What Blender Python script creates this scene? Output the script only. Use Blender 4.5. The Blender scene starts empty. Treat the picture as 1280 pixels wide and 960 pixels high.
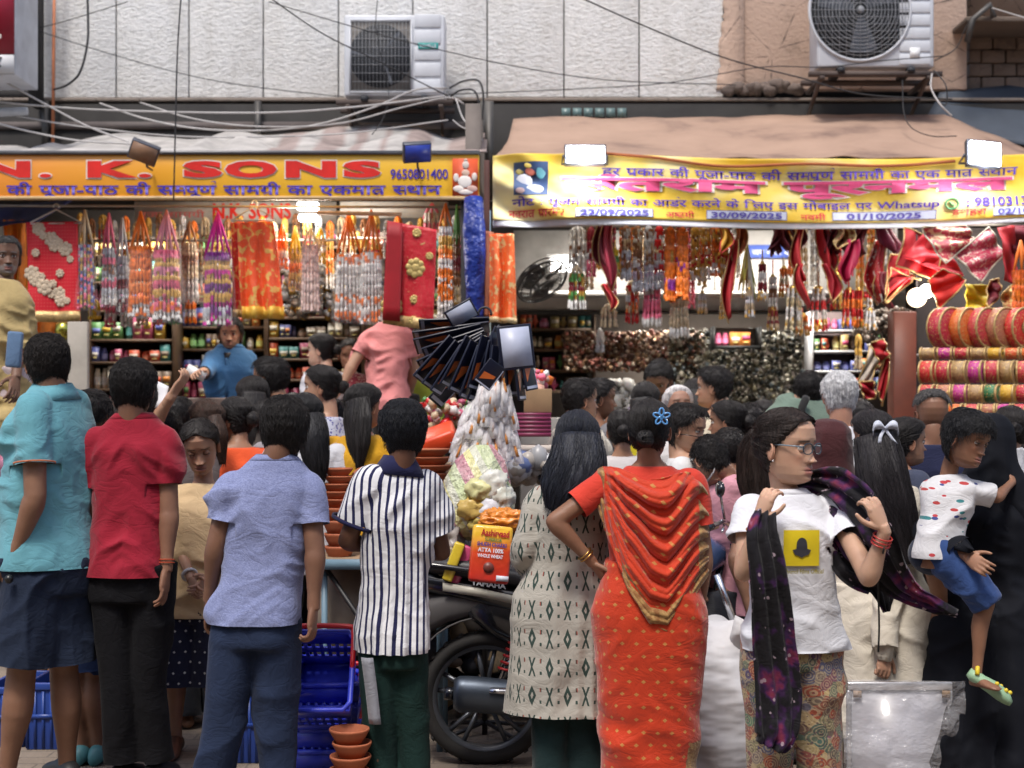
import bpy, math, random
import numpy as np
from mathutils import Vector, Matrix
PI = math.pi
SC = bpy.context.scene
COL = SC.collection
rnd = random.Random(7)
# ------------------------------------------------------------------ camera, world, light
F, HZ, CAMZ = 1778.0, 520.0, 1.5        # focal length in photo pixels, horizon row, eye height
cam = bpy.data.cameras.new('camera'); cam.lens = 50; cam.sensor_width = 36
cam.shift_y = (HZ - 480) / 1280; cam.clip_end = 400; cam.clip_start = 0.05
cam.dof.use_dof = True; cam.dof.focus_distance = 5.3; cam.dof.aperture_fstop = 3.2
camo = bpy.data.objects.new('camera', cam); COL.objects.link(camo)
camo.location = (0, 0, CAMZ); camo.rotation_euler = (PI / 2, 0, 0); SC.camera = camo
W = bpy.data.worlds.new('World'); SC.world = W; W.use_nodes = True
_nt = W.node_tree; _sky = _nt.nodes.new('ShaderNodeTexSky'); _sky.sky_type = 'NISHITA'; _sky.sun_disc = False
SUN_EL, SUN_AZ = math.radians(62), math.radians(200)
_sky.sun_elevation = SUN_EL; _sky.sun_rotation = SUN_AZ; _sky.dust_density = 3.0
_nt.links.new(_sky.outputs[0], _nt.nodes['Background'].inputs[0]); _nt.nodes['Background'].inputs[1].default_value = 0.125
sun = bpy.data.lights.new('sun', 'SUN'); sun.energy = 1.7; sun.angle = math.radians(14); sun.color = (1, .95, .88)
suno = bpy.data.objects.new('sun', sun); COL.objects.link(suno)
suno.rotation_euler = Vector((-math.sin(SUN_AZ) * math.cos(SUN_EL), -math.cos(SUN_AZ) * math.cos(SUN_EL), -math.sin(SUN_EL))).to_track_quat('-Z', 'Y').to_euler()
SC.view_settings.view_transform = 'Standard'; SC.view_settings.look = 'None'
SC.view_settings.exposure = 0.72; SC.view_settings.gamma = 1
SC.cycles.max_bounces = 5; SC.cycles.transparent_max_bounces = 10; SC.cycles.use_denoising = True
SC.cycles.sample_clamp_indirect = 4; SC.cycles.caustics_reflective = False; SC.cycles.caustics_refractive = False
def P(px, py, D):
 return PG(px, py, D)
def PG(px, py, D):
 return np.array([(px - 640) * D / F, D, CAMZ + (HZ - py) * D / F])
def S(D): return F / D
# ------------------------------------------------------------------ numpy noise
def _h(ix, iy, iz, s):
 n = (ix * 374761393 + iy * 668265263 + iz * 2147483647 + s * 974634777) & 0xffffffff
 n = ((n ^ (n >> 13)) * 1274126177) & 0xffffffff
 return ((n ^ (n >> 16)) & 0xffff) / 65535.0
def noise(p, seed=0):
 p = np.asarray(p, float); i = np.floor(p).astype(np.int64); f = p - i; f = f * f * (3 - 2 * f)
 r = 0
 for a in (0, 1):
  for b in (0, 1):
   for c in (0, 1):
    w = (f[:, 0] if a else 1 - f[:, 0]) * (f[:, 1] if b else 1 - f[:, 1]) * (f[:, 2] if c else 1 - f[:, 2])
    r = r + w * _h(i[:, 0] + a, i[:, 1] + b, i[:, 2] + c, seed)
 return r * 2 - 1
def sst(x): x = np.clip(x, 0, 1); return x * x * (3 - 2 * x)
def nrm(v): v = np.asarray(v, float); return v / (np.linalg.norm(v) + 1e-12)
# ------------------------------------------------------------------ mesh builder
class MB:
 def __init__(s): s.V = []; s.Fc = []; s.n = 0; s.C = []; s.U = []
 def add(s, v, f, mi=0, col=None, uv=None):
  v = np.asarray(v, float).reshape(-1, 3); f = np.asarray(f, int) + s.n
  s.V.append(v); s.Fc.append((f, mi)); m = len(v); s.n += m
  c = np.ones((m, 3)) if col is None else np.broadcast_to(np.asarray(col, float), (m, 3))
  s.C.append(c); s.U.append(np.zeros((m, 2)) if uv is None else uv); return s
 def xf(s, M):
  M = np.array(M); s.V = [v @ M[:3, :3].T + M[:3, 3] for v in s.V]; return s
 def join(s, o):
  for (f, mi) in o.Fc: s.Fc.append((f + s.n, mi))
  s.V += o.V; s.C += o.C; s.U += o.U; s.n += o.n; return s
 def mesh(s, name, mats=(), smooth=False, off=(0, 0, 0), V=None):
  me = bpy.data.meshes.new(name); V = np.concatenate(s.V) if V is None else V
  V = V - np.asarray(off); me.vertices.add(len(V)); me.vertices.foreach_set('co', V.astype(np.float32).ravel())
  tot = sum(f.shape[0] for f, _ in s.Fc); lp = sum(f.size for f, _ in s.Fc)
  me.loops.add(lp); me.polygons.add(tot)
  me.loops.foreach_set('vertex_index', np.concatenate([f.ravel() for f, _ in s.Fc]).astype(np.int32))
  ln = np.concatenate([np.full(f.shape[0], f.shape[1]) for f, _ in s.Fc])
  me.polygons.foreach_set('loop_start', (np.cumsum(ln) - ln).astype(np.int32))
  me.polygons.foreach_set('material_index', np.concatenate([np.full(f.shape[0], mi) for f, mi in s.Fc]).astype(np.int32))
  C = np.concatenate(s.C)
  if not np.all(C == 1): setattrs(me, C)
  U = np.concatenate(s.U)
  if np.any(U): setuv(me, U)
  for m in mats: me.materials.append(m)
  me.update(calc_edges=True); me.validate()
  if smooth: me.polygons.foreach_set('use_smooth', np.ones(len(me.polygons), bool))
  return me
def setattrs(me, C):
 a = me.attributes.new('Col', 'FLOAT_COLOR', 'POINT')
 a.data.foreach_set('color', np.concatenate([C, np.ones((len(C), 1))], 1).astype(np.float32).ravel())
def setuv(me, U):
 a = me.attributes.new('puv', 'FLOAT_VECTOR', 'POINT')
 a.data.foreach_set('vector', np.concatenate([U, np.zeros((len(U), 1))], 1).astype(np.float32).ravel())
def getco(me):
 a = np.empty(len(me.vertices) * 3, np.float32); me.vertices.foreach_get('co', a); return a.reshape(-1, 3).astype(float)
def getno(me):
 a = np.empty(len(me.vertices) * 3, np.float32); me.vertex_normals.foreach_get('vector', a); return a.reshape(-1, 3).astype(float)
ORG = {}
def thing(name, label, cat, loc=(0, 0, 0), group=None):
 o = bpy.data.objects.new(name, None); COL.objects.link(o); o.location = tuple(float(a) for a in loc)
 o.empty_display_size = .05; tag(o, label, cat, group); ORG[o] = np.array(o.location); return o
def tag(o, label, cat, group=None, kind=None):
 if label: o['label'] = label
 if cat: o['category'] = cat
 if group: o['group'] = group
 if kind: o['kind'] = kind
 return o
def part(name, mb, m, parent=None, smooth=False, bevel=0, solid=0, local=False, loc=None, kind=None, sub=0):
 """link a builder (world coordinates) as one mesh object under its parent"""
 org = ORG.get(parent, np.zeros(3)) if parent is not None else (np.zeros(3) if loc is None else np.asarray(loc, float))
 mats = m if isinstance(m, (list, tuple)) else [m]
 me = mb if isinstance(mb, bpy.types.Mesh) else mb.mesh(name, mats, smooth, (0, 0, 0) if local else org)
 o = bpy.data.objects.new(name, me); COL.objects.link(o)
 if parent is not None: o.parent = parent; ORG[o] = org
 else: o.location = tuple(org); ORG[o] = org
 if bevel:
  b = o.modifiers.new('b', 'BEVEL'); b.width = bevel; b.segments = 2; b.limit_method = 'ANGLE'
 if solid:
  b = o.modifiers.new('s', 'SOLIDIFY'); b.thickness = solid; b.offset = 0
 if sub:
  b = o.modifiers.new('u', 'SUBSURF'); b.levels = sub; b.render_levels = sub
 if kind: o['kind'] = kind
 return o
def single(name, label, cat, mb, m, loc=None, group=None, **k):
 if loc is None: loc = np.concatenate(mb.V).mean(0)
 return tag(part(name, mb, m, None, loc=loc, **k), label, cat, group)
def copy_tree(o, parent=None):
 c = o.copy(); COL.objects.link(c); c.parent = parent
 if parent is not None: c.matrix_parent_inverse = o.matrix_parent_inverse.copy()
 for ch in o.children: copy_tree(ch, c)
 return c
# ------------------------------------------------------------------ primitives
def rotm(rx=0, ry=0, rz=0): return np.array(Matrix.Rotation(rz, 3, 'Z') @ Matrix.Rotation(ry, 3, 'Y') @ Matrix.Rotation(rx, 3, 'X'))
_BF = [[0, 3, 2, 1], [4, 5, 6, 7], [0, 1, 5, 4], [1, 2, 6, 5], [2, 3, 7, 6], [3, 0, 4, 7]]
def box(c, s, R=None, mb=None, mi=0, col=None):
 mb = mb or MB(); h = np.asarray(s, float) / 2
 v = np.array([[-1, -1, -1], [1, -1, -1], [1, 1, -1], [-1, 1, -1], [-1, -1, 1], [1, -1, 1], [1, 1, 1], [-1, 1, 1]]) * h
 if R is not None: v = v @ np.asarray(R).T
 return mb.add(v + np.asarray(c), _BF, mi, col)
def ringfaces(m, n, closed=True):
 i, j = np.meshgrid(np.arange(m - 1), np.arange(n if closed else n - 1), indexing='ij'); i = i.ravel(); j = j.ravel(); k = (j + 1) % n
 return np.stack([i * n + j, i * n + k, (i + 1) * n + k, (i + 1) * n + j], 1)
def loft(R, mb=None, caps=True, mi=0, col=None, uv=None):
 mb = mb or MB(); R = np.asarray(R, float); m, n = R.shape[:2]
 f = ringfaces(m, n); b = mb.n
 V = R.reshape(-1, 3)
 if caps:
  V = np.concatenate([V, [R[0].mean(0), R[-1].mean(0)]])
  if col is not None and np.ndim(col) == 2: col = np.concatenate([np.asarray(col), np.asarray(col)[:1], np.asarray(col)[-1:]])
 mb.add(V, f, mi, col, uv)
 if caps:
  j = np.arange(n); k = (j + 1) % n; n0 = b + m * n
  mb.Fc.append((np.stack([b + k, b + j, np.full(n, n0)], 1), mi))
  mb.Fc.append((np.stack([b + (m - 1) * n + j, b + (m - 1) * n + k, np.full(n, n0 + 1)], 1), mi))
 return mb
def frames(P_, up=None):
 P_ = np.asarray(P_, float); T = np.gradient(P_, axis=0); T /= np.linalg.norm(T, axis=1)[:, None] + 1e-12
 a = np.array(up if up is not None else ((0, 0, 1) if abs(T[0][2]) < .9 else (0, 1, 0)), float); N = []
 for t in T:
  a = a - t * a.dot(t); a = a / (np.linalg.norm(a) + 1e-12); N.append(a)
 N = np.array(N); return T, N, np.cross(T, N)
def tube(P_, r, n=8, mb=None, caps=True, up=None, mi=0, col=None, asp=1.0, rnd_caps=False):
 P_ = np.asarray(P_, float); r = np.broadcast_to(np.asarray(r, float), (len(P_),)).copy()
 if rnd_caps:
  d0 = nrm(P_[0] - P_[1]); d1 = nrm(P_[-1] - P_[-2])
  P_ = np.concatenate([[P_[0] + d0 * r[0] * .9], [P_[0] + d0 * r[0] * .6], P_, [P_[-1] + d1 * r[-1] * .6], [P_[-1] + d1 * r[-1] * .9]])
  r = np.concatenate([[r[0] * .35], [r[0] * .8], r, [r[-1] * .8], [r[-1] * .35]])
 T, N, B = frames(P_, up); a = np.linspace(0, 2 * PI, n, endpoint=False)
 R = P_[:, None] + r[:, None, None] * (np.cos(a)[None, :, None] * N[:, None] * asp + np.sin(a)[None, :, None] * B[:, None])
 return loft(R, mb, caps, mi, col)
def spline(pts, n=24):
 p = np.asarray(pts, float); m = len(p)
 q = np.concatenate([[2 * p[0] - p[1]], p, [2 * p[-1] - p[-2]]]); t = np.linspace(0, m - 1 - 1e-9, n); i = t.astype(int); f = (t - i)[:, None]
 a, b, c, d = q[i], q[i + 1], q[i + 2], q[i + 3]
 return .5 * (2 * b + (c - a) * f + (2 * a - 5 * b + 4 * c - d) * f ** 2 + (3 * b - a - 3 * c + d) * f ** 3)
def ball(c, r, nu=16, nv=10, R=None, mb=None, mi=0, col=None):
 mb = mb or MB(); r = np.broadcast_to(np.asarray(r, float), (3,)); ph = np.linspace(.02, PI - .02, nv); th = np.linspace(0, 2 * PI, nu, endpoint=False)
 v = np.stack([np.sin(ph)[:, None] * np.cos(th), np.sin(ph)[:, None] * np.sin(th), -np.cos(ph)[:, None] * np.ones(nu)], -1) * r
 if R is not None: v = v @ np.asarray(R).T
 return loft(v + np.asarray(c), mb, True, mi, col)
def lathe(prof, c=(0, 0, 0), n=20, mb=None, R=None, mi=0, col=None, caps=False):
 mb = mb or MB(); pr = np.asarray(prof, float); a = np.linspace(0, 2 * PI, n, endpoint=False)
 v = np.stack([pr[:, :1] * np.cos(a), pr[:, :1] * np.sin(a), pr[:, 1:] * np.ones(n)], -1)
 if R is not None: v = v @ np.asarray(R).T
 return loft(v + np.asarray(c), mb, caps, mi, col)
def sheet(G, mb=None, mi=0, col=None, uv=None):
 mb = mb or MB(); G = np.asarray(G, float); m, n = G.shape[:2]
 return mb.add(G.reshape(-1, 3), ringfaces(m, n, False), mi, col, uv)
def bil(p00, p10, p11, p01, nu, nv):
 u = np.linspace(0, 1, nu)[None, :, None]; v = np.linspace(0, 1, nv)[:, None, None]
 a, b, c, d = map(lambda q: np.asarray(q, float), (p00, p10, p11, p01))
 return (a * (1 - u) + b * u) * (1 - v) + (d * (1 - u) + c * u) * v
# ------------------------------------------------------------------ materials
class NT:
 def __init__(s, name):
  s.m = bpy.data.materials.new(name); s.m.use_nodes = True; s.t = s.m.node_tree; s.b = s.t.nodes['Principled BSDF']; s.out = s.t.nodes['Material Output']
 def n(s, ty, **k):
  x = s.t.nodes.new(ty)
  for a, b in k.items(): setattr(x, a, b)
  return x
 def ln(s, a, b): s.t.links.new(a, b)
 def put(s, sock, v):
  if isinstance(v, bpy.types.NodeSocket): s.ln(v, sock)
  elif isinstance(v, (tuple, list)) and len(v) == 3 and sock.type == 'RGBA': sock.default_value = (*v, 1)
  else: sock.default_value = v
 def math(s, op, a, b=0.0, c=None, clamp=False):
  x = s.n('ShaderNodeMath', operation=op); x.use_clamp = clamp; s.put(x.inputs[0], a); s.put(x.inputs[1], b)
  if c is not None: s.put(x.inputs[2], c)
  return x.outputs[0]
 def mix(s, f, a, b, bt='MIX'):
  x = s.n('ShaderNodeMix', data_type='RGBA', blend_type=bt); s.put(x.inputs[0], f); s.put(x.inputs[6], a); s.put(x.inputs[7], b); return x.outputs[2]
 def obj(s): return s.n('ShaderNodeTexCoord').outputs['Object']
 def puv(s): return s.n('ShaderNodeAttribute', attribute_name='puv').outputs['Vector']
 def sep(s, v): x = s.n('ShaderNodeSeparateXYZ'); s.ln(v, x.inputs[0]); return x.outputs[0], x.outputs[1], x.outputs[2]
 def mapv(s, v, sc): x = s.n('ShaderNodeMapping'); s.ln(v, x.inputs[0]); x.inputs['Scale'].default_value = sc; return x.outputs[0]
 def noise(s, v, sc, det=3, rough=.55, out=0):
  x = s.n('ShaderNodeTexNoise'); s.ln(v, x.inputs['Vector']); x.inputs['Scale'].default_value = sc; x.inputs['Detail'].default_value = det; x.inputs['Roughness'].default_value = rough; return x.outputs[out]
 def vor(s, v, sc, feat='F1', out='Distance'):
  x = s.n('ShaderNodeTexVoronoi', feature=feat); s.ln(v, x.inputs['Vector']); x.inputs['Scale'].default_value = sc; return x.outputs[out]
 def ramp(s, f, stops, interp='LINEAR'):
  x = s.n('ShaderNodeValToRGB'); s.ln(f, x.inputs[0]); e = x.color_ramp.elements; x.color_ramp.interpolation = interp
  while len(e) < len(stops): e.new(.5)
  for i, (p, c) in enumerate(stops): e[i].position = p; e[i].color = (*c, 1) if len(c) == 3 else c
  return x.outputs[0]
 def bump(s, h, st=.5, dist=.01, nrm_=None):
  x = s.n('ShaderNodeBump'); s.put(x.inputs['Height'], h); x.inputs['Strength'].default_value = st; x.inputs['Distance'].default_value = dist
  if nrm_ is not None: s.ln(nrm_, x.inputs['Normal'])
  return x.outputs[0]
 def fin(s, col=None, rough=None, metal=None, normal=None, **k):
  if col is not None: s.put(s.b.inputs['Base Color'], col)
  if rough is not None: s.put(s.b.inputs['Roughness'], rough)
  if metal is not None: s.put(s.b.inputs['Metallic'], metal)
  if normal is not None: s.ln(normal, s.b.inputs['Normal'])
  for a, b in k.items(): s.put(s.b.inputs[a.replace('_', ' ')], b)
  return s.m
_MC = {}
def wrinkle(t, o, nm=None):
 w = t.n('ShaderNodeTexNoise'); t.ln(t.mapv(o, (1, 1, 1.5)), w.inputs['Vector']); w.inputs['Scale'].default_value = 9; w.inputs['Detail'].default_value = 3; w.inputs['Distortion'].default_value = 1.6
 h = t.math('ABSOLUTE', t.math('SUBTRACT', w.outputs[0], .5)); h = t.math('POWER', h, .6); return t.bump(h, .30, .014, nm)
def mat(name, col=(.5, .5, .5), rough=.7, metal=0, var=.25, vs=6, bump=0, bs=60, bd=.004, attr=False, emit=None, es=1, alpha=None, trans=None, sheen=0, spec=.5, coat=0):
 key = (name,)
 if key in _MC: return _MC[key]
 t = NT(name); c = t.n('ShaderNodeAttribute', attribute_name='Col').outputs['Color'] if attr else None
 o = t.obj(); base = c if attr else tuple(col)
 if var:
  f = t.noise(o, vs, 4); f2 = t.ramp(f, [(.3, (1 - var,) * 3), (.7, (1 + var * .25,) * 3)]); base = t.mix(1.0, base, f2, 'MULTIPLY')
 nm = None
 if bump: nm = t.bump(t.noise(o, bs, 3), bump, bd)
 if sheen: nm = wrinkle(t, o, nm)
 k = {}
 if emit: k['Emission_Color'] = emit; k['Emission_Strength'] = float(es)
 if alpha is not None: k['Alpha'] = float(alpha)
 if trans: k['Transmission_Weight'] = float(trans)
 if sheen: k['Sheen_Weight'] = float(sheen)
 if coat: k['Coat_Weight'] = float(coat)
 k['Specular_IOR_Level'] = float(spec)
 _MC[key] = t.fin(base, float(rough), float(metal), nm, **k); return _MC[key]
def cmat(rough=.7, metal=0, bump=0, name=None, **k):
 return mat(name or 'tinted_%g_%g_%g' % (rough, metal, bump), attr=True, rough=rough, metal=metal, bump=bump, **k)
# ------------------------------------------------------------------ text (flat print a few mm proud of its board)
_GC = {}
def glyphs(txt, size=1.0, bold=0.0):
 k = (txt, size, bold)
 if k not in _GC: _GC[k] = _glyphs(txt, size, bold)
 return _GC[k]
def _glyphs(txt, size, bold):
 c = bpy.data.curves.new('lettering', 'FONT'); c.body = txt; c.size = size; c.offset = bold; c.resolution_u = 3
 o = bpy.data.objects.new('lettering', c); COL.objects.link(o); dg = bpy.context.evaluated_depsgraph_get(); dg.update()
 me = o.evaluated_get(dg).to_mesh(); me.calc_loop_triangles()
 v = getco(me) if len(me.vertices) else np.zeros((0, 3)); tr = np.empty(len(me.loop_triangles) * 3, np.int32); me.loop_triangles.foreach_get('vertices', tr)
 o.evaluated_get(dg).to_mesh_clear(); bpy.data.objects.remove(o); bpy.data.curves.remove(c)
 return v, tr.reshape(-1, 3)
_ADV = {}
def adv(ch):
 if ch not in _ADV:
  a, _ = glyphs('|' + ch + '|'); b, _ = glyphs('||'); _ADV[ch] = (a[:, 0].max() - b[:, 0].max())
 return _ADV[ch]
def clipx(v, f, xm):
 """cut off everything right of xm (the stem a half letter loses)"""
 if not len(v): return v, f
 v = v.copy(); keep = ~np.all(v[f][:, :, 0] > xm, axis=1); v[:, 0] = np.minimum(v[:, 0], xm); return v, f[keep]
MARKS = set('ुूेैंृँ')
def hindi(txt, bold=.012):
 """devanagari without a shaping engine: '~' halves the letter before it, '^' puts a reph over it, '/' a stroke below it"""
 V = []; Fs = []; n = 0; x = 0; i = 0; last = 0
 while i < len(txt):
  ch = txt[i]; nx = txt[i + 1] if i + 1 < len(txt) else ''
  if ch == ' ': x += .34; i += 1; continue
  if ch == '^':
   q = np.array([[x - .16, .66], [x - .06, .70], [x - .01, .86], [x - .09, .95], [x - .2, .9]]); pts = np.c_[spline(np.c_[q, np.zeros(5)], 10)]
   w = .03; v = np.concatenate([pts + [w * .6, w, 0], pts - [w * .6, w, 0]]); f = [[a, a + 1, a + 11] for a in range(9)] + [[a, a + 11, a + 10] for a in range(9)]
   V.append(v); Fs.append(np.array(f) + n); n += len(v); i += 1; continue
  if ch == '/':
   v = np.array([[x - .13, .26, 0], [x - .13, .18, 0], [x - .4, .0, 0], [x - .44, .06, 0]]); V.append(v); Fs.append(np.array([[0, 1, 2], [0, 2, 3]]) + n); n += 4; i += 1; continue
  half = nx == '~'
  if ch in MARKS:
   v, f = glyphs(ch, 1, bold); v = v.copy(); v[:, 0] += x; a = 0
  else:
   v, f = glyphs(ch, 1, bold); v = v.copy(); a = adv(ch)
   if half: a = a - .115; v, f = clipx(v, f, a)
   v[:, 0] += x
  V.append(v); Fs.append(f + n); n += len(v); x += a; i += 2 if half else 1
 return np.concatenate(V), np.concatenate(Fs)
def fit_text(v, f, o, ux, uy, w, h, mb=None, mi=0, col=None, warp=None, dz=None):
 """lay lettering into the box w x h at o along ux, uy; dz lifts it; warp(points) bends it with its cloth"""
 mb = mb or MB(); lo = v.min(0); hi = v.max(0); s = (v - lo) / np.maximum(hi - lo, 1e-9)
 p = np.asarray(o) + s[:, :1] * w * np.asarray(ux) + s[:, 1:2] * h * np.asarray(uy)
 if dz is not None: p = p + np.asarray(dz)
 if warp: p = warp(p)
 return mb.add(p, f, mi, col)
# ------------------------------------------------------------------ remeshed bodies
def remesh(mb, vox, smooth=3, name='m', fac=.5):
 me = mb.mesh(name); o = bpy.data.objects.new(name, me); COL.objects.link(o)
 r = o.modifiers.new('r', 'REMESH'); r.mode = 'VOXEL'; r.voxel_size = vox; r.use_smooth_shade = True
 if smooth: s = o.modifiers.new('s', 'SMOOTH'); s.factor = fac; s.iterations = smooth
 dg = bpy.context.evaluated_depsgraph_get(); dg.update(); out = bpy.data.meshes.new_from_object(o.evaluated_get(dg), depsgraph=dg)
 bpy.data.objects.remove(o); bpy.data.meshes.remove(me); return out
def mesh_arrays(me):
 n = len(me.polygons); lt = np.empty(n, np.int32); me.polygons.foreach_get('loop_total', lt); li = np.empty(len(me.loops), np.int32); me.loops.foreach_get('vertex_index', li)
 ls = np.cumsum(lt) - lt; out = []
 for k in (3, 4):
  m = np.where(lt == k)[0]
  if len(m): out.append(li[ls[m][:, None] + np.arange(k)])
 return getco(me), out
def curves(name, P_, r, m, parent):
 """P_ (n strands, k points, 3)"""
 P_ = np.asarray(P_) - ORG.get(parent, 0); n, k = P_.shape[:2]
 c = bpy.data.hair_curves.new(name); c.add_curves([k] * n)
 c.position_data.foreach_set('vector', P_.astype(np.float32).ravel())
 a = c.attributes.get('radius') or c.attributes.new('radius', 'FLOAT', 'POINT'); rr = np.tile(np.linspace(1, .35, k), n) * r; a.data.foreach_set('value', rr.astype(np.float32))
 c.materials.append(m); o = bpy.data.objects.new(name, c); COL.objects.link(o); o.parent = parent; ORG[o] = ORG.get(parent); return o
# ------------------------------------------------------------------ people
def G(x, s): return np.exp(-(x / s) ** 2)
_hz = np.array([-.122, -.112, -.100, -.085, -.06, -.03, 0, .03, .06, .085, .102, .112])
_hf = np.array([.030, .062, .083, .087, .084, .082, .082, .090, .087, .070, .043, .004])
_hb = np.array([-.030, -.012, -.020, -.040, -.066, -.084, -.094, -.099, -.095, -.078, -.052, -.004])
_hw = np.array([.012, .030, .044, .054, .063, .069, .0725, .074, .069, .053, .034, .004])
def headsurf(z, t, fem=0, nose=1.):
 """head surface: z above eye level, t angle from the face (0) to the back (pi)"""
 f = np.interp(z, _hz, _hf); b = np.interp(z, _hz, _hb); w = np.interp(z, _hz, _hw) * (1 - .05 * fem)
 c = np.cos(t); s = np.sin(t); m = (f + b) / 2 * .35 + .0
 y = np.where(c > 0, m + (f - m) * np.abs(c) ** .9, m - (m - b) * np.abs(c) ** .95); x = w * np.sign(s) * np.abs(s) ** .85
 fr = np.clip(c, 0, 1) ** .5; ax = np.abs(x); k = 0
 rz = np.clip((-z) / .042, 0, 1); amp = np.where((z < .012) & (z > -.046), .003 + .020 * rz ** 1.2, 0) * sst((.018 - z) / .012) * sst((z + .052) / .010)
 k = k + nose * amp * G(x, .0085 + .006 * rz) + nose * .010 * G(ax - .0125, .006) * G(z + .042, .0075)
 k = k + .0060 * G(z + .0655, .0055) * G(x, .022) + .0075 * G(z + .0775, .006) * G(x, .019) - .004 * G(z + .0715, .0018) * G(x, .022) - .003 * G(z + .088, .006) * G(x, .02)
 k = k + .006 * G(z + .104, .012) * G(x, .018) - .013 * G(ax - .031, .014) * G(z + .001, .011) + .0045 * G(z - .019, .008) * G(ax - .03, .02) + .004 * G(ax - .045, .014) * G(z + .028, .014)
 k = k - .003 * G(z + .055, .01) * G(x, .006)
 return x, y + k * fr, z
def hframe(yaw, pitch, roll):
 y = math.radians(yaw); f = np.array([math.sin(y), math.cos(y), 0]); r = np.array([math.cos(y), -math.sin(y), 0]); u = np.array([0, 0, 1.])
 p = math.radians(pitch); f, u = f * math.cos(p) + u * math.sin(p), u * math.cos(p) - f * math.sin(p)
 q = math.radians(roll); r, u = r * math.cos(q) - u * math.sin(q), u * math.cos(q) + r * math.sin(q)
 return np.stack([r, f, u], 1)              # columns: head x, y, z in the world
def hand(mb, wr, d, n, side, k=1., curl=30, spread=1., thumb=.75):
 d = nrm(d); n = nrm(n - d * np.dot(n, d)); s = np.cross(d, n) * side
 def fr(p0, dd, L, cu, r0, c0=.35):
  pts = [p0]; a = math.radians(cu * c0); x = p0
  for i, q in enumerate((.45, .32, .23)):
   v = dd * math.cos(a) + n * math.sin(a); x = x + v * L * q; pts.append(x); a += math.radians(cu)
  P_ = spline(pts, 8); tube(P_, np.linspace(r0, r0 * .72, 8), 8, mb, rnd_caps=True)
 L = .085 * k; R = []
 a = np.linspace(0, 2 * PI, 14, endpoint=False)
 for t, w, h in ((-.25, .024, .019), (0, .026, .018), (.35, .034, .017), (.75, .040, .0155), (1.0, .039, .012), (1.08, .032, .007)):
  c = wr + d * L * t + n * .004 * k * math.sin(t * 2); R.append(c + (np.cos(a)[:, None] * s * w + np.sin(a)[:, None] * n * h) * k)
 loft(R, mb)
 for o, l, cu in ((.029, .072, curl * .9), (.010, .080, curl), (-.010, .075, curl * 1.08), (-.028, .060, curl * 1.15)):
  fr(wr + d * L * .98 + s * o * k, nrm(d + s * o * 2.2 * spread), l * k, cu, .0088 * k)
 b = wr + d * L * .15 + s * .022 * k + n * .004 * k; tv = nrm(d * .75 + s * thumb + n * .35)
 tube(spline([b, b + tv * .035 * k, b + tv * .06 * k + d * .008 * k, b + tv * .072 * k + d * .026 * k], 8), np.linspace(.013, .008, 8) * k, 8, mb, rnd_caps=True)
_US = np.array([.43, .47, .52, .57, .62, .68, .74, .775, .797, .819, .842, .866])
_WM = np.array([.088, .098, .100, .094, .090, .094, .101, .104, .103, .088, .060, .036])
_WF = np.array([.100, .110, .108, .094, .080, .083, .090, .093, .092, .077, .050, .030])
_DM = np.array([.060, .070, .070, .066, .062, .068, .074, .070, .062, .052, .042, .034])
class Fig: pass
def skeleton(cx, crown, D, yaw, base, J, H=None, sw=1.):
 g = Fig(); X = P(cx, crown, D); zc = X[2]
 g.H = H or (zc - base); g.base = base if H is None else zc - H; H = g.H; g.yaw = yaw
 y = math.radians(yaw); g.f = np.array([math.sin(y), math.cos(y), 0]); g.r = np.array([math.cos(y), -math.sin(y), 0]); g.u = np.array([0, 0, 1.])
 g.o = np.array([X[0], D, g.base]); g.hs = .95 * J.get('hk', 1) * (H / 1.68) ** .45; g.D = D
 L = lambda r, f, u: g.o + g.r * r * H + g.f * f * H + g.u * u * H
 flip = 1 if g.r[0] >= 0 else -1            # +1: the person's right is at the right of the picture
 g.flip = flip
 j = {'hip': L(0, 0, .52), 'nk': L(0, -.012, .845), 'hd': L(0, .012, 1) - g.u * .112 * g.hs}
 for nm, sg in (('L', -1), ('R', 1)):
  e = sg * flip
  j['sh' + nm] = L(e * .100 * sw, -.008, .812); j['el' + nm] = L(e * .138 * sw, -.03, .635); j['wr' + nm] = L(e * .145 * sw, .02, .485)
  j['th' + nm] = L(e * .052, 0, .50); j['kn' + nm] = L(e * .058, .012, .285); j['an' + nm] = L(e * .06, -.02, .045)
 for k, v in J.items():
  if k in j: j[k] = P(v[0], v[1], D + (v[2] if len(v) > 2 else 0))
 if 'dx' in J:                              # shift of the shoulders/neck with a leaning trunk
  for k in ('nk', 'hd', 'shL', 'shR', 'elL', 'elR', 'wrL', 'wrR'): j[k] = j[k] + g.r * J['dx'][0] + g.f * J['dx'][1]
 j['hd'][2] = zc - .116 * g.hs
 g.j = j; return g
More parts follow.
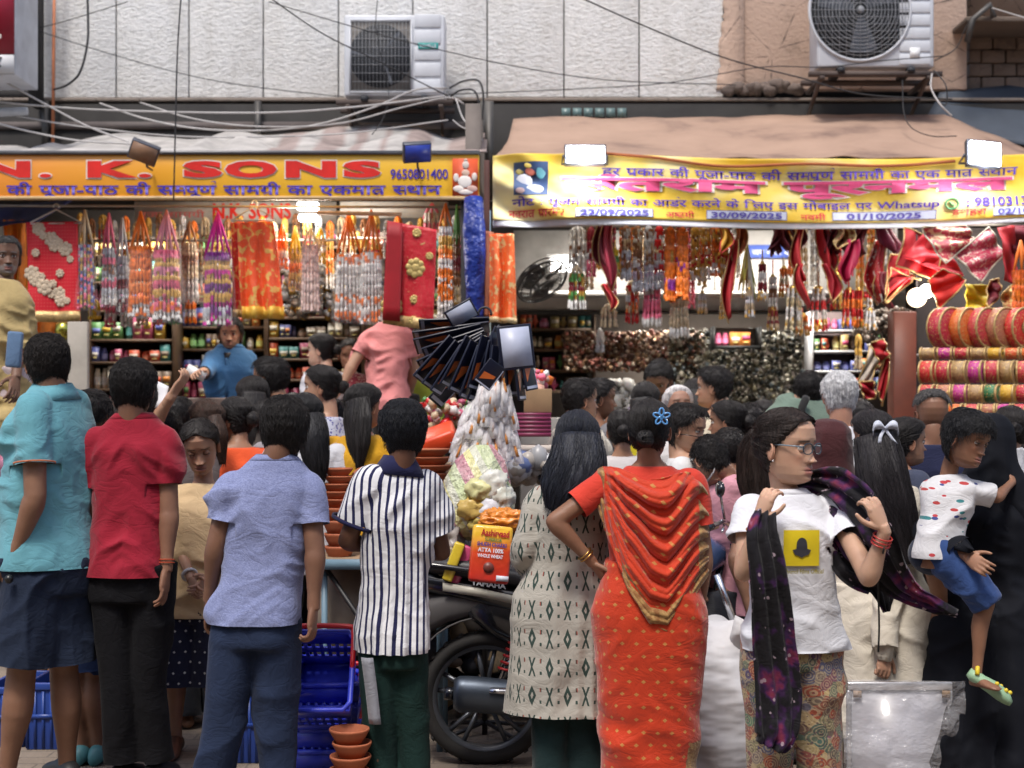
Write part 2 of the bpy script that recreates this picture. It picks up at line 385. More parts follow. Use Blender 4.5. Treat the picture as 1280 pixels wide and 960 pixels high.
def ring(g, u, sex, fat, grow, n=30, minw=0, slack=0., back=0.):
 H = g.H; w = np.interp(u, _US, _WM if sex == 'm' else _WF) * H * fat; d = np.interp(u, _US, _DM) * H * (fat * 1.05 if fat > 1 else fat)
 if u < .8: w = max(w, minw * H)
 w += grow; d += grow; hip, nk = g.j['hip'], g.j['nk']; uh = .52
 if u <= uh: c = hip + g.u * (u - uh) * H; ax = g.r
 else:
  t = min((u - uh) / (.845 - uh), 1.1); c = hip * (1 - t) + nk * t
  sa = (g.j['shR'] - g.j['shL']) * g.flip; ax = nrm(g.r * (1 - t) + nrm(sa) * t)
  c = c + g.f * H * .012 * math.sin(t * 2.6)
 up = nrm(nk - hip) if u > uh else g.u; fw = nrm(np.cross(up, ax)); c = c - fw * back
 a = np.linspace(0, 2 * PI, n, endpoint=False); cs, sn = np.cos(a), np.sin(a); e = .8
 return c + (np.sign(cs) * np.abs(cs) ** e)[:, None] * ax * w + (np.sign(sn) * np.abs(sn) ** e)[:, None] * fw * d
def torso(mb, g, u0, u1, sex, fat, grow, minw=0, flare=0, n=16):
 us = list(np.linspace(u0, u1, n)); R = []
 for u in us:
  q = ring(g, u, sex, fat, grow + (.008 * sst((.62 - u) / .1) if grow > 0 and u1 > .7 else 0) + (flare * max(0, .6 - u) * g.H if flare else 0), minw=minw); R.append(q)
 loft(R, mb)
def tocal(g, V):
 d = V - g.o; return np.stack([d @ g.r, d @ g.f, d[:, 2]], 1)
def folds(L, seed, a=.006, fx=7, fz=9, tilt=.6, fine=.25):
 q = L * np.array([fx, fx, fz]); q[:, 2] += tilt * fx * np.abs(L[:, 0]); w = np.stack([noise(q * .6 + 5, seed), noise(q * .6 + 11, seed + 1), noise(q * .6 + 17, seed + 2)], 1)
 n1 = 1 - np.abs(noise(q + w * .9, seed + 3)) * 2.4; n2 = 1 - np.abs(noise(q * 2.1 + w, seed + 4)) * 2.4
 n1 = np.sign(n1) * np.abs(n1) ** 1.3; return (.35 + 1.2 * sst(noise(L * [4, 4, 5] + 3, seed + 7) * 1.4 + .4)) * a * 1.4 * np.maximum(-.55, n1 * .9 + n2 * fine * 1.6)
def vfolds(L, seed, a=.01, n=9, z0=0, z1=1.):
 """hanging folds round the body, deepest at z0 and gone at z1"""
 an = np.arctan2(L[:, 0], L[:, 1]); k = np.clip((z1 - L[:, 2]) / (z1 - z0), 0, 1)
 ph = noise(np.stack([L[:, 2] * 2.2, an * .8, an * 0 + seed], 1), seed) * 1.6
 return a * k * np.sin(an * n + ph + noise(np.stack([an * 2, an * 0, an * 0], 1), seed + 9) * 3)
def cut_mesh(me, V, cuts):
 """open the closed shell at hems and cuffs, with a clean edge"""
 _, Fs = mesh_arrays(me)
 for c, d, rad, tmax in cuts:
  t = (V - c) @ d; r = np.linalg.norm(V - c - t[:, None] * d, axis=1); out = (t > 0) & (t < tmax) & (r < rad)
  Fs = [f[~out[f].all(1)] for f in Fs]; use = np.zeros(len(V), bool)
  for f in Fs: use[f.ravel()] = True
  e = out & use; V[e] -= d * t[e][:, None]
 idx = np.cumsum(use) - 1; mb = MB(); mb.V = [V[use]]; mb.n = int(use.sum()); mb.C = [np.ones((mb.n, 3))]; mb.U = [np.zeros((mb.n, 2))]
 for f in Fs: mb.Fc.append((idx[f], 0))
 m2 = mb.mesh('g', [], True); bpy.data.meshes.remove(me); return m2, V[use]
def garment(g, name, mb, vox, m, parent, fn=None, smooth=4, front=False, colfn=None, label=None, uvfn=None, solid=0, cuts=None):
 me = remesh(mb, vox, smooth); V = getco(me); N = getno(me); L = tocal(g, V)
 if fn is not None: V = V + N * fn(L)[:, None];
 if cuts: me, V = cut_mesh(me, V, cuts)
 L = tocal(g, V); bk = (.12 - L[:, 1]) if front else (.12 + L[:, 1])
 U = uvfn(L, V) if uvfn else np.stack([L[:, 0] * (1 + np.maximum(0, bk) * 4.0), L[:, 2]], 1)
 setuv(me, U)
 if colfn is not None: setattrs(me, colfn(L))
 org = ORG[parent]; me.vertices.foreach_set('co', (V - org).astype(np.float32).ravel()); me.materials.append(m); me.update()
 o = bpy.data.objects.new(name, me); me.name = name; COL.objects.link(o); o.parent = parent; ORG[o] = org
 if label: o['label'] = label
 return o
HAIRM = {}
def hairmat(c, streak=1):
 k = tuple(c)
 if k not in HAIRM:
  t = NT('hair'); o = t.mapv(t.obj(), (90, 90, 7)); n = t.noise(o, 1.5, 3)
  col = t.ramp(n, [(.3, tuple(x * .55 for x in c)), (.7, tuple(min(1, x * 1.7) for x in c))])
  HAIRM[k] = t.fin(col, .55, 0, t.bump(n, .8, .005), Specular_IOR_Level=.32)
 return HAIRM[k]
SKINM = {}
def skinmat():
 if not SKINM:
  t = NT('skin'); c = t.n('ShaderNodeAttribute', attribute_name='Col').outputs['Color']; o = t.obj()
  v = t.ramp(t.noise(o, 14, 4), [(.3, (.86, .84, .84)), (.7, (1.05, 1.05, 1.05))]); c = t.mix(1., c, v, 'MULTIPLY')
  SKINM[0] = t.fin(c, .52, 0, t.bump(t.noise(o, 260, 3), .25, .001), Subsurface_Weight=.08, Subsurface_Scale=.01, Specular_IOR_Level=.4)
 return SKINM[0]
DARK, MID, LIGHT, FAIR = (.20, .10, .06), (.32, .17, .105), (.45, .26, .17), (.58, .37, .27)
BLK = (.012, .010, .010)
ZL = ([0, 35, 55, 72, 88, 100, 120, 150, 180], [.066, .064, .050, .012, .004, -.040, -.072, -.084, -.088])
ZLF = ([0, 35, 60, 80, 95, 105, 120, 150, 180], [.075, .070, .040, .005, -.02, -.055, -.075, -.09, -.095])
ZLB = ([0, 35, 55, 70, 86, 100, 120, 150, 180], [.040, .040, .030, .004, -.005, -.045, -.072, -.086, -.090])
def hairshell(z, t, zl, T, lift=0., seed=0, rough=.0025):
 td = np.abs(np.degrees((t + PI) % (2 * PI) - PI)); zz = np.interp(td, *zl); m = sst((z - zz) / .016)
 x, y, z2 = headsurf(np.clip(z, -.118, .111), t); c = np.stack([x, y, z2], -1); sh = c.shape; c = c.reshape(-1, 3)
 n = c - np.array([0, -.004, .012]); n[:, 2] *= .8; n /= np.linalg.norm(n, axis=1)[:, None] + 1e-9
 th = (T * (.75 + .35 * sst((c[:, 2] + .05) / .12)) + .003 + rough * noise(c * 55, seed) + rough * noise(c * 23, seed + 1)) * m.ravel() - .006 * (1 - m.ravel()) + lift
 return (c + n * th[:, None]).reshape(sh), m
def make_hair(g, root, st, q, hf, hc, seed):
 kind = st.get('k', 'short'); c = st.get('c', BLK); T = .72 * st.get('T', {'short': .010, 'bun': .008, 'pony': .007, 'long': .010, 'boy': .014}.get(kind, .012))
 zl = st.get('zl', {'short': ZL, 'boy': ZLB}.get(kind, ZLF)); m = hairmat(c); hs = g.hs
 zs = .112 - .21 * (1 - np.cos(np.linspace(0, PI / 2, 34))); zs = np.sort(np.concatenate([zs, np.linspace(-.10, .1, 20)])); th = np.linspace(0, 2 * PI, 44, endpoint=False)
 Z, A = np.meshgrid(zs, th, indexing='ij'); R, _ = hairshell(Z, A, zl, T, 0, seed); W2 = lambda p: hc + (p * hs) @ hf.T
 hair = part('hair', loft(W2(R)), m, root, smooth=True)
 rs = np.random.RandomState(seed); n = int(st.get('n', {3: 3000, 2: 1500, 1: 800, 0: 300}[q])); K = 5
 # strands
 z0 = rs.uniform(-.085, .111, n * 3); t0 = rs.uniform(0, 2 * PI, n * 3); _, mk = hairshell(z0, t0, zl, T); ok = mk > .55; z0 = z0[ok][:n]; t0 = t0[ok][:n]; n = len(z0); s = np.linspace(0, 1, K)[None]
 if kind in ('short', 'boy'):
  Ls = st.get('L', .030) * rs.uniform(.5, 1.2, n); sg = np.where(rs.rand(n) > .5, 1, -1)
  top = sst((z0 - .05) / .05); dz = -Ls[:, None] * s * (1 - .4 * top[:, None]); dt = (rs.normal(0, .18, n) + .25 * top * sg)[:, None] * s
  zz = z0[:, None] + dz; tt = t0[:, None] + dt; p, _ = hairshell(zz, tt, ([0, 180], [-.2, -.2]), T * 1.0, 0.0, seed)
  nn = p - np.array([0, 0, .0]); nn /= np.linalg.norm(nn, axis=-1)[..., None]; p = p + nn * ((.001 + (.003 + .007 * rs.uniform(0, 1, n)[:, None] ** 3) * s))[..., None] + rs.normal(0, .0013, (n, 1, 3)) * s[..., None]
 else:
  tgz = st.get('tz', -.02); sg = np.sign((t0 + PI) % (2 * PI) - PI + 1e-6); a0 = (t0 + PI) % (2 * PI) - PI
  e = .5 * s; zz = z0[:, None] * (1 - e) + tgz * e; tt = a0[:, None] * (1 - e) + (sg * PI)[:, None] * e
  p, _ = hairshell(zz, tt, ([0, 180], [-.2, -.2]), T, .002, seed); p = p + (rs.normal(0, .003, (n, 1, 3)) + (rs.rand(n) < .05)[:, None, None] * rs.normal(0, .010, (n, 1, 3))) * (s ** 2)[..., None]
 if n: curves('hair_strands', W2(p).reshape(n, K, 3), .0011 if q > 1 else .0016, m, hair)
 if kind == 'bun':
  b = np.array(st.get('at', (0, -.118, .0))); br = st.get('br', .036); mb = ball(W2(b), np.array([br, br * .8, br]) * hs, 20, 14, hf)
  V = mb.V[0]; V += (V - W2(b)) * (noise((V - W2(b)) * 60, seed) * .12)[:, None]; part('hair_bun', mb, m, root, smooth=True)
  cl = []
  for i in range(30 * q + 10):
   a = rs.uniform(0, 2 * PI); tl = rs.uniform(0, PI); ax1 = np.array([math.cos(tl), 0, math.sin(tl)]); ax2 = np.array([-math.sin(tl) * .3, -.9, math.cos(tl) * .3]); ax2 = nrm(ax2)
   ang = a + np.linspace(0, 1.6, K); cl.append(W2(b + (np.cos(ang)[:, None] * ax1 + np.sin(ang)[:, None] * ax2) * br * 1.02))
  curves('bun_strands', np.array(cl), .0014, m, root)
 if 'fall' in st:
  pts = spline([P(*a) if len(a) == 3 else P(a[0], a[1], g.D) for a in st['fall']], 22); wd = np.interp(np.linspace(0, 1, 22), np.linspace(0, 1, len(st['w'])), st['w'])
  T_, N_, B_ = frames(pts, up=g.f); an = np.linspace(0, 2 * PI, 28, endpoint=False); rg = []
  dpt = st.get('dep', .45)
  for i in range(22):
   rr = 1 + .10 * noise(np.stack([np.cos(an) * 3, np.sin(an) * 3, an * 0 + i * .12], 1), seed + 5) + .07 * noise(np.stack([np.cos(an) * 9, np.sin(an) * 9, an * 0 + i * .2], 1), seed + 6)
   rg.append(pts[i] + (np.cos(an) * rr)[:, None] * B_[i] * wd[i] + (np.sin(an) * rr)[:, None] * N_[i] * wd[i] * dpt)
  part('hair_length', loft(rg), m, root, smooth=True)
  ns = {3: 1200, 2: 500, 1: 250, 0: 60}[q]; a = rs.uniform(0, 2 * PI, ns); ro = rs.uniform(.85, 1.1, ns); i0 = rs.randint(0, 12, ns); ln_ = rs.randint(7, 14, ns); ps = []
  for i in range(ns):
   ii = np.clip(np.linspace(i0[i], i0[i] + ln_[i], 6), 0, 21); k0 = ii.astype(int); over = max(0, i0[i] + ln_[i] - 21) * .012
   w = wd[k0]; aa = a[i] + np.linspace(0, rs.normal(0, .3), 6)
   q_ = pts[k0] + (np.cos(aa) * ro[i] * w)[:, None] * B_[k0] + (np.sin(aa) * ro[i] * w * dpt)[:, None] * N_[k0]; q_[-1] += T_[-1] * over * rs.rand(); ps.append(q_)
  curves('length_strands', np.array(ps), .0013, m, root)
 return hair
def eyes(g, root, hf, hc, q, shut=0., look=(0, 0)):
 hs = g.hs; W2 = lambda p: hc + (np.asarray(p) * hs) @ hf.T
 for e in (-1, 1):
  c = np.array([e * .031, .0675, -.001]); mb = MB(); r = .0125
  nu, nv = 24, 16; ph = np.linspace(0.01, PI - .01, nv); th = np.linspace(0, 2 * PI, nu, endpoint=False)
  d = np.stack([np.sin(ph)[:, None] * np.cos(th), np.cos(ph)[:, None] * np.ones(nu), np.sin(ph)[:, None] * np.sin(th)], -1)
  lk = nrm([math.sin(math.radians(look[0])), 1, math.sin(math.radians(look[1]))]); a = np.degrees(np.arccos(np.clip(d @ lk, -1, 1)))
  col = np.where(a[..., None] < 11, (.005, .005, .005), np.where(a[..., None] < 27, (.03, .015, .01), (.62, .58, .55)))
  loft(W2(c + d * r), mb, True, 0, col.reshape(-1, 3))
  part('eye', mb, cmat(.15, name='eyeball', var=0), root, smooth=True)
  for sg, lim in ((1, .30 - shut * .9), (-1, .45)):
   el = np.linspace(math.asin(max(-1, min(1, lim))) if sg > 0 else math.asin(lim), PI / 2, 7); az = np.linspace(-1.45, 1.45, 13)
   Gd = np.stack([np.cos(el)[:, None] * np.sin(az), np.cos(el)[:, None] * np.cos(az), sg * np.sin(el)[:, None] * np.ones(13)], -1)
   part('eyelid', sheet(W2(c + Gd * (r + .0016)), col=np.array(g.skin) * .8), skinmat(), root, smooth=True, solid=.001)
   if sg > 0:
    lash = c + np.stack([np.cos(el[0]) * np.sin(az), np.cos(el[0]) * np.cos(az), np.sin(el[0]) * np.ones(13)], -1) * (r + .0028)
    part('eyelashes', tube(W2(lash), .0011, 5), mat('lash', (.01, .01, .01), var=0), root)
def headmesh(g, hf, hc, q, beard=0., lip=(.30, .09, .075), bc=(.02, .016, .014), fem=0, stub=0., mous=None, brow=1., nose=1.):
 nz, nt = {3: (96, 96), 2: (64, 64), 1: (44, 40), 0: (34, 32)}[q]
 zs = np.concatenate([-.122 + .004 * np.arange(2), np.linspace(-.115, .09, nz), .112 - .022 * (1 - np.sin(np.linspace(.15, PI / 2, 9)))]); zs = np.sort(zs)
 t = np.linspace(0, 2 * PI, nt, endpoint=False); t = t - .35 * np.sin(t)      # denser on the face
 Z, A = np.meshgrid(zs, t, indexing='ij'); x, y, z = headsurf(Z, A, fem, nose); p = np.stack([x, y, z], -1)
 sk = np.array(g.skin); c = np.ones(p.shape) * sk; fr = (np.cos(A) > .2)
 lm = np.clip(G(z + .0655, .0065) + G(z + .077, .0075), 0, 1) * sst((.026 - np.abs(x)) / .008) * fr; lipc = np.array(lip) * .85 + sk * .15
 c = c * (1 - lm[..., None] * .8) + lipc * lm[..., None] * .8
 line = G(z + .0715, .0016) * sst((.025 - np.abs(x)) / .004) * fr; c *= (1 - .6 * line[..., None])
 bw = G(z - .0205 + .10 * np.maximum(0, np.abs(x) - .033), .0038) * sst((np.abs(x) - .010) / .005) * sst((.052 - np.abs(x)) / .006) * fr * brow
 c = c * (1 - .85 * bw[..., None]) + np.array(bc) * .85 * bw[..., None]
 nos = G(np.abs(x) - .0085, .0035) * G(z + .0475, .0028) * fr; c *= (1 - .7 * nos[..., None])
 ck = G(np.abs(x) - .04, .02) * G(z + .035, .02) * fr; c = c * (1 + ck[..., None] * np.array([.10, -.02, -.03]))
 if beard or stub:
  bm = sst((-.052 - z + .02 * sst((np.abs(x) - .045) / .02) * 2.2) / .012) * sst((y + .0) / .02); bm = np.maximum(bm, (sst((z + .062) / .004) * sst((-.049 - z) / .004)) * sst((.03 - np.abs(x)) / .006) * fr)
  bm = bm * (1 - .9 * np.clip(lm, 0, 1)); c = c * (1 - bm[..., None] * beard) + np.array(bc) * bm[..., None] * beard
 if mous:
  mm = G(z + .0560, .0055) * sst((.030 - np.abs(x)) / .008) * fr; c = c * (1 - mm[..., None]) + np.array(mous) * mm[..., None]; y = y + 0
  p[..., 1] += .004 * mm
 W2 = lambda v: hc + (v * g.hs) @ hf.T
 mb = MB(); loft(W2(p), mb, True, 0, c.reshape(-1, 3))
 for e in (-1, 1):
  R = rotm(math.radians(-8), 0, e * math.radians(-22)); k = .9 if fem else 1.
  cc = np.array([e * .074, -.008, -.018]); b = ball((0, 0, 0), (.0055, .017 * k, .031 * k), 12, 10); v = b.V[0]
  v[:, 0] += .006 * e * (v[:, 1] < 0) * (np.abs(v[:, 1]) / .017) + 0; ww = W2(cc + v @ R.T); mb.add(ww, np.zeros((0, 3)), 0, sk * np.array([1.02, .92, .9]))
  for f, mi in b.Fc: mb.Fc.append((f + mb.n - len(ww), 0))
  rim = np.array([[0, math.cos(a) * .0155 * k - .001, math.sin(a) * .029 * k] for a in np.linspace(-1.2, 3.6, 12)]) + [.006 * e, 0, 0]
  tube(W2(cc + rim @ R.T), .0032 * g.hs, 6, mb, col=sk * np.array([1.02, .92, .9]))
 return mb
def person(label, cx, crown, D, yaw=0, base=0., sex='m', fat=1., skin=MID, J=None, top=None, bottom=None, hair=None, face=None, hyaw=None, hpitch=0, hroll=0, q=1,
  hands=None, H=None, sw=1., shoes=None, group='people in the market crowd', seed=None, legs=True, armr=1., cat='person', name='person'):
 J = J or {}; g = skeleton(cx, crown, D, yaw, base, J, H, sw); seed = seed or int(cx * 7 + crown); j = g.j; Hh = g.H; g.skin = skin; g.sex = sex; g.fat = fat
 root = thing(name, label, cat, (g.o[0], g.o[1], max(g.base, 0)), group); g.legf = .80 if (bottom and bottom.get('k', 'trousers') != 'shorts') else 1.; g.root = root
 vb = {3: .0075, 2: .009, 1: .014, 0: .018}[q]; fem = sex == 'f'
 hyaw = yaw if hyaw is None else hyaw; hf = hframe(hyaw, hpitch, hroll); hc = j['hd'] + 0; g.hf, g.hc = hf, hc
 mb = MB(); torso(mb, g, .46, .86, sex, fat, -.012, n=18)
 ar = Hh / 1.7 * (.90 if fem else 1.) * armr * (.9 + .1 * fat)
 nb = j['nk'] - g.u * .03; tube(spline([nb, j['nk'] * .45 + hc * .55 - hf[:, 1] * .02 - hf[:, 2] * .03, hc - hf[:, 2] * .045 - hf[:, 1] * .022], 7), np.array([.062, .058, .056, .054, .053, .052, .050]) * Hh / 1.7 * (.86 if fem else 1.), 16, mb)
 for s in 'LR':
  sh, el, wr = j['sh' + s], j['el' + s], j['wr' + s]; inn = sh * .8 + (j['nk'] - g.u * .035 * Hh) * .2
  tube(spline([inn, sh, sh * .5 + el * .5, el], 10), np.array([.040, .050, .053, .052, .050, .047, .044, .042, .041, .040]) * ar, 14, mb, rnd_caps=True)
  tube(spline([el, el * .65 + wr * .35, wr], 8), np.array([.040, .043, .043, .040, .036, .031, .027, .025]) * ar, 14, mb, rnd_caps=True)
  if legs:
   th, kn, an = j['th' + s], j['kn' + s], j['an' + s]
   tube(spline([th, th * .5 + kn * .5, kn], 8), np.array([.088, .084, .078, .072, .066, .060, .056, .053]) * Hh / 1.7 * fat ** .5 * g.legf, 16, mb, rnd_caps=True)
   back = -g.f * .018; tube(spline([kn, kn * .68 + an * .32 + back, kn * .35 + an * .65 + back * .4, an], 9), np.array([.054, .055, .057, .056, .050, .043, .037, .034, .034]) * Hh / 1.7 * (g.legf + .0), 16, mb, rnd_caps=True)
   ft = an - g.u * (an[2] - g.base - .035 * Hh / 1.7 if J.get('flatfoot', 1) else .03); R = []
   aa = np.linspace(0, 2 * PI, 12, endpoint=False)
   for t_, w, h in ((-.055, .022, .024), (-.02, .034, .034), (.04, .036, .036), (.10, .044, .024), (.15, .046, .017), (.185, .030, .010)):
    c = ft + g.f * t_ * Hh / 1.7 - g.u * (.035 - h) * Hh / 1.7; R.append(c + (np.cos(aa)[:, None] * g.r * w + np.sin(aa)[:, None] * g.u * h) * Hh / 1.7)
   loft(R, mb)
 me = remesh(mb, vb, 3); V, Fs = mesh_arrays(me); bpy.data.meshes.remove(me); B = MB()
 for i, f in enumerate(Fs): B.Fc.append((f, 0))
 B.V.append(V); B.n = len(V); B.C.append(np.broadcast_to(np.array(skin), (len(V), 3)) * 1.0); B.U.append(np.zeros((len(V), 2)))
 fk = dict(fem=int(fem)); ek = None
 if face: fk.update({a: b for a, b in face.items() if a not in ('shut', 'look')}); ek = dict(shut=face.get('shut', 0), look=face.get('look', (0, 0)))
 B.join(headmesh(g, hf, hc, q, **fk))
 hands = hands or {}
 for s in 'LR':
  h = hands.get(s, {})
  if h == 'none': continue
  wr, el = j['wr' + s], j['el' + s]; d = np.array(h['d']) if 'd' in h else (wr - el); e = (1 if s == 'R' else -1)
  ctr = j['hip'] * .6 + j['nk'] * .4; n = np.array(h['n']) if 'n' in h else ctr - wr
  d = nrm(d); n = nrm(n - d * np.dot(n, d)); sd = h.get('side')
  if sd is None: sd = 1 if np.dot(np.cross(d, n), g.f + g.u * .3) > 0 else -1
  hm = MB(); hand(hm, wr + d * .012, d, n, sd, Hh / 1.7 * (.92 if fem else 1.) * h.get('k', 1), h.get('curl', 32), h.get('spread', 1), h.get('thumb', .75))
  tube([wr - nrm(wr - el) * .05, wr, wr + d * .02], np.array([.027, .026, .025]) * ar, 12, hm)
  me = remesh(hm, {3: .0034, 2: .0042, 1: .006, 0: .008}[q], 1); V, Fs = mesh_arrays(me); bpy.data.meshes.remove(me); n0 = B.n
  B.V.append(V); B.n += len(V); B.C.append(np.broadcast_to(np.array(skin) * 1.05, (len(V), 3)) * 1.0); B.U.append(np.zeros((len(V), 2)))
  for f in Fs: B.Fc.append((f + n0, 0))
 part('body', B, skinmat(), root, smooth=True)
 if ek is not None and q >= 2: eyes(g, root, hf, hc, q, **ek)
 g.ar = ar; vg = {3: .0085, 2: .011, 1: .017, 0: .022}[q]
 if top: make_top(g, top, vg, seed)
 if bottom: make_bottom(g, bottom, vg, seed)
 if hair: make_hair(g, root, hair, q, hf, hc, seed)
 if shoes:
  for s in 'LR':
   an = j['an' + s]; R = []; aa = np.linspace(0, 2 * PI, 14, endpoint=False); gz = g.base
   for t_, w, h in ((-.075, .026, .03), (-.04, .040, .045), (.03, .042, .050), (.10, .048, .034), (.16, .050, .026), (.205, .032, .016)):
    c = np.array([an[0], an[1], gz]) + g.f * t_ * Hh / 1.7 + g.u * h * Hh / 1.7; R.append(c + (np.cos(aa)[:, None] * g.r * w + np.sin(aa)[:, None] * g.u * h) * Hh / 1.7)
   part('shoe', loft(R), mat('shoe_%s' % str(shoes), shoes, .5), root, smooth=True)
 return g
def make_top(g, t, vg, seed):
 j = g.j; H = g.H; sex, fat = g.sex, g.fat * t.get('fat', 1); ease = t.get('ease', .012); mb = MB(); hem = t.get('hem', .47); front = math.cos(math.radians(g.yaw)) < 0
 lim = t.get('neck', .848); cuts = [(g.j['hip'] + g.u * (hem - .52) * H, -g.u, .6, .16)] if t.get('cut', 1) else []
 hem0 = hem; hem = hem - .024
 torso(mb, g, max(hem, .43), lim, sex, fat, ease, t.get('minw', .092 if sex == 'm' else .086) * min(1, fat), t.get('flare', 0), 18)
 if hem < .43:
  R = []; fl = t.get('flare', .1);
  for u in np.linspace(hem, .47, 10):
   R.append(ring(g, .47, sex, fat, ease + fl * (.6 - u) * H) + g.u * (u - .47) * H)
  loft(R, mb)
 sl = t.get('sleeve', .5); rs = t.get('sr', 1.)
 for s in 'LR':
  if sl <= 0: break
  sh, el, wr = j['sh' + s], j['el' + s], j['wr' + s]; inn = sh * .7 + (j['nk'] - g.u * .04 * H) * .3
  if sl <= 1: pts = [inn, sh, sh * (1 - sl) + el * sl] if sl < .8 else [inn, sh, sh * .5 + el * .5, sh * (1 - sl) + el * sl]; rr = np.array([.048, .060, .064, .065, .066, .066, .065, .064]) * rs
  else: f = sl - 1; pts = [inn, sh, sh * .5 + el * .5, el, el * (1 - f) + wr * f]; rr = np.array([.048, .060, .062, .060, .056, .052, .048, .044]) * rs
  P_ = spline(pts, 16); ds = nrm(P_[-1] - P_[-3]); P_ = np.concatenate([P_, [P_[-1] + ds * .018, P_[-1] + ds * .036]]); tube(P_, np.interp(np.linspace(0, 1.1, 18), np.linspace(0, 1, 8), rr) * g.ar, 16, mb)
  cuts.append((P_[-3], ds, rr[-1] * g.ar * 1.5, .055))
 a = t.get('a', .006)
 fn = t.get('fn') or (lambda L: folds(L, seed, a, t.get('fx', 6), t.get('fz', 8), t.get('tilt', .5)) * sst((.83 * H - L[:, 2]) / .10) + (vfolds(L, seed, t['vf'], t.get('vn', 9), hem * H, .7 * H) if 'vf' in t else 0))
 o = garment(g, t.get('name', 'shirt'), mb, vg, t['m'], g.root, fn, 4, front, t.get('colfn'), cuts=cuts)
 hem = hem0
 if t.get('collar'):
  c = t['collar']; cm = c[0]; q = []
  R = ring(g, .846, sex, g.fat, .012, 30); R2 = ring(g, .858, sex, g.fat, .006, 30)
  if c[1]: part('collar', loft([ring(g, .838, sex, g.fat, .016, 30), ring(g, .850, sex, g.fat, .013, 30), ring(g, .866, sex, g.fat, .006, 30) + g.u * .004], caps=False), cm, g.root, smooth=True, solid=.004)
  else: part('neckband', loft([R, R2], caps=False), cm, g.root, smooth=True, solid=.004)
 return o
def make_bottom(g, b, vg, seed):
 j = g.j; H = g.H; k = b.get('k', 'trousers'); fat = g.fat; mb = MB(); cuts = []; ease = b.get('ease', .010); front = math.cos(math.radians(g.yaw)) < 0; a = b.get('a', .006)
 if k in ('trousers', 'shorts'):
  torso(mb, g, .455, min(.54, b.get('top', .60)) if b.get('tuck', 1) else b['top'], g.sex, fat, ease, n=8); w = b.get('w', 1.)
  for s in 'LR':
   th, kn, an = j['th' + s], j['kn' + s], j['an' + s]
   if k == 'shorts': e = th * .1 + kn * .9 + g.u * b.get('up', 0.0); P_ = [th + g.u * .03 * H, th * .5 + e * .5, e]; rr = np.array([.098, .104, .108, .112]) * w
   else: P_ = [th + g.u * .03 * H, th * .5 + kn * .5, kn, kn * .4 + an * .6, an - g.u * .01]; rr = np.array([.098, .090, .080, .074, .072, .070, .072]) * w
   P_ = spline(P_, 18); ds = nrm(P_[-1] - P_[-3]); P_ = np.concatenate([P_, [P_[-1] + ds * .018, P_[-1] + ds * .036]])
   tube(P_, np.interp(np.linspace(0, 1.1, 20), np.linspace(0, 1, len(rr)), rr) * H / 1.7 * fat ** .4, 20, mb, up=g.f); cuts.append((P_[-3], ds, rr[-1] * 1.5, .055))
 else:
  R = []; z1 = b.get('top', .60); z0 = b.get('hem', .05); fl = b.get('flare', .12)
  for u in np.linspace(z0, z1, 18): R.append(ring(g, max(u, .47), g.sex, fat, ease + fl * max(0, .5 - u) * H) + g.u * min(0, u - .47) * H)
  loft(R, mb)
 fn = b.get('fn') or ((lambda L: folds(L, seed + 50, a, 7, 5, .2)) if k in ('trousers', 'shorts') else (lambda L: vfolds(L, seed, b.get('vf', .012), b.get('vn', 11), 0, .55 * H) + folds(L, seed, .003)))
 return garment(g, b.get('name', k), mb, vg, b['m'], g.root, fn, 4, front, b.get('colfn'), cuts=cuts)
def cloth(name, col, rough=.85, weave=1, sheen=.15, var=.18):
 return mat(name, col, rough, var=var, vs=5, bump=.3, bs=420, bd=.0012, sheen=sheen, spec=.15)
# ------------------------------------------------------------------ cloth prints (node maths on the garment's own cloth coordinates)
class X:
 def __init__(s, t, v): s.t = t; s.v = v
 def _o(s, op, b=0.0, c=None): return X(s.t, s.t.math(op, s.v, b.v if isinstance(b, X) else float(b), c))
 def __add__(s, b): return s._o('ADD', b)
 def __sub__(s, b): return s._o('SUBTRACT', b)
 def __mul__(s, b): return s._o('MULTIPLY', b)
 def __lt__(s, b): return s._o('LESS_THAN', b)
 def __gt__(s, b): return s._o('GREATER_THAN', b)
 def abs(s): return s._o('ABSOLUTE')
 def fl(s): return s._o('FLOOR')
 def fr(s): return s._o('FRACT')
 def mod(s, b): return s._o('FLOORED_MODULO', b)
 def max(s, b): return s._o('MAXIMUM', b)
 def min(s, b): return s._o('MINIMUM', b)
 def sin(s): return s._o('SINE')
 def inv(s): return (s * -1.0) + 1.0
def puvx(t, wob=0.0):
 v = t.puv()
 x, y, _ = t.sep(v); x, y = X(t, x), X(t, y)
 if wob:
  n = t.noise(v, 30, 2); n = X(t, n) - .5; x = x + n * wob; y = y + n * wob
 return x, y
def clothfin(t, c, rough=.85, sheen=.15, bs=420):
 o = t.obj(); c = t.mix(1., c, t.ramp(t.noise(o, 5, 4), [(.3, (.84,) * 3), (.7, (1.04,) * 3)]), 'MULTIPLY')
 return t.fin(c, rough, 0, wrinkle(t, o, t.bump(t.noise(o, bs, 2), .3, .0012)), Sheen_Weight=sheen, Specular_IOR_Level=.18)
def m_stripes():
 t = NT('striped_cotton'); x, y = puvx(t, .001); s = ((x * (1 / .030)) + .2).fr() < .36
 return clothfin(t, t.mix(s.v, (.74, .75, .78), (.018, .02, .075)))
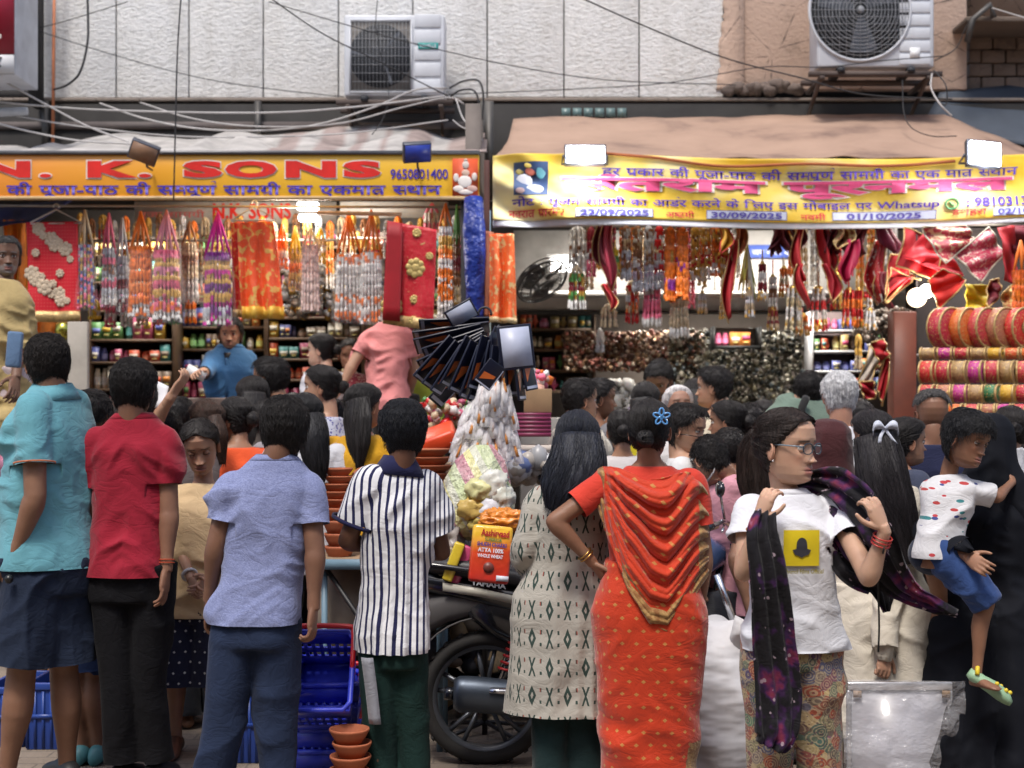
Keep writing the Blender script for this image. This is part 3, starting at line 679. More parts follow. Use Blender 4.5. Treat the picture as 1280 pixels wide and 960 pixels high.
def m_ikat():
 t = NT('ikat_print'); x, y = puvx(t, .006); u = x * (1 / .066); v = y * (1 / .105); row = v.fl(); u = u + row.mod(2.0) * .5 * 0
 cell = u.fl(); fx = (u.fr() - .5).abs(); fy = (v.fr() - .5); ay = fy.abs(); par = (cell + row).mod(2.0)
 d = fx * 5.0 + ay * 3.1; dia = (d < 1.15) * (d > .40); xx = ((fx * 1.9 + .02 - ay).abs() < .10) * (ay < .33) + (fx < .05) * (ay < .11)
 tick = ((fx - .5).abs() < .055) * ((fy - .22).abs() < .075); tick2 = ((fx - .5).abs() < .06) * ((fy + .2).abs() < .06)
 k = (dia * par + xx * par.inv() + tick + tick2).min(1.0)
 c = t.mix(k.v, (.41, .39, .345), (.035, .06, .052)); c = t.mix((tick * (cell.mod(3.0) < .5)).v, c, (.35, .09, .07)); return clothfin(t, c)
def m_saree():
 t = NT('orange_saree'); x, y = puvx(t, .003); u = x * (1 / .05); v = y * (1 / .045); row = v.fl(); u = u + row.mod(2.0) * .5
 fx = (u.fr() - .5).abs(); fy = (v.fr() - .5).abs(); dot = (fx * .9 + fy) < .16
 a = t.n('ShaderNodeAttribute', attribute_name='Col').outputs['Color']; r, g_, b = t.n('ShaderNodeSeparateColor'), 0, 0
 t.ln(a, r.inputs[0]); bord = X(t, r.outputs[0])      # red channel marks the woven gold border
 z = t.noise(t.puv(), 60, 3); gold = t.ramp(z, [(.4, (.24, .10, .03)), (.6, (.42, .25, .09))])
 c = t.mix((dot * .75).v, (.52, .040, .010), (.50, .26, .07)); c = t.mix((bord > .5).v, c, gold); return clothfin(t, c, .62, .3)
def m_floral():
 t = NT('floral_chiffon'); o = t.obj(); w = t.noise(o, 9, 3); c = t.ramp(w, [(.50, (.010, .009, .012)), (.57, (.045, .014, .07)), (.62, (.14, .02, .07)), (.68, (.20, .03, .05)), (.76, (.42, .22, .36))])
 f = t.vor(o, 38); fl = t.vor(t.mapv(o, (1, 1, 1)), 16); k = X(t, f) < .26; k2 = X(t, fl) < .42; c = t.mix((k * k2 * .8).v, c, (.44, .34, .40)); return clothfin(t, c, .7, .1, 600)
def m_paisley():
 t = NT('paisley_print'); o = t.puv(); d = t.vor(o, 30); dd = (X(t, d) * 26.0 + X(t, t.noise(o, 30, 2)) * 5.0).sin()
 c = t.ramp(t.vor(o, 30, out='Color'), [(.15, (.30, .07, .04)), (.35, (.06, .12, .10)), (.5, (.42, .30, .14)), (.65, (.05, .07, .16)), (.8, (.36, .10, .05)), (.95, (.10, .20, .12))])
 c = t.mix(((dd > .35) * .55).v, c, (.46, .36, .22)); c = t.mix(((X(t, t.vor(o, 95)) < .3) * .7).v, c, (.09, .05, .07)); return clothfin(t, c)
def m_dots(base, dot, sp=.035, r=.12, name='dotted'):
 t = NT(name); x, y = puvx(t, .001); v = y * (1 / sp); u = x * (1 / sp) + v.fl().mod(2.0) * .5; k = ((u.fr() - .5).abs() + (v.fr() - .5).abs()) < r
 return clothfin(t, t.mix(k.v, base, dot))
def m_boyprint():
 t = NT('boy_print'); v = t.mapv(t.puv(), (1, 2.6, 1)); q = t.vor(v, 15); col = t.vor(v, 15, out='Color'); c = t.ramp(col, [(.2, (.50, .06, .07)), (.45, (.05, .22, .24)), (.6, (.06, .08, .25)), (.8, (.45, .06, .06))], 'CONSTANT')
 s = t.sep(col)[0]; k = (X(t, q) < .27) * (X(t, s) > .25); return clothfin(t, t.mix(k.v, (.66, .66, .68), c))
def m_leaf():
 t = NT('leaf_print'); v = t.mapv(t.puv(), (1, .5, 1)); q = X(t, t.vor(v, 26)); return clothfin(t, t.mix((q < .38).v, (.55, .60, .60), (.02, .17, .19)))
def m_smallprint(a, b, sc=60, th=.3, name='smallprint'):
 t = NT(name); q = X(t, t.vor(t.obj(), sc)); return clothfin(t, t.mix((q < th).v, a, b))
# ------------------------------------------------------------------ the shoppers nearest the camera
def strip_cloth(name, pts, w, m, root, n=40, k=9, dep=.02, seed=1, wv=None, label=None, thick=.002, up=None, nf=3):
 """a scarf: a folded band swept along pts, width w"""
 c = spline(pts, n); T, N, B = frames(c, up); u = np.linspace(-1, 1, k); w = np.interp(np.linspace(0, 1, n), np.linspace(0, 1, len(w)), w) if not np.isscalar(w) else np.full(n, w)
 Gd = []
 for i in range(n):
  z = dep * np.sin(u * nf * PI + .35 * i / 4 + seed) + .006 * noise(np.stack([u * 4, u * 0 + i * .3, u * 0], 1), seed)
  Gd.append(c[i] + u[:, None] * w[i] * B[i] + z[:, None] * N[i])
 o = part(name, sheet(np.array(Gd)), m, root, smooth=True, solid=thick)
 if label: o['label'] = label
 return o
def bangle(root, wr, el, r=.030, m=None, n=1, off=.03, name='bangle', th=.0028):
 d = nrm(wr - el)
 for i in range(n):
  c = wr - d * (off + i * .012); a = np.linspace(0, 2 * PI, 21); T = d; N = nrm(np.cross(T, [0.3, 1, .2])); B = np.cross(T, N)
  part(name, tube(c + r * (np.cos(a)[:, None] * N + np.sin(a)[:, None] * B), th, 6, caps=False), m or mat('gold', (.55, .33, .10), .3, 1, var=.1), root, smooth=True)
def belt_ring(g, name, u, m, grow, dz=.012, sex='m'):
 R = ring(g, u, g.sex, g.fat, grow, 40); part(name, loft([R - g.u * dz, R + g.u * dz], caps=False), m, g.root, smooth=True, solid=.004)
CM = {}
def build_fg():
 navy = cloth('navy_cotton', (.018, .027, .052), sheen=.04); black = cloth('black_cotton', (.007, .007, .009), sheen=.02); denim = cloth('dark_denim', (.020, .032, .070), sheen=.04);
 # man in the aqua polo
 teal = cloth('aqua_pique', (.14, .37, .44)); g = person('man in an aqua polo shirt and navy shorts, hands down, seen from behind', 60, 418, 5.7, -35, sex='m', fat=.98, skin=(.25, .13, .08), q=3,
  J=dict(shL=(42, 512, -.12), shR=(92, 508, .10), elL=(44, 622, -.17), wrL=(20, 690, -.14), nk=(66, 494, .0), hd=(59, 462, .0), hip=(58, 706, 0), elR=(104, 620, .16), wrR=(98, 690, .3), thL=(40, 730, -.05), thR=(76, 728, .06), knL=(26, 846, -.05), knR=(80, 842, .08), anL=(8, 968, -.03), anR=(84, 962, .12)),
  top=dict(m=teal, sleeve=.62, hem=.515, collar=(teal, 1.), ease=.014, a=.010, sr=1.0), bottom=dict(k='shorts', m=navy, top=.56, w=1.12, up=.02), hyaw=-30, hair=dict(k='short', T=.012, L=.022, c=(.013, .010, .009)),
  hands=dict(L=dict(curl=62)), shoes=(.03, .03, .03))
 cuff = cloth('orange_tipping', (.48, .16, .08))
 j = g.j; d = nrm(j['elL'] - j['shL']); c = j['shL'] + (j['elL'] - j['shL']) * .60; part('sleeve_tipping', tube([c, c + d * .007], .0735 * g.ar, 22, caps=False), cuff, g.root, smooth=True, solid=.003)
 part('keys', ball(j['wrL'] + [-.01, -.05, -.10], .018, 8, 6), mat('dark_metal', (.05, .05, .05), .35, .8), g.root)
 # man in red
 red = cloth('red_jersey', (.30, .014, .032)); g = person('man in a plain red t-shirt and black trousers, seen from behind', 166, 450, 5.75, 6, fat=.88, skin=(.24, .12, .075), q=3, sw=1.08,
  J=dict(shL=(119, 556, 0), shR=(206, 554, 0), elR=(211, 640, -.03), wrR=(208, 708, -.06), elL=(110, 640, .03), wrL=(112, 705, .1), nk=(166, 524, 0), hd=(167, 486, 0), hip=(160, 716, 0), knL=(147, 850, 0), knR=(186, 850, .02), anL=(152, 948, .02), anR=(194, 946, .05)),
  top=dict(m=red, sleeve=.60, hem=.515, ease=.014, a=.010, tilt=.9, collar=(red, 0.), sr=.98), bottom=dict(m=black, top=.56, ease=.006), hyaw=4, hair=dict(k='short', T=.018, L=.030), hands=dict(R=dict(curl=26)), shoes=(.02, .02, .02))
 bangle(g.root, g.j['wrR'], g.j['elR'], .031, mat('red_thread', (.45, .06, .02), .8), 2, .015, 'thread_bracelet', .002)
 # man in the heather blue tee
 t = NT('heather_blue'); cc = t.ramp(t.noise(t.mapv(t.obj(), (1, 1, 2.5)), 160, 2), [(.35, (.17, .20, .37)), (.65, (.28, .32, .53))]); hb = clothfin(t, cc)
 g = person('man in a heather blue t-shirt with one hand on the blue baskets', 357, 498, 5.1, 6, fat=.90, skin=(.20, .10, .062), q=3, sw=1.08,
  J=dict(shL=(288, 612, 0), shR=(386, 612, 0), elL=(270, 682, -.02), wrL=(262, 745, .04), elR=(394, 690, -.04), wrR=(392, 755, -.06), nk=(343, 576, 0), hd=(356, 535, .02), hip=(320, 772, 0), thL=(296, 786, 0), thR=(346, 786, 0), knL=(276, 925, 0), knR=(344, 925, .02), anL=(256, 1035, 0), anR=(350, 1035, 0)),
  top=dict(m=hb, sleeve=.56, hem=.51, ease=.014, a=.011, tilt=.8, collar=(hb, 0.), sr=1.0), bottom=dict(m=denim, top=.58, w=1.08), hyaw=2, hpitch=-8, hair=dict(k='short', T=.020, L=.040), hands=dict(R=dict(curl=46), L=dict(curl=20)), shoes=(.03, .03, .03))
 # boy in striped shirt
 g = person('boy in a navy and white striped shirt with arms folded, back to the camera', 505, 502, 5.3, 14, fat=.74, skin=(.13, .06, .036), q=3,
  J=dict(shL=(462, 605, -.03), shR=(534, 612, .05), elL=(434, 676, -.02), wrL=(468, 684, .14), elR=(552, 690, .10), wrR=(505, 680, .28), nk=(498, 586, .0), hd=(503, 541, .01), hip=(489, 800, 0), thL=(472, 812, 0), thR=(508, 812, .02), knL=(474, 915, 0), knR=(517, 915, .03), anL=(478, 1005, 0), anR=(520, 1005, .03)),
  top=dict(m=m_stripes(), sleeve=.66, hem=.495, ease=.018, a=.009, tilt=.3, sr=1.18, minw=.088, vf=.010, vn=7), bottom=dict(m=cloth('bottle_green', (.012, .034, .030), sheen=.02), w=1.0, top=.58), hyaw=-25, hair=dict(k='boy', T=.021, L=.035, zl=ZL, c=(.008, .009, .013)), hands=dict(L=dict(curl=40)), shoes=(.02, .02, .02))
 nv = cloth('navy_collar', (.018, .02, .07)); R0 = ring(g, .838, 'm', .80, .020); R1 = ring(g, .852, 'm', .80, .014); R2 = ring(g, .866, 'm', .80, .010)
 part('collar', loft([R0 - g.u * .010, R1, R2 + g.u * .004], caps=False), nv, g.root, smooth=True, solid=.005)
 j = g.j; c = j['shL'] + (j['elL'] - j['shL']) * .655; d = nrm(j['elL'] - j['shL']); part('sleeve_band', tube([c, c + d * .014], .098 * g.ar, 22, caps=False), nv, g.root, smooth=True, solid=.003)
 kn = P(470, 838, 5.3); R_ = []
 ks = spline([P(459, 822, 5.19), P(464, 860, 5.19), P(469, 905, 5.195)], 12); part('side_stripe', sheet(np.array([[p + [-.022, .004, 0], p + [0, -.012, 0], p + [.022, -.006, 0]] for p in ks])), cloth('grey_panel', (.28, .29, .33)), g.root, smooth=True, solid=.004)
 # woman in the ikat kurti
 g = person('woman with loose black hair in a cream ikat print kurti, hands in front', 722, 515, 5.35, 4, sex='f', fat=1.06, skin=MID, q=3, sw=1.02,
  J=dict(shL=(676, 625, 0), shR=(766, 622, 0), elL=(655, 690, -.03), wrL=(662, 722, .16), elR=(778, 700, .05), wrR=(760, 735, .2), nk=(722, 600, 0), hd=(722, 553, 0), hip=(706, 750, 0), knL=(690, 890, 0), knR=(730, 890, 0), anL=(690, 1005, 0), anR=(732, 1005, 0)),
  top=dict(m=m_ikat(), name='kurti', sleeve=1.5, hem=.245, ease=.014, flare=.04, a=.006, vf=.008, vn=8, sr=1.12), bottom=dict(m=cloth('deep_green', (.012, .032, .034)), w=1.15), hyaw=8,
  hair=dict(k='long', T=.016, tz=-.09, c=(.010, .012, .020), fall=[(722, 545, 5.27), (722, 575, 5.22), (716, 600, 5.20), (706, 618, 5.19), (696, 640, 5.2)], w=[.082, .10, .112, .095, .05], dep=.42))
 # woman in the orange saree
 build_saree()
 # woman with glasses
 build_glasses_woman()
 # young woman with the white bow
 cream = cloth('cream_cotton', (.60, .55, .46)); g = person('young woman with waist-long black hair, a pale bow and a cream kurta', 1090, 513, 5.95, 12, sex='f', fat=1.1, skin=(.36, .20, .13), q=3,
  J=dict(shL=(1062, 622, 0), shR=(1134, 622, 0), elR=(1114, 730, -.16), wrR=(1107, 812, -.22), elL=(1052, 715, .05), wrL=(1056, 780, .1), nk=(1094, 600, 0), hd=(1090, 553, 0), hip=(1100, 765, 0)),
  top=dict(m=cream, name='kurta', sleeve=1.95, hem=.20, ease=.022, flare=.16, a=.007, vf=.015, vn=8, sr=1.15), bottom=dict(m=cream, w=1.2), hyaw=-32,
  hair=dict(k='long', T=.012, tz=-.05, c=(.012, .010, .012), n=1500, fall=[(1094, 545, 5.87), (1103, 590, 5.81), (1116, 630, 5.78), (1128, 665, 5.77), (1136, 705, 5.77)], w=[.085, .095, .085, .066, .03], dep=.4), hands=dict(R=dict(curl=70)))
 wm = cloth('bow_satin', (.60, .64, .74), .5); c = P(1106, 536, 5.83)
 for s in (-1, 1):
  q = [c, c + [s * .022, -.01, .016], c + [s * .046, -.012, .012], c + [s * .052, -.01, -.018]]
  part('bow_loop', sheet(np.array([[p + [0, 0, -h], p + [0, -.012, 0], p + [0, 0, h]] for p, h in zip(spline(q, 8), np.interp(np.arange(8), [0, 3, 7], [.006, .018, .012]))])), wm, g.root, smooth=True, solid=.003)
  part('bow_tail', sheet(np.array([[p + [-.007, 0, 0], p + [.007, -.003, 0]] for p in spline([c, c + [s * .02, -.01, -.03], c + [s * .034 + .01, -.01, -.062]], 6)])), wm, g.root, smooth=True, solid=.003)
 part('bow_knot', ball(c, (.009, .01, .010), 10, 8), wm, g.root, smooth=True)
 # woman in profile behind the bow
 person('woman in profile with tied hair, half hidden by the long-haired woman', 1126, 522, 6.25, 70, sex='f', skin=(.36, .20, .13), q=2, J=dict(hd=(1133, 560, 0)), top=dict(m=cloth('dusk_blue', (.05, .06, .10)), sleeve=.5), bottom=dict(m=navy), hyaw=78, hair=dict(k='bun', T=.010), face=dict(lip=(.35, .12, .11)))
 build_burqa_and_boy()
 # girl looking down
 tan = cloth('tan_jersey', (.62, .45, .26)); g = person('girl in a tan t-shirt looking down at her hands, facing the camera', 243, 524, 6.3, 178, sex='f', fat=.95, skin=(.36, .20, .13), q=3,
  J=dict(hk=1.12, hd=(250, 568, -.04), nk=(255, 606, .02), shL=(226, 622, 0), shR=(290, 622, 0), elL=(224, 680, -.02), wrL=(238, 722, -.20), elR=(292, 690, 0), wrR=(262, 722, -.18), hip=(250, 748, 0)),
  top=dict(m=tan, sleeve=.55, hem=.47, ease=.02, a=.007), bottom=dict(k='shorts', name='culottes', m=m_dots((.012, .014, .035), (.5, .5, .5), .045, .13, 'dotted_navy'), w=1.2, up=-.14), hyaw=172, hpitch=-24, hroll=6,
  hair=dict(k='pony', T=.009, c=(.016, .013, .012)), face=dict(shut=.75, lip=(.33, .12, .10)), hands=dict(L=dict(curl=45)), shoes=(.12, .05, .03))
 bangle(g.root, g.j['wrL'], g.j['elL'], .030, mat('white_strap', (.6, .6, .62), .4), 1, .02, 'watch_strap', .007)
 # youth behind the two men
 person('youth with short faded hair behind the red shirt, dark top and blue shorts', 112, 489, 6.15, 4, fat=.95, skin=(.24, .12, .075), q=2, J=dict(knL=(100, 850, 0), knR=(118, 850, 0), anL=(104, 935, 0), anR=(124, 935, 0)),
  top=dict(m=cloth('ink_shirt', (.018, .022, .035)), sleeve=.55), bottom=dict(k='shorts', m=cloth('royal_navy', (.018, .035, .10))), hair=dict(k='short', T=.018, L=.03, zl=([0, 35, 55, 72, 88, 100, 120, 150, 180], [.066, .064, .050, .030, .03, .0, -.02, -.03, -.03])), hyaw=2, shoes=(.08, .25, .28))
def build_saree():
 D = 5.15; skin = (.24, .12, .072)
 sm = m_saree(); g = person('woman in an orange saree, one hand on her hip, blue flower clip in her bun', 812, 500, D, 4, sex='f', fat=1.10, skin=skin, q=3, sw=1.05,
  J=dict(shL=(757, 606, 0), shR=(866, 606, 0), elL=(693, 652, -.04), wrL=(738, 700, -.02), elR=(880, 695, 0), wrR=(874, 765, .02), nk=(812, 584, 0), hd=(812, 537, 0), hip=(812, 760, 0), knL=(795, 900, 0), knR=(830, 900, 0), anL=(795, 1020, 0), anR=(832, 1020, 0)),
  top=dict(m=cloth('red_blouse', (.58, .05, .03)), name='blouse', sleeve=.56, hem=.62, ease=.006, a=.003), hyaw=14, hands=dict(L=dict(d=(.55, .25, -.8), n=(.75, .3, .3), curl=25, side=1), R=dict(curl=25)),
  hair=dict(k='bun', T=.010, br=.034, at=(0, -.108, -.035), tz=-.03, c=(.014, .012, .012)))
 H = g.H; zb = g.base
 # lower drape
 R = []
 for z in np.linspace(.06, .63 * H, 26):
  u = z / H; R.append(ring(g, max(u, .50), 'f', 1.10, .030 + .0 * z) * 1.0 + g.u * min(0, u - .50) * H)
 R = np.array(R); ctr = R.mean(1, keepdims=True); k = np.interp(np.linspace(.06, .63, 26), [.06, .3, .5, .63], [.80, .84, .98, .95])[:, None, None]; R = ctr + (R - ctr) * np.concatenate([k, k, k * 0 + 1], 2)
 mb = loft(R)
 def wf(L):
  r, z = L[:, 0], L[:, 2]; d = z + .55 * r + .35 * r * r; n = noise(np.stack([r * 6, L[:, 1] * 3, z * 3], 1), 3)
  return .009 * np.sin(d * 34 + n * 2.2) * sst((.66 - z) / .4) * np.clip(.4 + .9 * noise(np.stack([r * 4, z * 0, z * 5], 1), 8) + .5, 0, 1.3) + folds(L, 91, .005, 4, 8, .9)
 garment(g, 'saree_wrap', mb, .0085, sm, g.root, wf, 3, False, lambda L: np.stack([((L[:, 0] > .055 * 1.4) & (L[:, 2] < .34) & (np.abs(L[:, 0] - .16 + (.3 - L[:, 2]) * .2) < .028)) * 1., 0 * L[:, 0], 0 * L[:, 0]], 1))
 # pallu: a swag draped over the back, from the left shoulder round to the right arm
 n, m = 90, 110; u = np.linspace(0, 1, n); v = np.linspace(0, 1, m); U, Vv = np.meshgrid(u, v, indexing='ij')      # u across the back, v down
 xl, xr = P(737, 0, D)[0], P(884, 0, D)[0]; x = xl + (xr - xl) * U
 top_px = 571 + 30 * np.abs(2 * U - 1) ** 6 + 18 * np.sin(U * PI) + 10 * (U > .5) * (U - .5) * 2 + 8 * np.exp(-((U - .5) / .18) ** 2); bot_px = np.interp(U, [0, .12, .3, .48, .62, .8, .93, 1], [600, 660, 730, 772, 782, 752, 730, 720])
 py = top_px + (bot_px - top_px) * Vv; z = CAMZ + (HZ - py) * D / F
 xc = (x - P(815, 0, D)[0]) / .205; back = D - .135 - .020 * np.clip(Vv, 0, 1) * np.sin(PI * U) + .125 * np.abs(xc) ** 2.3 + .05 * sst((.10 - Vv) / .10)
 # the folds hang in U shapes whose lowest point drifts to the right
 q = Vv * (1.0 + .0 * U); w = noise(np.stack([U.ravel() * 3.2, Vv.ravel() * 2.0, U.ravel() * 0], 1), 31).reshape(U.shape)
 left = sst((.34 - U) / .25)      # pleats running down from the left shoulder
 f1 = np.sin((Vv * 6.0 + w * 1.0 + .35 * U) * 2 * PI); f1 = np.sign(f1) * np.abs(f1) ** .75; f2 = np.sin((U * 15 - Vv * 2.2) * 2 * PI + w * 2)
 dsp = .017 * f1 * (1 - left) * sst(Vv / .12) * (.5 + .7 * (1 - Vv)) + .011 * f2 * left + .005 * np.sin((Vv * 17 + w * 2) * 2 * PI) * (1 - left)
 Gd = np.stack([x, back - dsp, z], -1)
 bord = ((Vv > .865) & (U > .25)) | ((U > .90) & (Vv > .05)) | ((U > .07) & (U < .115)); C = np.stack([bord * 1., bord * 0., bord * 0.], -1).reshape(-1, 3)
 mb = sheet(Gd, col=C); mb.U = [np.stack([(x.ravel() * .8), (z + .35 * (x - xl)).ravel()], 1)]
 part('pallu', mb, sm, g.root, smooth=True, solid=.006)
 # loose end below the swag at the right hip
 bangle(g.root, g.j['wrL'], g.j['elL'], .029, None, 2, .02)
 bangle(g.root, g.j['wrR'], g.j['elR'], .029, mat('black_thread', (.01, .01, .01), .8), 1, .015, 'thread')
 cm = mat('blue_clip', (.12, .36, .75), .25, coat=.5); c = P(827, 521, D - .12)
 for a in range(5):
  an = a * 2 * PI / 5 + .3; p = c + np.array([math.cos(an) * .016, .0, math.sin(an) * .016]); R_ = rotm(0, -an, 0); q = [[math.cos(b) * .015, 0, math.sin(b) * .008] for b in np.linspace(0, 2 * PI, 14)]
  part('clip_petal', tube(p + np.array(q) @ R_.T, .0035, 6, caps=False), cm, g.root, smooth=True)
def build_glasses_woman():
 P = lambda x, y, d: PG(x, y, d - .5)
 D = 4.7; sk = (.55, .34, .235)
 wt = cloth('white_jersey', (.70, .71, .76)); g = person('woman in glasses and white t-shirt lifting a dark floral scarf with both hands', 968, 511, D, 176, sex='f', fat=.87, skin=sk, q=3, sw=.95,
  J=dict(hk=1.16, shL=(936, 640, 0), shR=(1046, 638, 0), elL=(929, 716, -.10), wrL=(947, 652, -.17), elR=(1086, 722, -.24), wrR=(1106, 664, -.30), nk=(985, 618, .01), hd=(983, 566, -.01), hip=(992, 795, 0), thL=(966, 810, 0), thR=(1018, 810, 0), knL=(962, 915, 0), knR=(1024, 915, 0), anL=(962, 1020, 0), anR=(1026, 1020, 0)),
  top=dict(m=wt, sleeve=.45, hem=.495, ease=.018, a=.008, collar=(wt, 0.), sr=1.1), bottom=dict(m=m_paisley(), w=1.22), hyaw=131, hpitch=-3,
  hair=dict(k='pony', T=.008, tz=.03, c=(.020, .013, .011), fall=[(950, 540, 5.27), (942, 565, 5.30), (943, 600, 5.31), (950, 640, 5.30)], w=[.035, .055, .060, .045], dep=.7), face=dict(lip=(.46, .15, .14), look=(4, -2), brow=1.1),
  hands=dict(L=dict(d=(.30, -.15, .85), n=(.8, .6, 0), curl=55, side=-1), R=dict(d=(-.35, -.05, .8), n=(-.5, .85, .0), curl=58, side=1)))
 hf, hc, hs = g.hf, g.hc, g.hs; W2 = lambda p: hc + (np.asarray(p, float) * hs) @ hf.T
 gm = mat('frame_blue', (.03, .05, .075), .25); lens = mat('lens', (.9, .92, .95), .05, alpha=.07, var=0)
 gl = part('glasses', tube(W2([(-.006, .099, .004), (0, .101, .006), (.006, .099, .004)]), .0016, 6), gm, g.root, smooth=True)
 for e in (-1, 1):
  a = np.linspace(0, 2 * PI, 25); rx, rz = .0245, .0165; cx = e * .031
  def pt(aa, k=1.): return np.stack([cx + np.sign(np.cos(aa)) * np.abs(np.cos(aa)) ** .8 * rx * k, .096 - .0006 * (np.abs(cx + np.cos(aa) * rx * k) * 30) ** 2 * 3, -.003 + np.sign(np.sin(aa)) * np.abs(np.sin(aa)) ** .85 * rz * k], 1)
  part('lens_rim', tube(W2(pt(a)), .0020, 6, caps=False), gm, gl, smooth=True)
  part('lens', sheet(np.array([W2(pt(a, k)) for k in (.02, .97)])), lens, gl)
  part('temple_arm', tube(W2([(cx + e * .024, .088, .004), (e * .068, .06, .005), (e * .0765, .0, .006), (e * .076, -.012, -.010)]), .0022, 6), mat('temple_grey', (.20, .27, .33), .3), gl, smooth=True)
 part('ear_stud', ball(W2((.077, .0, -.045)), .004, 8, 6), mat('silver', (.7, .7, .7), .2, 1), g.root, smooth=True)
 # hair scrunchie
 c = P(951, 530, 5.24); a = np.linspace(0, 2 * PI, 20); part('hair_tie', tube(c + np.stack([.014 * np.cos(a), .03 * np.sin(a), .026 * np.cos(a) + .0 * a], 1), .009, 8, caps=False), cloth('hair_tie', (.65, .68, .75)), g.root, smooth=True)
 # print on the shirt: yellow square with a dark ghost outline and a line of small lettering
 yb = mat('yellow_print', (.78, .60, .01), .7); dk = mat('dark_print', (.035, .035, .05), .7)
 c = PG(993, 681, D - .02); hip = g.j['hip']
 def onchest(x, z):      # chest surface in front of the figure
  u = (c[2] + z - g.base) / g.H; R = ring(g, u, 'f', .87, .018 + .011, 60, .086); X_ = c[0] + x; R = R[R[:, 1] < R[:, 1].mean()]; i = np.argsort(R[:, 0]); return np.interp(X_, R[i, 0], R[i, 1])
 def patch(xz, dy):
  return np.array([[c[0] + x, onchest(x, z) - dy, c[2] + z] for x, z in xz])
 k = .058; nn = 9; gx = np.linspace(-k, k, nn); part('print_square', sheet(patch([(x, z) for z in gx for x in gx], .004).reshape(nn, nn, 3)), yb, g.root, smooth=True)
 t_ = np.linspace(0, PI, 13); gh = [(math.cos(a_) * .017, .012 + math.sin(a_) * .022) for a_ in t_] + [(-.018, -.002), (-.030, -.006), (-.026, -.014), (-.021, -.022), (-.012, -.024), (0, -.031), (.012, -.024), (.021, -.022), (.026, -.014), (.030, -.006), (.018, -.002)]
 gp = patch(gh, .007); from mathutils.geometry import tessellate_polygon
 part('print_ghost', MB().add(gp, [list(t3) for t3 in tessellate_polygon([[Vector((a_, b_, 0)) for a_, b_ in gh]])]), dk, g.root)
 v, f = glyphs('Anmol Films Official', 1, .02); lo, hi = v.min(0), v.max(0); s = (v - lo) / (hi - lo + 1e-9); L = patch([(-.052 + a_ * .125, -.083 + b_ * .015) for a_, b_ in s[:, :2]], .006)
 part('print_lettering', MB().add(L, f), mat('olive_print', (.30, .25, .02), .7), g.root)
 fl = m_floral()
 # the scarf: round the neck, one end hanging, the other over the lifted arm
 strip_cloth('scarf', [(P(958, 640, 4.98)), P(954, 668, 4.94), P(960, 720, 4.93), P(966, 800, 4.97), P(972, 870, 4.99), P(970, 918, 4.98), P(962, 935, 4.98)], [.035, .052, .060, .070, .078, .070, .05], fl, g.root, 60, 17, .013, 2, up=(0, -1, 0))
 strip_cloth('scarf', [P(985, 612, 5.33), P(1016, 606, 5.26), P(1046, 620, 5.12), P(1070, 645, 5.05), P(1090, 680, 5.02), P(1106, 710, 5.02), P(1130, 738, 5.03), P(1162, 754, 5.03), P(1196, 767, 5.03)], [.03, .05, .10, .12, .115, .09, .055, .035, .008], fl, g.root, 70, 21, .013, 5, up=(0, -1, .2), nf=4)
 strip_cloth('scarf', [P(1052, 650, 5.16), P(1054, 684, 5.13), P(1062, 704, 5.12), P(1078, 716, 5.11), P(1100, 730, 5.11), P(1108, 765, 5.10)], [.04, .05, .06, .065, .055, .012], fl, g.root, 50, 15, .011, 8, up=(0, -1, 0))
 bm = mat('bangle_brown', (.25, .10, .03), .4); bangle(g.root, g.j['wrL'], g.j['elL'], .028, bm, 1, .035, 'bracelet', .0022)
 bangle(g.root, g.j['wrR'], g.j['elR'], .029, mat('bangle_red', (.5, .04, .03), .3), 3, .02)
 part('watch_cord', tube(spline([g.j['wrR'] + [-.01, -.03, -.05], P(1098, 720, 5.05), P(1099, 780, 5.07), P(1098, 815, 5.08)], 14), .0035, 6), mat('cord_black', (.015, .015, .015), .7), g.root, smooth=True)
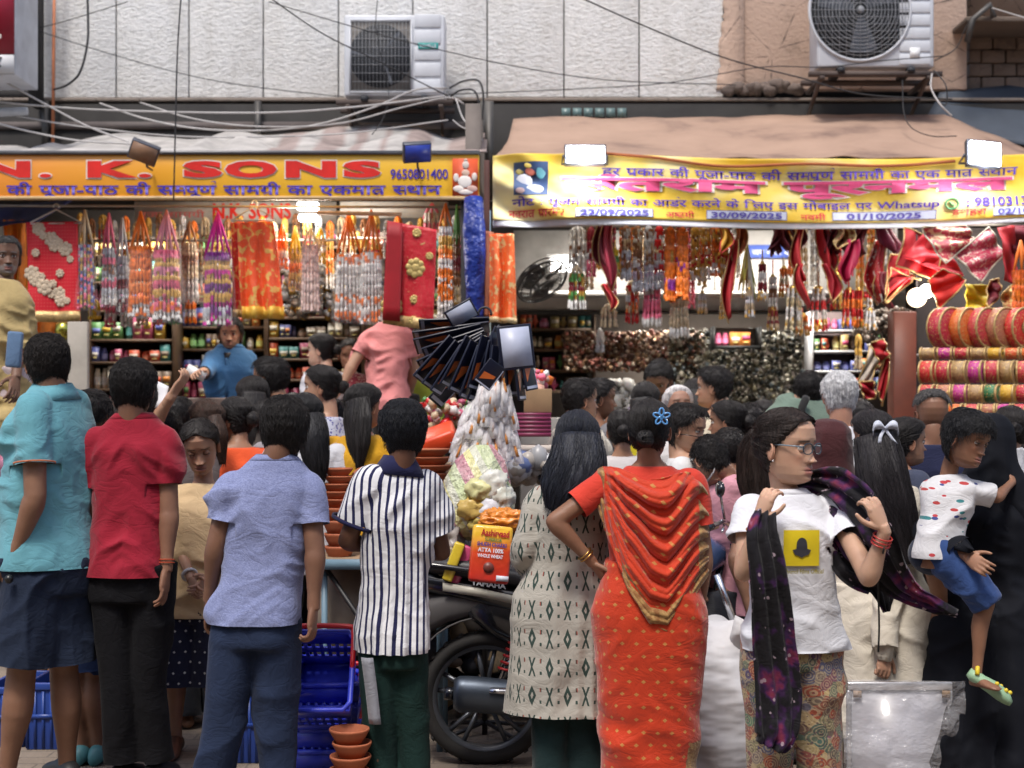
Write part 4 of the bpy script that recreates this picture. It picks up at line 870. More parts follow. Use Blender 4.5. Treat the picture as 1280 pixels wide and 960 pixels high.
def build_burqa_and_boy():
 t = NT('black_crepe'); o = t.obj(); bk = t.fin((.006, .007, .011), .8, 0, t.bump(t.noise(o, 300, 2), .3, .001), Specular_IOR_Level=.15)
 D = 5.8; g = person('woman in a black burqa carrying a small boy, back to the camera', 1238, 520, D, 14, sex='f', fat=1.30, skin=MID, q=2,
  J=dict(shL=(1180, 645, 0), shR=(1296, 645, 0), elL=(1166, 668, -.20), wrL=(1206, 694, -.36), elR=(1310, 705, 0), wrR=(1290, 690, .1), nk=(1238, 610, 0), hd=(1238, 562, 0), hip=(1244, 770, 0)),
  top=dict(m=bk, name='burqa', sleeve=1.9, hem=.03, ease=.030, flare=.16, a=.009, vf=.022, vn=10, sr=1.3), hair=None, hyaw=10)
 R = []; hf, hc, hs = g.hf, g.hc, g.hs
 a = np.linspace(0, 2 * PI, 40, endpoint=False)
 for z, w, d, yo in ((.132, .01, .01, 0), (.126, .045, .055, 0), (.108, .075, .092, 0), (.07, .100, .122, 0), (.02, .108, .132, -.004), (-.04, .106, .132, -.01), (-.10, .108, .128, -.02), (-.15, .125, .13, -.022), (-.20, .165, .135, -.02), (-.25, .20, .145, -.018), (-.33, .225, .155, -.015), (-.42, .235, .16, -.01)):
  c = hc + np.array([0, yo, z]) * hs; R.append(c + np.cos(a)[:, None] * g.r * w * hs + np.sin(a)[:, None] * g.f * d * hs)
 R = R[::-1]; garment(g, 'head_veil', loft(R), .010, bk, g.root, lambda L: folds(L, 12, .008, 5, 7, .8) * sst((1.52 - L[:, 2]) / .25) + vfolds(L, 3, .012, 7, .95, 1.45), 3)
 # the boy on her hip
 D = 5.52; H = 1.02; b = person('small boy in a white printed shirt carried by the woman in black', 1200, 514, D, 150, sex='m', fat=.88, skin=(.25, .125, .075), q=3, H=H, sw=.95,
  J=dict(hk=1.2, hd=(1209, 556, -.02), nk=(1184, 597, .04), shL=(1162, 612, .08), shR=(1206, 612, 0), elR=(1246, 622, .0), wrR=(1264, 604, .12), elL=(1180, 650, .12), wrL=(1215, 640, .3), hip=(1172, 690, 0), thL=(1168, 696, .06), thR=(1186, 700, -.04), knR=(1234, 752, -.05), anR=(1221, 842, -.04), knL=(1176, 760, .22), anL=(1180, 830, .25), flatfoot=0),
  top=dict(m=m_boyprint(), sleeve=.85, hem=.50, ease=.008, a=.006, sr=1.0, minw=.07), bottom=None, hyaw=141, hpitch=-16, hroll=-8, hair=dict(k='boy', T=.020, L=.030, c=(.010, .010, .012)), face=dict(shut=.35, look=(10, -15), lip=(.33, .13, .11), brow=.8, nose=.75), hands=dict(R=dict(curl=40), L='none'), legs=True)
 jj = b.j; mb = MB()
 tube(spline([jj['hip'] + [-.01, 0, .03], jj['thR'] * .5 + jj['hip'] * .5, jj['thR'] * .4 + jj['knR'] * .6, jj['knR'] * .96 + jj['anR'] * .04 + [0, 0, -.0]], 12), np.linspace(.078, .060, 12), 18, mb, rnd_caps=False)
 garment(b, 'denim_shorts', mb, .008, cloth('blue_denim', (.035, .075, .22)), b.root, lambda L: folds(L, 77, .005, 9, 9), 2)
 part('trouser_seat', ball(jj['hip'] + [-.005, .03, -.01], (.10, .09, .085), 20, 14), cloth('navy_seat', (.02, .03, .06)), b.root, smooth=True)
 # clog
 an = jj['anR']; gm = mat('clog_green', (.30, .48, .30), .5); f = nrm([.78, -.25, -.58]); up = nrm([.55, -.1, .8]); sd = np.cross(f, up); R = []
 aa = np.linspace(0, 2 * PI, 16, endpoint=False)
 for t_, w, h, o_ in ((-.055, .020, .018, 0), (-.035, .032, .026, 0), (0, .034, .024, 0), (.045, .040, .028, .004), (.085, .044, .028, .003), (.115, .038, .022, 0), (.135, .020, .012, -.004)):
  c = an + f * (t_ + .028) - up * .012 + up * o_; R.append(c + np.cos(aa)[:, None] * sd * w + np.sin(aa)[:, None] * up * h)
 ck = thing('clog', 'pale green clog with yellow strap on the carried boy\'s foot', 'shoe', an); bpy.data.objects.remove(ck)
 o = part('clog', loft(R), gm, b.root, smooth=True)
 part('clog_strap', tube([an + sd * .034 - up * .0, an + up * .03 - f * .02 + [0, -.01, 0], an - sd * .034], .009, 8), mat('clog_yellow', (.75, .55, .03), .5), o, smooth=True)
 for k_ in range(4):
  part('clog_button', ball(an + f * (.075 + .02 * k_) + up * .014 + sd * .014 * (-1) ** k_ - [0, .012, 0], .009, 8, 6), mat('clog_yellow', (.75, .55, .03), .5), o, smooth=True)
 # the person at the right edge with a leaf print dress
 person('person at the right edge in a teal leaf print dress', 1308, 528, 5.95, 0, sex='f', fat=1.15, skin=MID, q=1, top=dict(m=m_leaf(), name='dress', sleeve=1.4, hem=.22, flare=.12), bottom=dict(m=cloth('teal_trouser', (.02, .18, .19))), hair=dict(k='bun'), hyaw=0)
 strip_cloth('shawl', [P(1280, 560, 5.75), P(1282, 620, 5.72), P(1284, 700, 5.74)], [.05, .09, .06], cloth('pale_shawl', (.5, .52, .58)), bpy.data.objects[[o.name for o in COL.objects if o.get('label', '').startswith('person at the right')][0]])
# ------------------------------------------------------------------ street, facade, signs
ORD = 'first second third fourth fifth sixth seventh eighth ninth tenth eleventh twelfth thirteenth fourteenth fifteenth sixteenth seventeenth eighteenth nineteenth twentieth'.split()
def od(i): return ORD[i] if i < len(ORD) else ORD[i % 10] + ' again'
def hexa(s): s = s.lstrip('#'); return tuple(((int(s[i:i + 2], 16) / 255.) ** 2.2) for i in (0, 2, 4))
def pbox(px0, px1, py0, py1, D, dep, mb=None, col=None, mi=0):
 a = P(px0, py1, D); b = P(px1, py0, D); return box(((a[0] + b[0]) / 2, D + dep / 2, (a[2] + b[2]) / 2), (abs(b[0] - a[0]), dep, abs(b[2] - a[2])), None, mb, mi, col)
def wire(pts, r=.006, n=30): return tube(spline([P(*p) for p in pts], n), r, 6)
def m_stucco():
 t = NT('white_stucco'); o = t.obj(); d = t.mapv(o, (1, 1, 1.0)); w = t.n('ShaderNodeMapping'); t.ln(o, w.inputs[0]); w.inputs['Rotation'].default_value = (0, .75, 0); w.inputs['Scale'].default_value = (45, 45, 90)
 h = t.noise(w.outputs[0], .55, 5, .65); g2 = t.noise(o, 45, 3)
 c = t.ramp(t.noise(o, 1.3, 6, .7), [(.25, (.66, .64, .60)), (.42, (.83, .82, .79)), (.75, (.88, .88, .87))]); c = t.mix(1., c, t.ramp(h, [(.34, (.78, .78, .77)), (.5, (1, 1, 1))]), 'MULTIPLY')
 z = X(t, t.sep(o)[2]); st = t.noise(t.mapv(o, (3, 1, .5)), 1.6, 5, .65); k = (X(t, st) * 3.0 - 1.55).max(0.0).min(1.0) * .32; c = t.mix(k.v, c, (.33, .29, .22))
 return t.fin(c, .9, 0, t.bump(t.mix(.3, h, g2), 1.0, .022))
def m_plaster(a=(.50, .36, .28), name='pink_plaster', dirt=(.20, .15, .11)):
 t = NT(name); o = t.obj(); n = t.noise(o, 2.2, 7, .7); c = t.ramp(n, [(.3, dirt), (.45, a), (.7, tuple(min(1, x * 1.15) for x in a))])
 cr = t.vor(t.mapv(o, (1, 1, 1)), 2.6, 'DISTANCE_TO_EDGE'); w = X(t, cr) + X(t, t.noise(o, 12, 3)) * .05; c = t.mix(((w < .029) * .75).v, c, (.09, .07, .06))
 return t.fin(c, .92, 0, t.bump(t.noise(o, 40, 5), .6, .012))
def build_set():
 # ground
 t = NT('street_paving'); o = t.obj(); c = t.ramp(t.noise(o, 1.7, 7, .7), [(.3, (.12, .095, .075)), (.7, (.27, .225, .18))]); br = t.n('ShaderNodeTexBrick'); t.ln(o, br.inputs[0]); br.inputs['Scale'].default_value = 2.2; br.inputs['Mortar Size'].default_value = .012
 c = t.mix(.35, c, t.ramp(br.outputs['Fac'], [(0, (.28, .22, .17)), (1, (.06, .05, .045))])); gm = t.fin(c, .9, 0, t.bump(t.noise(o, 30, 5), .5, .02))
 tag(part('street', sheet(bil((-60, -30, 0), (60, -30, 0), (60, 60, 0), (-60, 60, 0), 12, 12)), gm), kind='structure', label=None, cat=None)
 tag(part('opposite_shade_facade', box((0, -6.2, 4.5), (44, .4, 9.0)), m_plaster((.42, .38, .33), 'opposite_plaster')), None, None, kind='structure')  # unseen far side of the street, added to shade it
 st = m_stucco(); pl = m_plaster(); dk = mat('shade_and_cord_dark', (.03, .028, .027), .9); steel = mat('grimy_steel', (.10, .095, .09), .55, .5)  # dk: cord black that also paints the shade under the slab
 W_ = 11.0; B = thing('shop_building', 'upper facade with white textured panels and flaking pink plaster above both shops', 'building', (0, W_, 0))
 xs = [42, 145, 236, 329, 423, 516, 609, 705, 799, 905]
 part('unseen_shade_storeys', box((0, W_ + .3, 9.7), (44, .5, 6.6)), pl, B)  # unseen upper wall, added so sky light comes from overhead
 for i in range(9):
  a, b = xs[i] + .8, xs[i + 1] - .8; mb = pbox(a, b, -260, 122 - .6 * (i > 5), W_ - .02 - .003 * (i % 2), .05); part('wall_panel', mb, st, B, bevel=.006)
  part('joint_strip', pbox(b - .4, b + 1.2 + .8, -260, 121, W_ + .012, .02), mat('joint_pale', (.30, .29, .27), .9), B)
 # pink plaster with a ragged left edge, built in courses
 part('plaster_section', pbox(907, 1209, -260, 112, W_ - .01, .08), pl, B, bevel=.01)
 rs = np.random.RandomState(4)
 ys = np.linspace(-260, 112, 90); jag = 903 + 5 * noise(np.stack([ys * .05, ys * 0, ys * 0], 1), 3) + 2.5 * noise(np.stack([ys * .3, ys * 0, ys * 0], 1), 4) - 4 * (ys > 25)
 part('plaster_patch', sheet(np.array([[P(x_, y_, W_ - .028) for x_ in (j_, j_ + 12, 930)] for y_, j_ in zip(ys, jag)])), pl, B, solid=.012)
 mb = MB();
 for i in range(11):
  c = P(912 + i * 8.5, 111 + rs.uniform(-4, 3), W_ - .06); v = ball(c, (.06, .07, .045), 12, 8).V[0]; v += (v - c) * noise(v * 18, i)[:, None] * .5; b = ball(c, (.06, .07, .045), 12, 8); b.V = [v]; mb.join(b)
 part('broken_concrete', mb, m_plaster((.13, .10, .085), 'bare_concrete', (.05, .04, .035)), B, smooth=True)
 part('shadow_recess', pbox(1211, 1420, -260, 20, W_ + .25, .1), m_plaster((.34, .25, .19), 'old_plaster'), B)
 # old masonry, course by course
 bm = [m_plaster((.20, .15, .12), 'old_block', (.07, .055, .05))] * 2
 for r in range(5):
  for k in range(3):
   x0 = 1212 + k * 30 + (r % 2) * 14 - 14; part('block', pbox(max(x0, 1211), x0 + 28.5, 28 + r * 17, 44 + r * 17, W_ + .10 + rs.uniform(0, .03), .2), bm[(r + k) % 2], B, bevel=.012)
 part('slab_bracket', pbox(1208, 1420, 20, 27, W_ - .35, .55), m_plaster((.13, .10, .08), 'slab_edge'), B, bevel=.01)
 part('bracket_arm', tube([P(1209, 52, 10.6), P(1216, 24, 10.6), P(1238, 6, 10.6), P(1242, 22, 10.6)], .025, 6), steel, B)
 part('slab_edge', pbox(-200, 1420, 122, 126, W_ - .08, .6), m_plaster((.24, .20, .17), 'slab_edge_grey', (.08, .07, .06)), B, bevel=.006)
 part('soffit', pbox(-200, 1420, 112, 121, W_ + .3, .5), dk, B)
 part('gap_shade_sheet', pbox(-200, 1420, 130, 262, W_ - .08, .04), dk, B)  # dark sheet added for the shaded gap, stops shop light leaking out
 part('lintel_beam', pbox(-200, 598, 152, 161, W_ - .10, .10), mat('beam_brown', (.12, .10, .095), .8), B); part('lintel_beam', pbox(600, 1300, 127, 133, W_ - .05, .10), mat('beam_brown', (.12, .10, .095), .8), B)
 for x in (52, 318, 600): part('hanger_post', pbox(x, x + 8, 126, 190, W_ - .14, .03), steel, B)
 for i in range(6): part('vent_louvre', pbox(702 + i * 14, 713 + i * 14, 135, 146, W_ - .1, .015), mat('vent_glass', (.16, .24, .23), .3), B)
 # ------------------------------------------------ shop shells
 L = thing('shop_interior', 'left open shop room with dark walls, behind the hanging garlands', 'shop', (-3, 11, 0)); wl = mat('shop_wall', (.17, .145, .13), .9)
 zt = 3.55
 def slab(nm, x0, x1, y0, y1, z0, z1, m, r): return part(nm, box(((x0 + x1) / 2, (y0 + y1) / 2, (z0 + z1) / 2), (x1 - x0, y1 - y0, z1 - z0)), m, r)
 xl, xm, xr = P(-150, 0, 9.6)[0], P(592, 0, 9.6)[0], P(1400, 0, 9.6)[0]
 slab('back_wall', xl, xm - .05, 12.7, 12.8, 0, zt, wl, L); slab('side_wall', xl - .1, xl, 9.4, 12.8, 0, zt + .02, wl, L); slab('side_wall', xm - .05, xm + .05, 9.42, 12.8, 0, zt + .02, wl, L)
 slab('ceiling', xl, xm - .06, 10.98, 12.69, zt - .02, zt + .08, mat('shop_ceiling', (.30, .29, .28), .9), L); slab('raised_floor', xl, xm - .06, 9.5, 12.69, 0, .5, mat('shop_floor', (.16, .13, .11), .8), L)
 R_ = thing('shop_interior', 'right open shop room with pale panelled loft and brown pillar', 'shop', (2, 11, 0)); wr = mat('shop_panel', (.60, .58, .56), .6)
 slab('back_wall', xm + .06, xr, 13.1, 13.2, 0, zt, mat('shop_back', (.14, .115, .10), .9), R_); slab('side_wall', xr, xr + .1, 9.4, 13.2, 0, zt + .02, wl, R_)
 slab('ceiling', xm + .06, xr - .01, 10.98, 13.09, zt - .02, zt + .08, mat('pale_ceiling', (.62, .62, .60), .8), R_); slab('raised_floor', xm + .06, xr - .01, 9.6, 13.09, 0, .25, mat('shop_floor', (.16, .13, .11), .8), R_)
 part('loft_front', pbox(642, 1132, 288, 388, 11.6, .06), wr, R_); part('loft_edge', pbox(640, 1134, 388, 392, 11.55, .12), mat('loft_black', (.02, .02, .02), .5), R_)
 for x in (722, 808, 893, 978, 1060): part('loft_joint', pbox(x, x + 1, 290, 364, 11.592, .006), mat('joint_grey', (.16, .15, .14), .9), R_)
 part('loft_shelf', pbox(642, 1132, 364, 367, 11.2, .4), wr, R_)
 part('notice_strip', pbox(934, 1000, 306, 322, 11.55, .03), mat('blue_notice', (.10, .16, .55), .5), R_)
 v, f = hindi('जय माता दी'); part('notice_lettering', fit_text(v, f, P(940, 319, 11.547), (1, 0, 0), (0, 0, 1), .32, .06), mat('white_ink', (.7, .72, .8), .6), R_)
 part('pillar', pbox(1117, 1146, 389, 880, 9.4, .16), mat('brown_pillar', (.11, .026, .012), .45, vs=9), R_, bevel=.008)
 part('partition', pbox(1147, 1420, 285, 880, 9.55, .05), mat('dark_partition', (.012, .008, .008), .9), R_)
 part('post', pbox(576, 583, 248, 880, 9.25, .05), mat('black_post', (.015, .015, .018), .5), R_, bevel=.004); part('post', pbox(605, 612, 200, 880, 9.26, .05), mat('maroon_post', (.10, .035, .03), .6), R_, bevel=.004)
 part('post', pbox(606, 617, 126, 250, 9.9, .07), steel, R_)
 # lit lamps in view, plus unseen tube lights added to brighten the shops
 lm = mat('lamp_white', (1, 1, 1), .5, var=0, emit=(1, .97, .92), es=9)
 def lamp(name, label, loc, e, size, col=(1, .94, .85), rot=None, kind='AREA', sy=None):
  l = bpy.data.lights.new(name, kind); l.energy = e * .78; l.color = col
  if kind == 'AREA':
   l.size = size
   if sy: l.shape = 'RECTANGLE'; l.size_y = sy
  else: l.shadow_soft_size = size
  o = bpy.data.objects.new(name, l); COL.objects.link(o); o.location = tuple(loc);
  if rot: o.rotation_euler = rot
  return o
 def tubelight(px, py, D, w, label, e, hgt=.045):
  c = P(px, py, D); r = thing('tube_light', label, 'lamp', c); part('tube', box(c, (w, .04, hgt)), lm, r); part('housing', box(c + [0, .035, .02], (w + .06, .03, hgt + .03)), mat('lamp_body', (.6, .6, .6), .5), r)
  lamp('tube_lamp', '', c + [0, -.06, -.05], e, w, sy=.15, rot=(math.radians(18), 0, 0))
 c = P(385, 266, 9.95); r = thing('hanging_lamp', 'bright white double lamp hanging behind the left sign', 'lamp', c); part('bulb', box(c + [0, 0, .045], (.15, .06, .055)), lm, r, bevel=.015); part('bulb', box(c - [0, 0, .035], (.13, .06, .05)), lm, r, bevel=.015); part('flex', tube([c + [0, 0, .07], c + [0, 0, .22]], .006, 6), dk, r)
 lamp('hanging_lamp_light', '', c + [0, -.3, -.08], 40, .2, kind='POINT')
 tubelight(170, 238, 11.4, 1.2, 'added unseen tube light deep inside the left shop, above its shelves', 26); tubelight(480, 236, 11.6, 1.2, 'added unseen tube light over the right half of the left shop shelves', 26)
 tubelight(705, 331, 11.1, .2, 'small bright ceiling light beside the black fan', 10, .10); tubelight(960, 268, 10.7, 1.1, 'added unseen tube light behind the banner in the middle of the right shop', 45); tubelight(760, 262, 10.5, .9, 'added unseen tube light behind the banner above the white bead strings', 30)
 tubelight(835, 434, 12.6, .10, 'tiny lit lamp over the brass shelf of the right shop', 3, .03); tubelight(1180, 262, 9.4, .8, 'added unseen tube light behind the banner above the rolled cloth rows', 10)
 tubelight(900, 381, 12.2, 1.6, 'added unseen tube light under the loft of the right shop', 26, .03)
 c = P(1146, 372, 9.0); r = thing('pendant_lamp', 'round glowing lamp under the red flags at the right', 'lamp', c); part('globe', ball(c, .062, 20, 12), mat('warm_globe', (1, .8, .6), .5, var=0, emit=(1, .75, .5), es=2.2), r, smooth=True)
 part('bright_bulb', ball(P(1158, 364, 8.95), .045, 16, 10), lm, r, smooth=True); part('flex', tube([c, c + [0, 0, .4]], .005, 6), dk, r); lamp('pendant_lamp_light', '', c + [0, -.15, 0], 12, .08, kind='POINT')
 # ------------------------------------------------ left sign
 D = 9.2; t = NT('orange_sign_vinyl'); o = t.obj(); n = X(t, t.sep(o)[0]); k = ((n * .9 + .6).sin() * .5 + .5) * .8 + X(t, t.noise(o, 1.2, 2)) * .2
 c = t.ramp(k.v, [(.15, (.80, .27, .03)), (.5, (.82, .36, .02)), (.85, (.86, .50, .03))]); sv = t.fin(c, .45, 0, t.bump(t.noise(o, 3, 2), .2, .02), Coat_Weight=.2)
 G_ = thing('shop_sign', 'long orange and yellow sign reading N. K. SONS over the left shop', 'sign', P(300, 248, D)); part('board', pbox(-160, 599, 193, 248, D, .06), sv, G_, bevel=.006)
 part('edge_strip', pbox(-160, 600, 245, 249.5, D - .012, .03), mat('edge_gold', (.62, .42, .20), .5), G_); part('edge_strip', pbox(-160, 600, 188, 192.5, D - .02, .08), mat('grey_rail', (.16, .16, .17), .5, .6), G_)
 red = mat('sign_red', (.75, .018, .010), .5); wht = mat('sign_white', (.85, .80, .72), .5); blu = mat('sign_blue', (.06, .035, .42), .5)
 def word(s, x0, x1, y0, y1, m, bold, dz, gl=None, root=G_, name='lettering', D_=None, warp=None):
  v, f = gl or glyphs(s, 1, bold); a = P(x0, y1, (D_ or D) - dz); b = P(x1, y0, (D_ or D) - dz)
  return part(name, fit_text(v, f, a, (1, 0, 0), (0, 0, 1), b[0] - a[0], b[2] - a[2], warp=warp), m, root)
 for s, x0, x1, y0 in (('N', -26, 38, 201), ('.', 49, 64, 217), ('K', 109, 172, 201), ('.', 173, 189, 217), ('S', 229, 278, 201), ('O', 281, 346, 201), ('N', 357, 420, 201), ('S', 429, 476, 201)):
  word(s, x0 - 1.5, x1 + 1.5, y0 - 1.5, 223.7, wht, .075, .004); word(s, x0, x1, y0, 222, red, .06, .008)
 word('9650801400', 488, 560, 211, 224, blu, .02, .006)
 word('', 8, 552, 226, 248, blu, 0, .006, hindi('की पूजा-पाठ की सम~पूण^ सामग/ी का एकमात/ स~थान', .022))
 pc = thing('sign_picture', 'small orange devotional picture at the right end of the left sign', 'picture', P(583, 220, D)); pc.parent = None
 part('picture_panel', pbox(565.5, 597.5, 198, 245, D - .012, .010), mat('picture_orange', (.70, .10, .03), .5), pc)
 fg_ = MB(); cl = [(.75, .68, .62), (.7, .5, .4), (.55, .35, .3), (.78, .74, .7)]
 for (x, y, a, b, k) in ((582, 206, .022, .026, 0), (582, 216, .026, .022, 1), (581, 227, .046, .040, 3), (573, 236, .035, .022, 0), (590, 236, .035, .022, 2), (582, 240, .05, .018, 0), (570, 222, .018, .028, 3), (593, 221, .018, .028, 0), (582, 200, .014, .010, 1)):
  ball(P(x, y, D - .016), (a, .006, b), 14, 8, mb=fg_, col=cl[k])
 part('picture_figure', fg_, cmat(.5), pc, smooth=True)
 # awning cloth over the left sign
 nx, ny = 90, 14; U, V = np.meshgrid(np.linspace(0, 1, nx), np.linspace(0, 1, ny), indexing='ij'); px = -80 + 688 * U
 back = np.interp(px, [-80, 60, 110, 250, 400, 520, 608], [190, 184, 174, 170, 166, 166, 162]); z0 = CAMZ + (HZ - 190) * 9.25 / F; Dd = 9.25 + 1.5 * V; zb = CAMZ + (HZ - back) * 10.75 / F
 z = z0 * (1 - V) + zb * V + .05 * np.sin(V * PI) * noise(np.stack([U.ravel() * 30, V.ravel() * 2, U.ravel() * 0], 1), 4).reshape(U.shape) + .06 * V * noise(np.stack([U.ravel() * 14, V.ravel() * 3, U.ravel() * 0], 1), 7).reshape(U.shape)
 x = (px - 640) * (9.25 + 1.5 * V * .5) / F; C = np.where((noise(np.stack([px.ravel() / 17, V.ravel() * 0, V.ravel() * 0], 1), 3) > .25).reshape(U.shape)[..., None] & (px > 330)[..., None], (.34, .27, .25), (.46, .44, .42))
 single('awning_cloth', 'grimy white striped awning cloth lying on top of the left sign', 'awning', sheet(np.stack([x, Dd, z], -1), col=C.reshape(-1, 3)), mat('dirty_cloth', attr=True, rough=.9, var=.35, vs=5, bump=.4, bs=30), smooth=True, solid=.01)
 # inner board
 I_ = thing('inner_sign', 'white board with red N. K. SONS lettering inside the left shop', 'sign', P(310, 262, 10.7)); part('board', pbox(168, 420, 252, 279, 10.7, .03), mat('dull_white', (.55, .53, .50), .6), I_)
 word('N.K. SONS', 266, 364, 254, 274, red, .03, .006, root=I_, D_=10.7); word('', 172, 256, 262, 275, mat('sign_pink', (.6, .15, .15), .6), 0, .006, hindi('पूजा सामग/ी', .01), I_, D_=10.7)
 single('inner_sign', 'white notice board hanging behind the top of the red chunri', 'sign', pbox(425, 560, 252, 272, 10.4, .03), mat('dull_white', (.55, .53, .50), .6))
 # ------------------------------------------------ right banner and peach awning
 nx, ny = 120, 12; U, V = np.meshgrid(np.linspace(0, 1, nx), np.linspace(0, 1, ny), indexing='ij')
 xb = P(642, 0, 10.7)[0] * (1 - U) + P(1330, 0, 10.7)[0] * U; xf = P(618, 0, 9.27)[0] * (1 - U) + P(1400, 0, 9.27)[0] * U; x = xf * (1 - V) + xb * V; pxf = 640 + xf / 9.27 * F
 pxb = 640 + xb / 10.7 * F; zb = CAMZ + (HZ - np.interp(pxb, [640, 1180, 1330], [148, 144, 205])) * 10.7 / F; zf = CAMZ + (HZ - 197) * 9.27 / F
 nn = noise(np.stack([x.ravel() * 1.4, V.ravel() * 2.5, x.ravel() * 0], 1), 14).reshape(U.shape); z = zf * (1 - V) + zb * V + .05 * nn * np.sin(V * PI) - .07 * np.sin(V * PI) + .012 * noise(np.stack([x.ravel() * 6, V.ravel() * 9, x.ravel() * 0], 1), 15).reshape(U.shape)
 t = NT('peach_tarpaulin'); o = t.obj(); c = t.ramp(t.noise(t.mapv(o, (1, 1, 2)), 1.3, 6, .6), [(.32, (.16, .10, .08)), (.47, (.34, .225, .165)), (.75, (.43, .29, .215))]); pm = t.fin(c, .8, 0, t.bump(t.noise(o, 9, 4), .3, .02))
 single('awning', 'peach tarpaulin awning sloping down over the right shop', 'awning', sheet(np.stack([x, 9.27 + 1.43 * V, z], -1)), pm, smooth=True, solid=.01)
 single('tarpaulin', 'dark blue grey tarpaulin slung behind the right floodlight', 'tarpaulin', sheet(bil(P(1150, 158, 10.78), P(1420, 215, 10.5), P(1420, 98, 11.3), P(1178, 112, 11.0), 20, 12) + .05 * noise(np.stack([np.tile(np.linspace(0, 4, 20), 12), np.repeat(np.linspace(0, 3, 12), 20), np.zeros(240)], 1), 3).reshape(12, 20, 1)), mat('slate_tarp', (.045, .06, .085), .6), smooth=True, solid=.008)
 D = 9.15
 def wav(p):
  """the hanging cloth: folds that both the banner and its lettering follow"""
  x, z = p[:, 0], p[:, 2]; q = p.copy(); px = 640 + x / D * F; tz = CAMZ + (HZ - 240) * D / F
  n = noise(np.stack([x * 1.6 + z * 1.8, z * 1.1, x * 0], 1), 21); e = np.exp(-((x + .15 * 0 - P(640, 0, D)[0]) / .35) ** 2)
  q[:, 1] += .05 * n + .016 * np.sin((x * 2.2 + z * 7.5) * 2.2) + .03 * e * np.sin((x * 3 + z * 5) * 5)
  q[:, 2] += .016 * np.sin(x * 1.7 + 1.0) + .02 * (x / 3) ** 2 * np.where(x > 0, 1, -.4); return q
 B_ = thing('banner', 'yellow cloth banner with pink and blue hindi lettering over the right shop', 'banner', P(950, 285, D)); nx, ny = 200, 30
 G2 = bil(P(616, 277, D), P(1330, 277, D), P(1330, 199, D), P(616, 196, D), nx, ny); G2 = wav(G2.reshape(-1, 3)).reshape(ny, nx, 3)
 t = NT('yellow_banner'); o = t.obj(); n = X(t, t.noise(t.mapv(o, (1, 1, 2)), 1.6, 3)); c = t.ramp(n.v, [(.35, (.78, .48, .03)), (.5, (.84, .62, .12)), (.65, (.86, .76, .42))]); bmt = t.fin(c, .5, 0, t.bump(t.noise(o, 6, 3), .3, .02), Specular_IOR_Level=.4)  # palest yellow painted in as highlights across the cloth
 part('banner_cloth', sheet(G2), bmt, B_, smooth=True, solid=.004)
 G3 = bil(P(616, 286, D + .01), P(1330, 284, D + .01), P(1330, 276.6, D + .01), P(616, 276.6, D + .01), nx, 5); part('white_hem', sheet(wav(G3.reshape(-1, 3)).reshape(5, nx, 3)), mat('hem_white', (.68, .68, .72), .7), B_, smooth=True, solid=.004)
 pk = mat('banner_pink', (.80, .10, .26), .5); bl = mat('banner_blue', (.10, .05, .45), .5); rd = mat('banner_red', (.60, .05, .05), .5); bx = mat('date_box', (.62, .66, .80), .5); lav = mat('date_edge', (.12, .10, .40), .5)
 def bw(gl, x0, x1, y0, y1, m, dz=.012): return word('', x0, x1, y0, y1, m, 0, dz, gl, B_, D_=D, warp=wav)
 tl = lambda x, y0, y1: None
 bw(hindi('हर प/कार की पूजा-पाठ की सम~पूण^ सामग/ी का एक मात/ स~थान', .018), 752, 1272, 209, 227, bl)
 big = hindi('संतराम पूरनमल', .045); v, f = big; vb, fb = hindi('संतराम पूरनमल', .075); bw((vb, fb), 700, 1268, 220, 248, wht, .010); bw(big, 702, 1266, 221, 247, pk, .016)
 bw(hindi('नोट : पूजन सामग/ी का आड^र करने के िलए इस मोबाइल पर Whatsup', .02), 640, 1174, 248, 263, bl); bw(glyphs(': 9810313', 1, .03), 1207, 1284, 250, 262, bl)
 a = np.linspace(0, 2 * PI, 18); cc = P(1189, 257, D - .012); bc_ = MB(); tube(wav(cc + np.stack([np.cos(a) * .04, a * 0, np.sin(a) * .034], 1)), .006, 5, bc_, caps=False); tube(wav(np.array([cc + [-.015, 0, .015], cc + [-.004, 0, -.006], cc + [.016, 0, -.012]])), .006, 5, bc_); part('phone_mark', bc_, mat('mark_green', (.12, .42, .18), .5), B_)
 for (w_, x0, x1, dt, d0, d1) in (('नवरात/ प/ारम~भ', 636, 706, '22/09/2025', 719, 816), ('अष~टमी', 832, 868, '30/09/2025', 883, 984), ('नवमी', 1001, 1033, '01/10/2025', 1041, 1171), ('दशहरा', 1190, 1232, '02/10/2025', 1240, 1330)):
  bw(hindi(w_, .02), x0, x1, 264.5, 273.5, rd)
  q = bil(P(d0, 274.5, D - .008), P(d1, 274.5, D - .008), P(d1, 263.5, D - .008), P(d0, 263.5, D - .008), 16, 3); part('date_border', sheet(wav(q.reshape(-1, 3)).reshape(3, 16, 3)), lav, B_)
  q = bil(P(d0 + .8, 273.8, D - .012), P(d1 - .8, 273.8, D - .012), P(d1 - .8, 264.2, D - .012), P(d0 + .8, 264.2, D - .012), 16, 3); part('date_box', sheet(wav(q.reshape(-1, 3)).reshape(3, 16, 3)), bx, B_)
  m_ = (d1 - d0) * .06 if d1 - d0 < 110 else (d1 - d0) * .14; bw(glyphs(dt, 1, .03), d0 + m_, d1 - m_, 265.3, 272.9, lav, .016)
 pp = MB()
 q = bil(P(642, 247, D - .008), P(685, 247, D - .008), P(685, 206, D - .008), P(642, 206, D - .008), 8, 8); part('picture_panel', sheet(wav(q.reshape(-1, 3)).reshape(8, 8, 3)), mat('picture_blue', (.05, .09, .20), .5), B_)
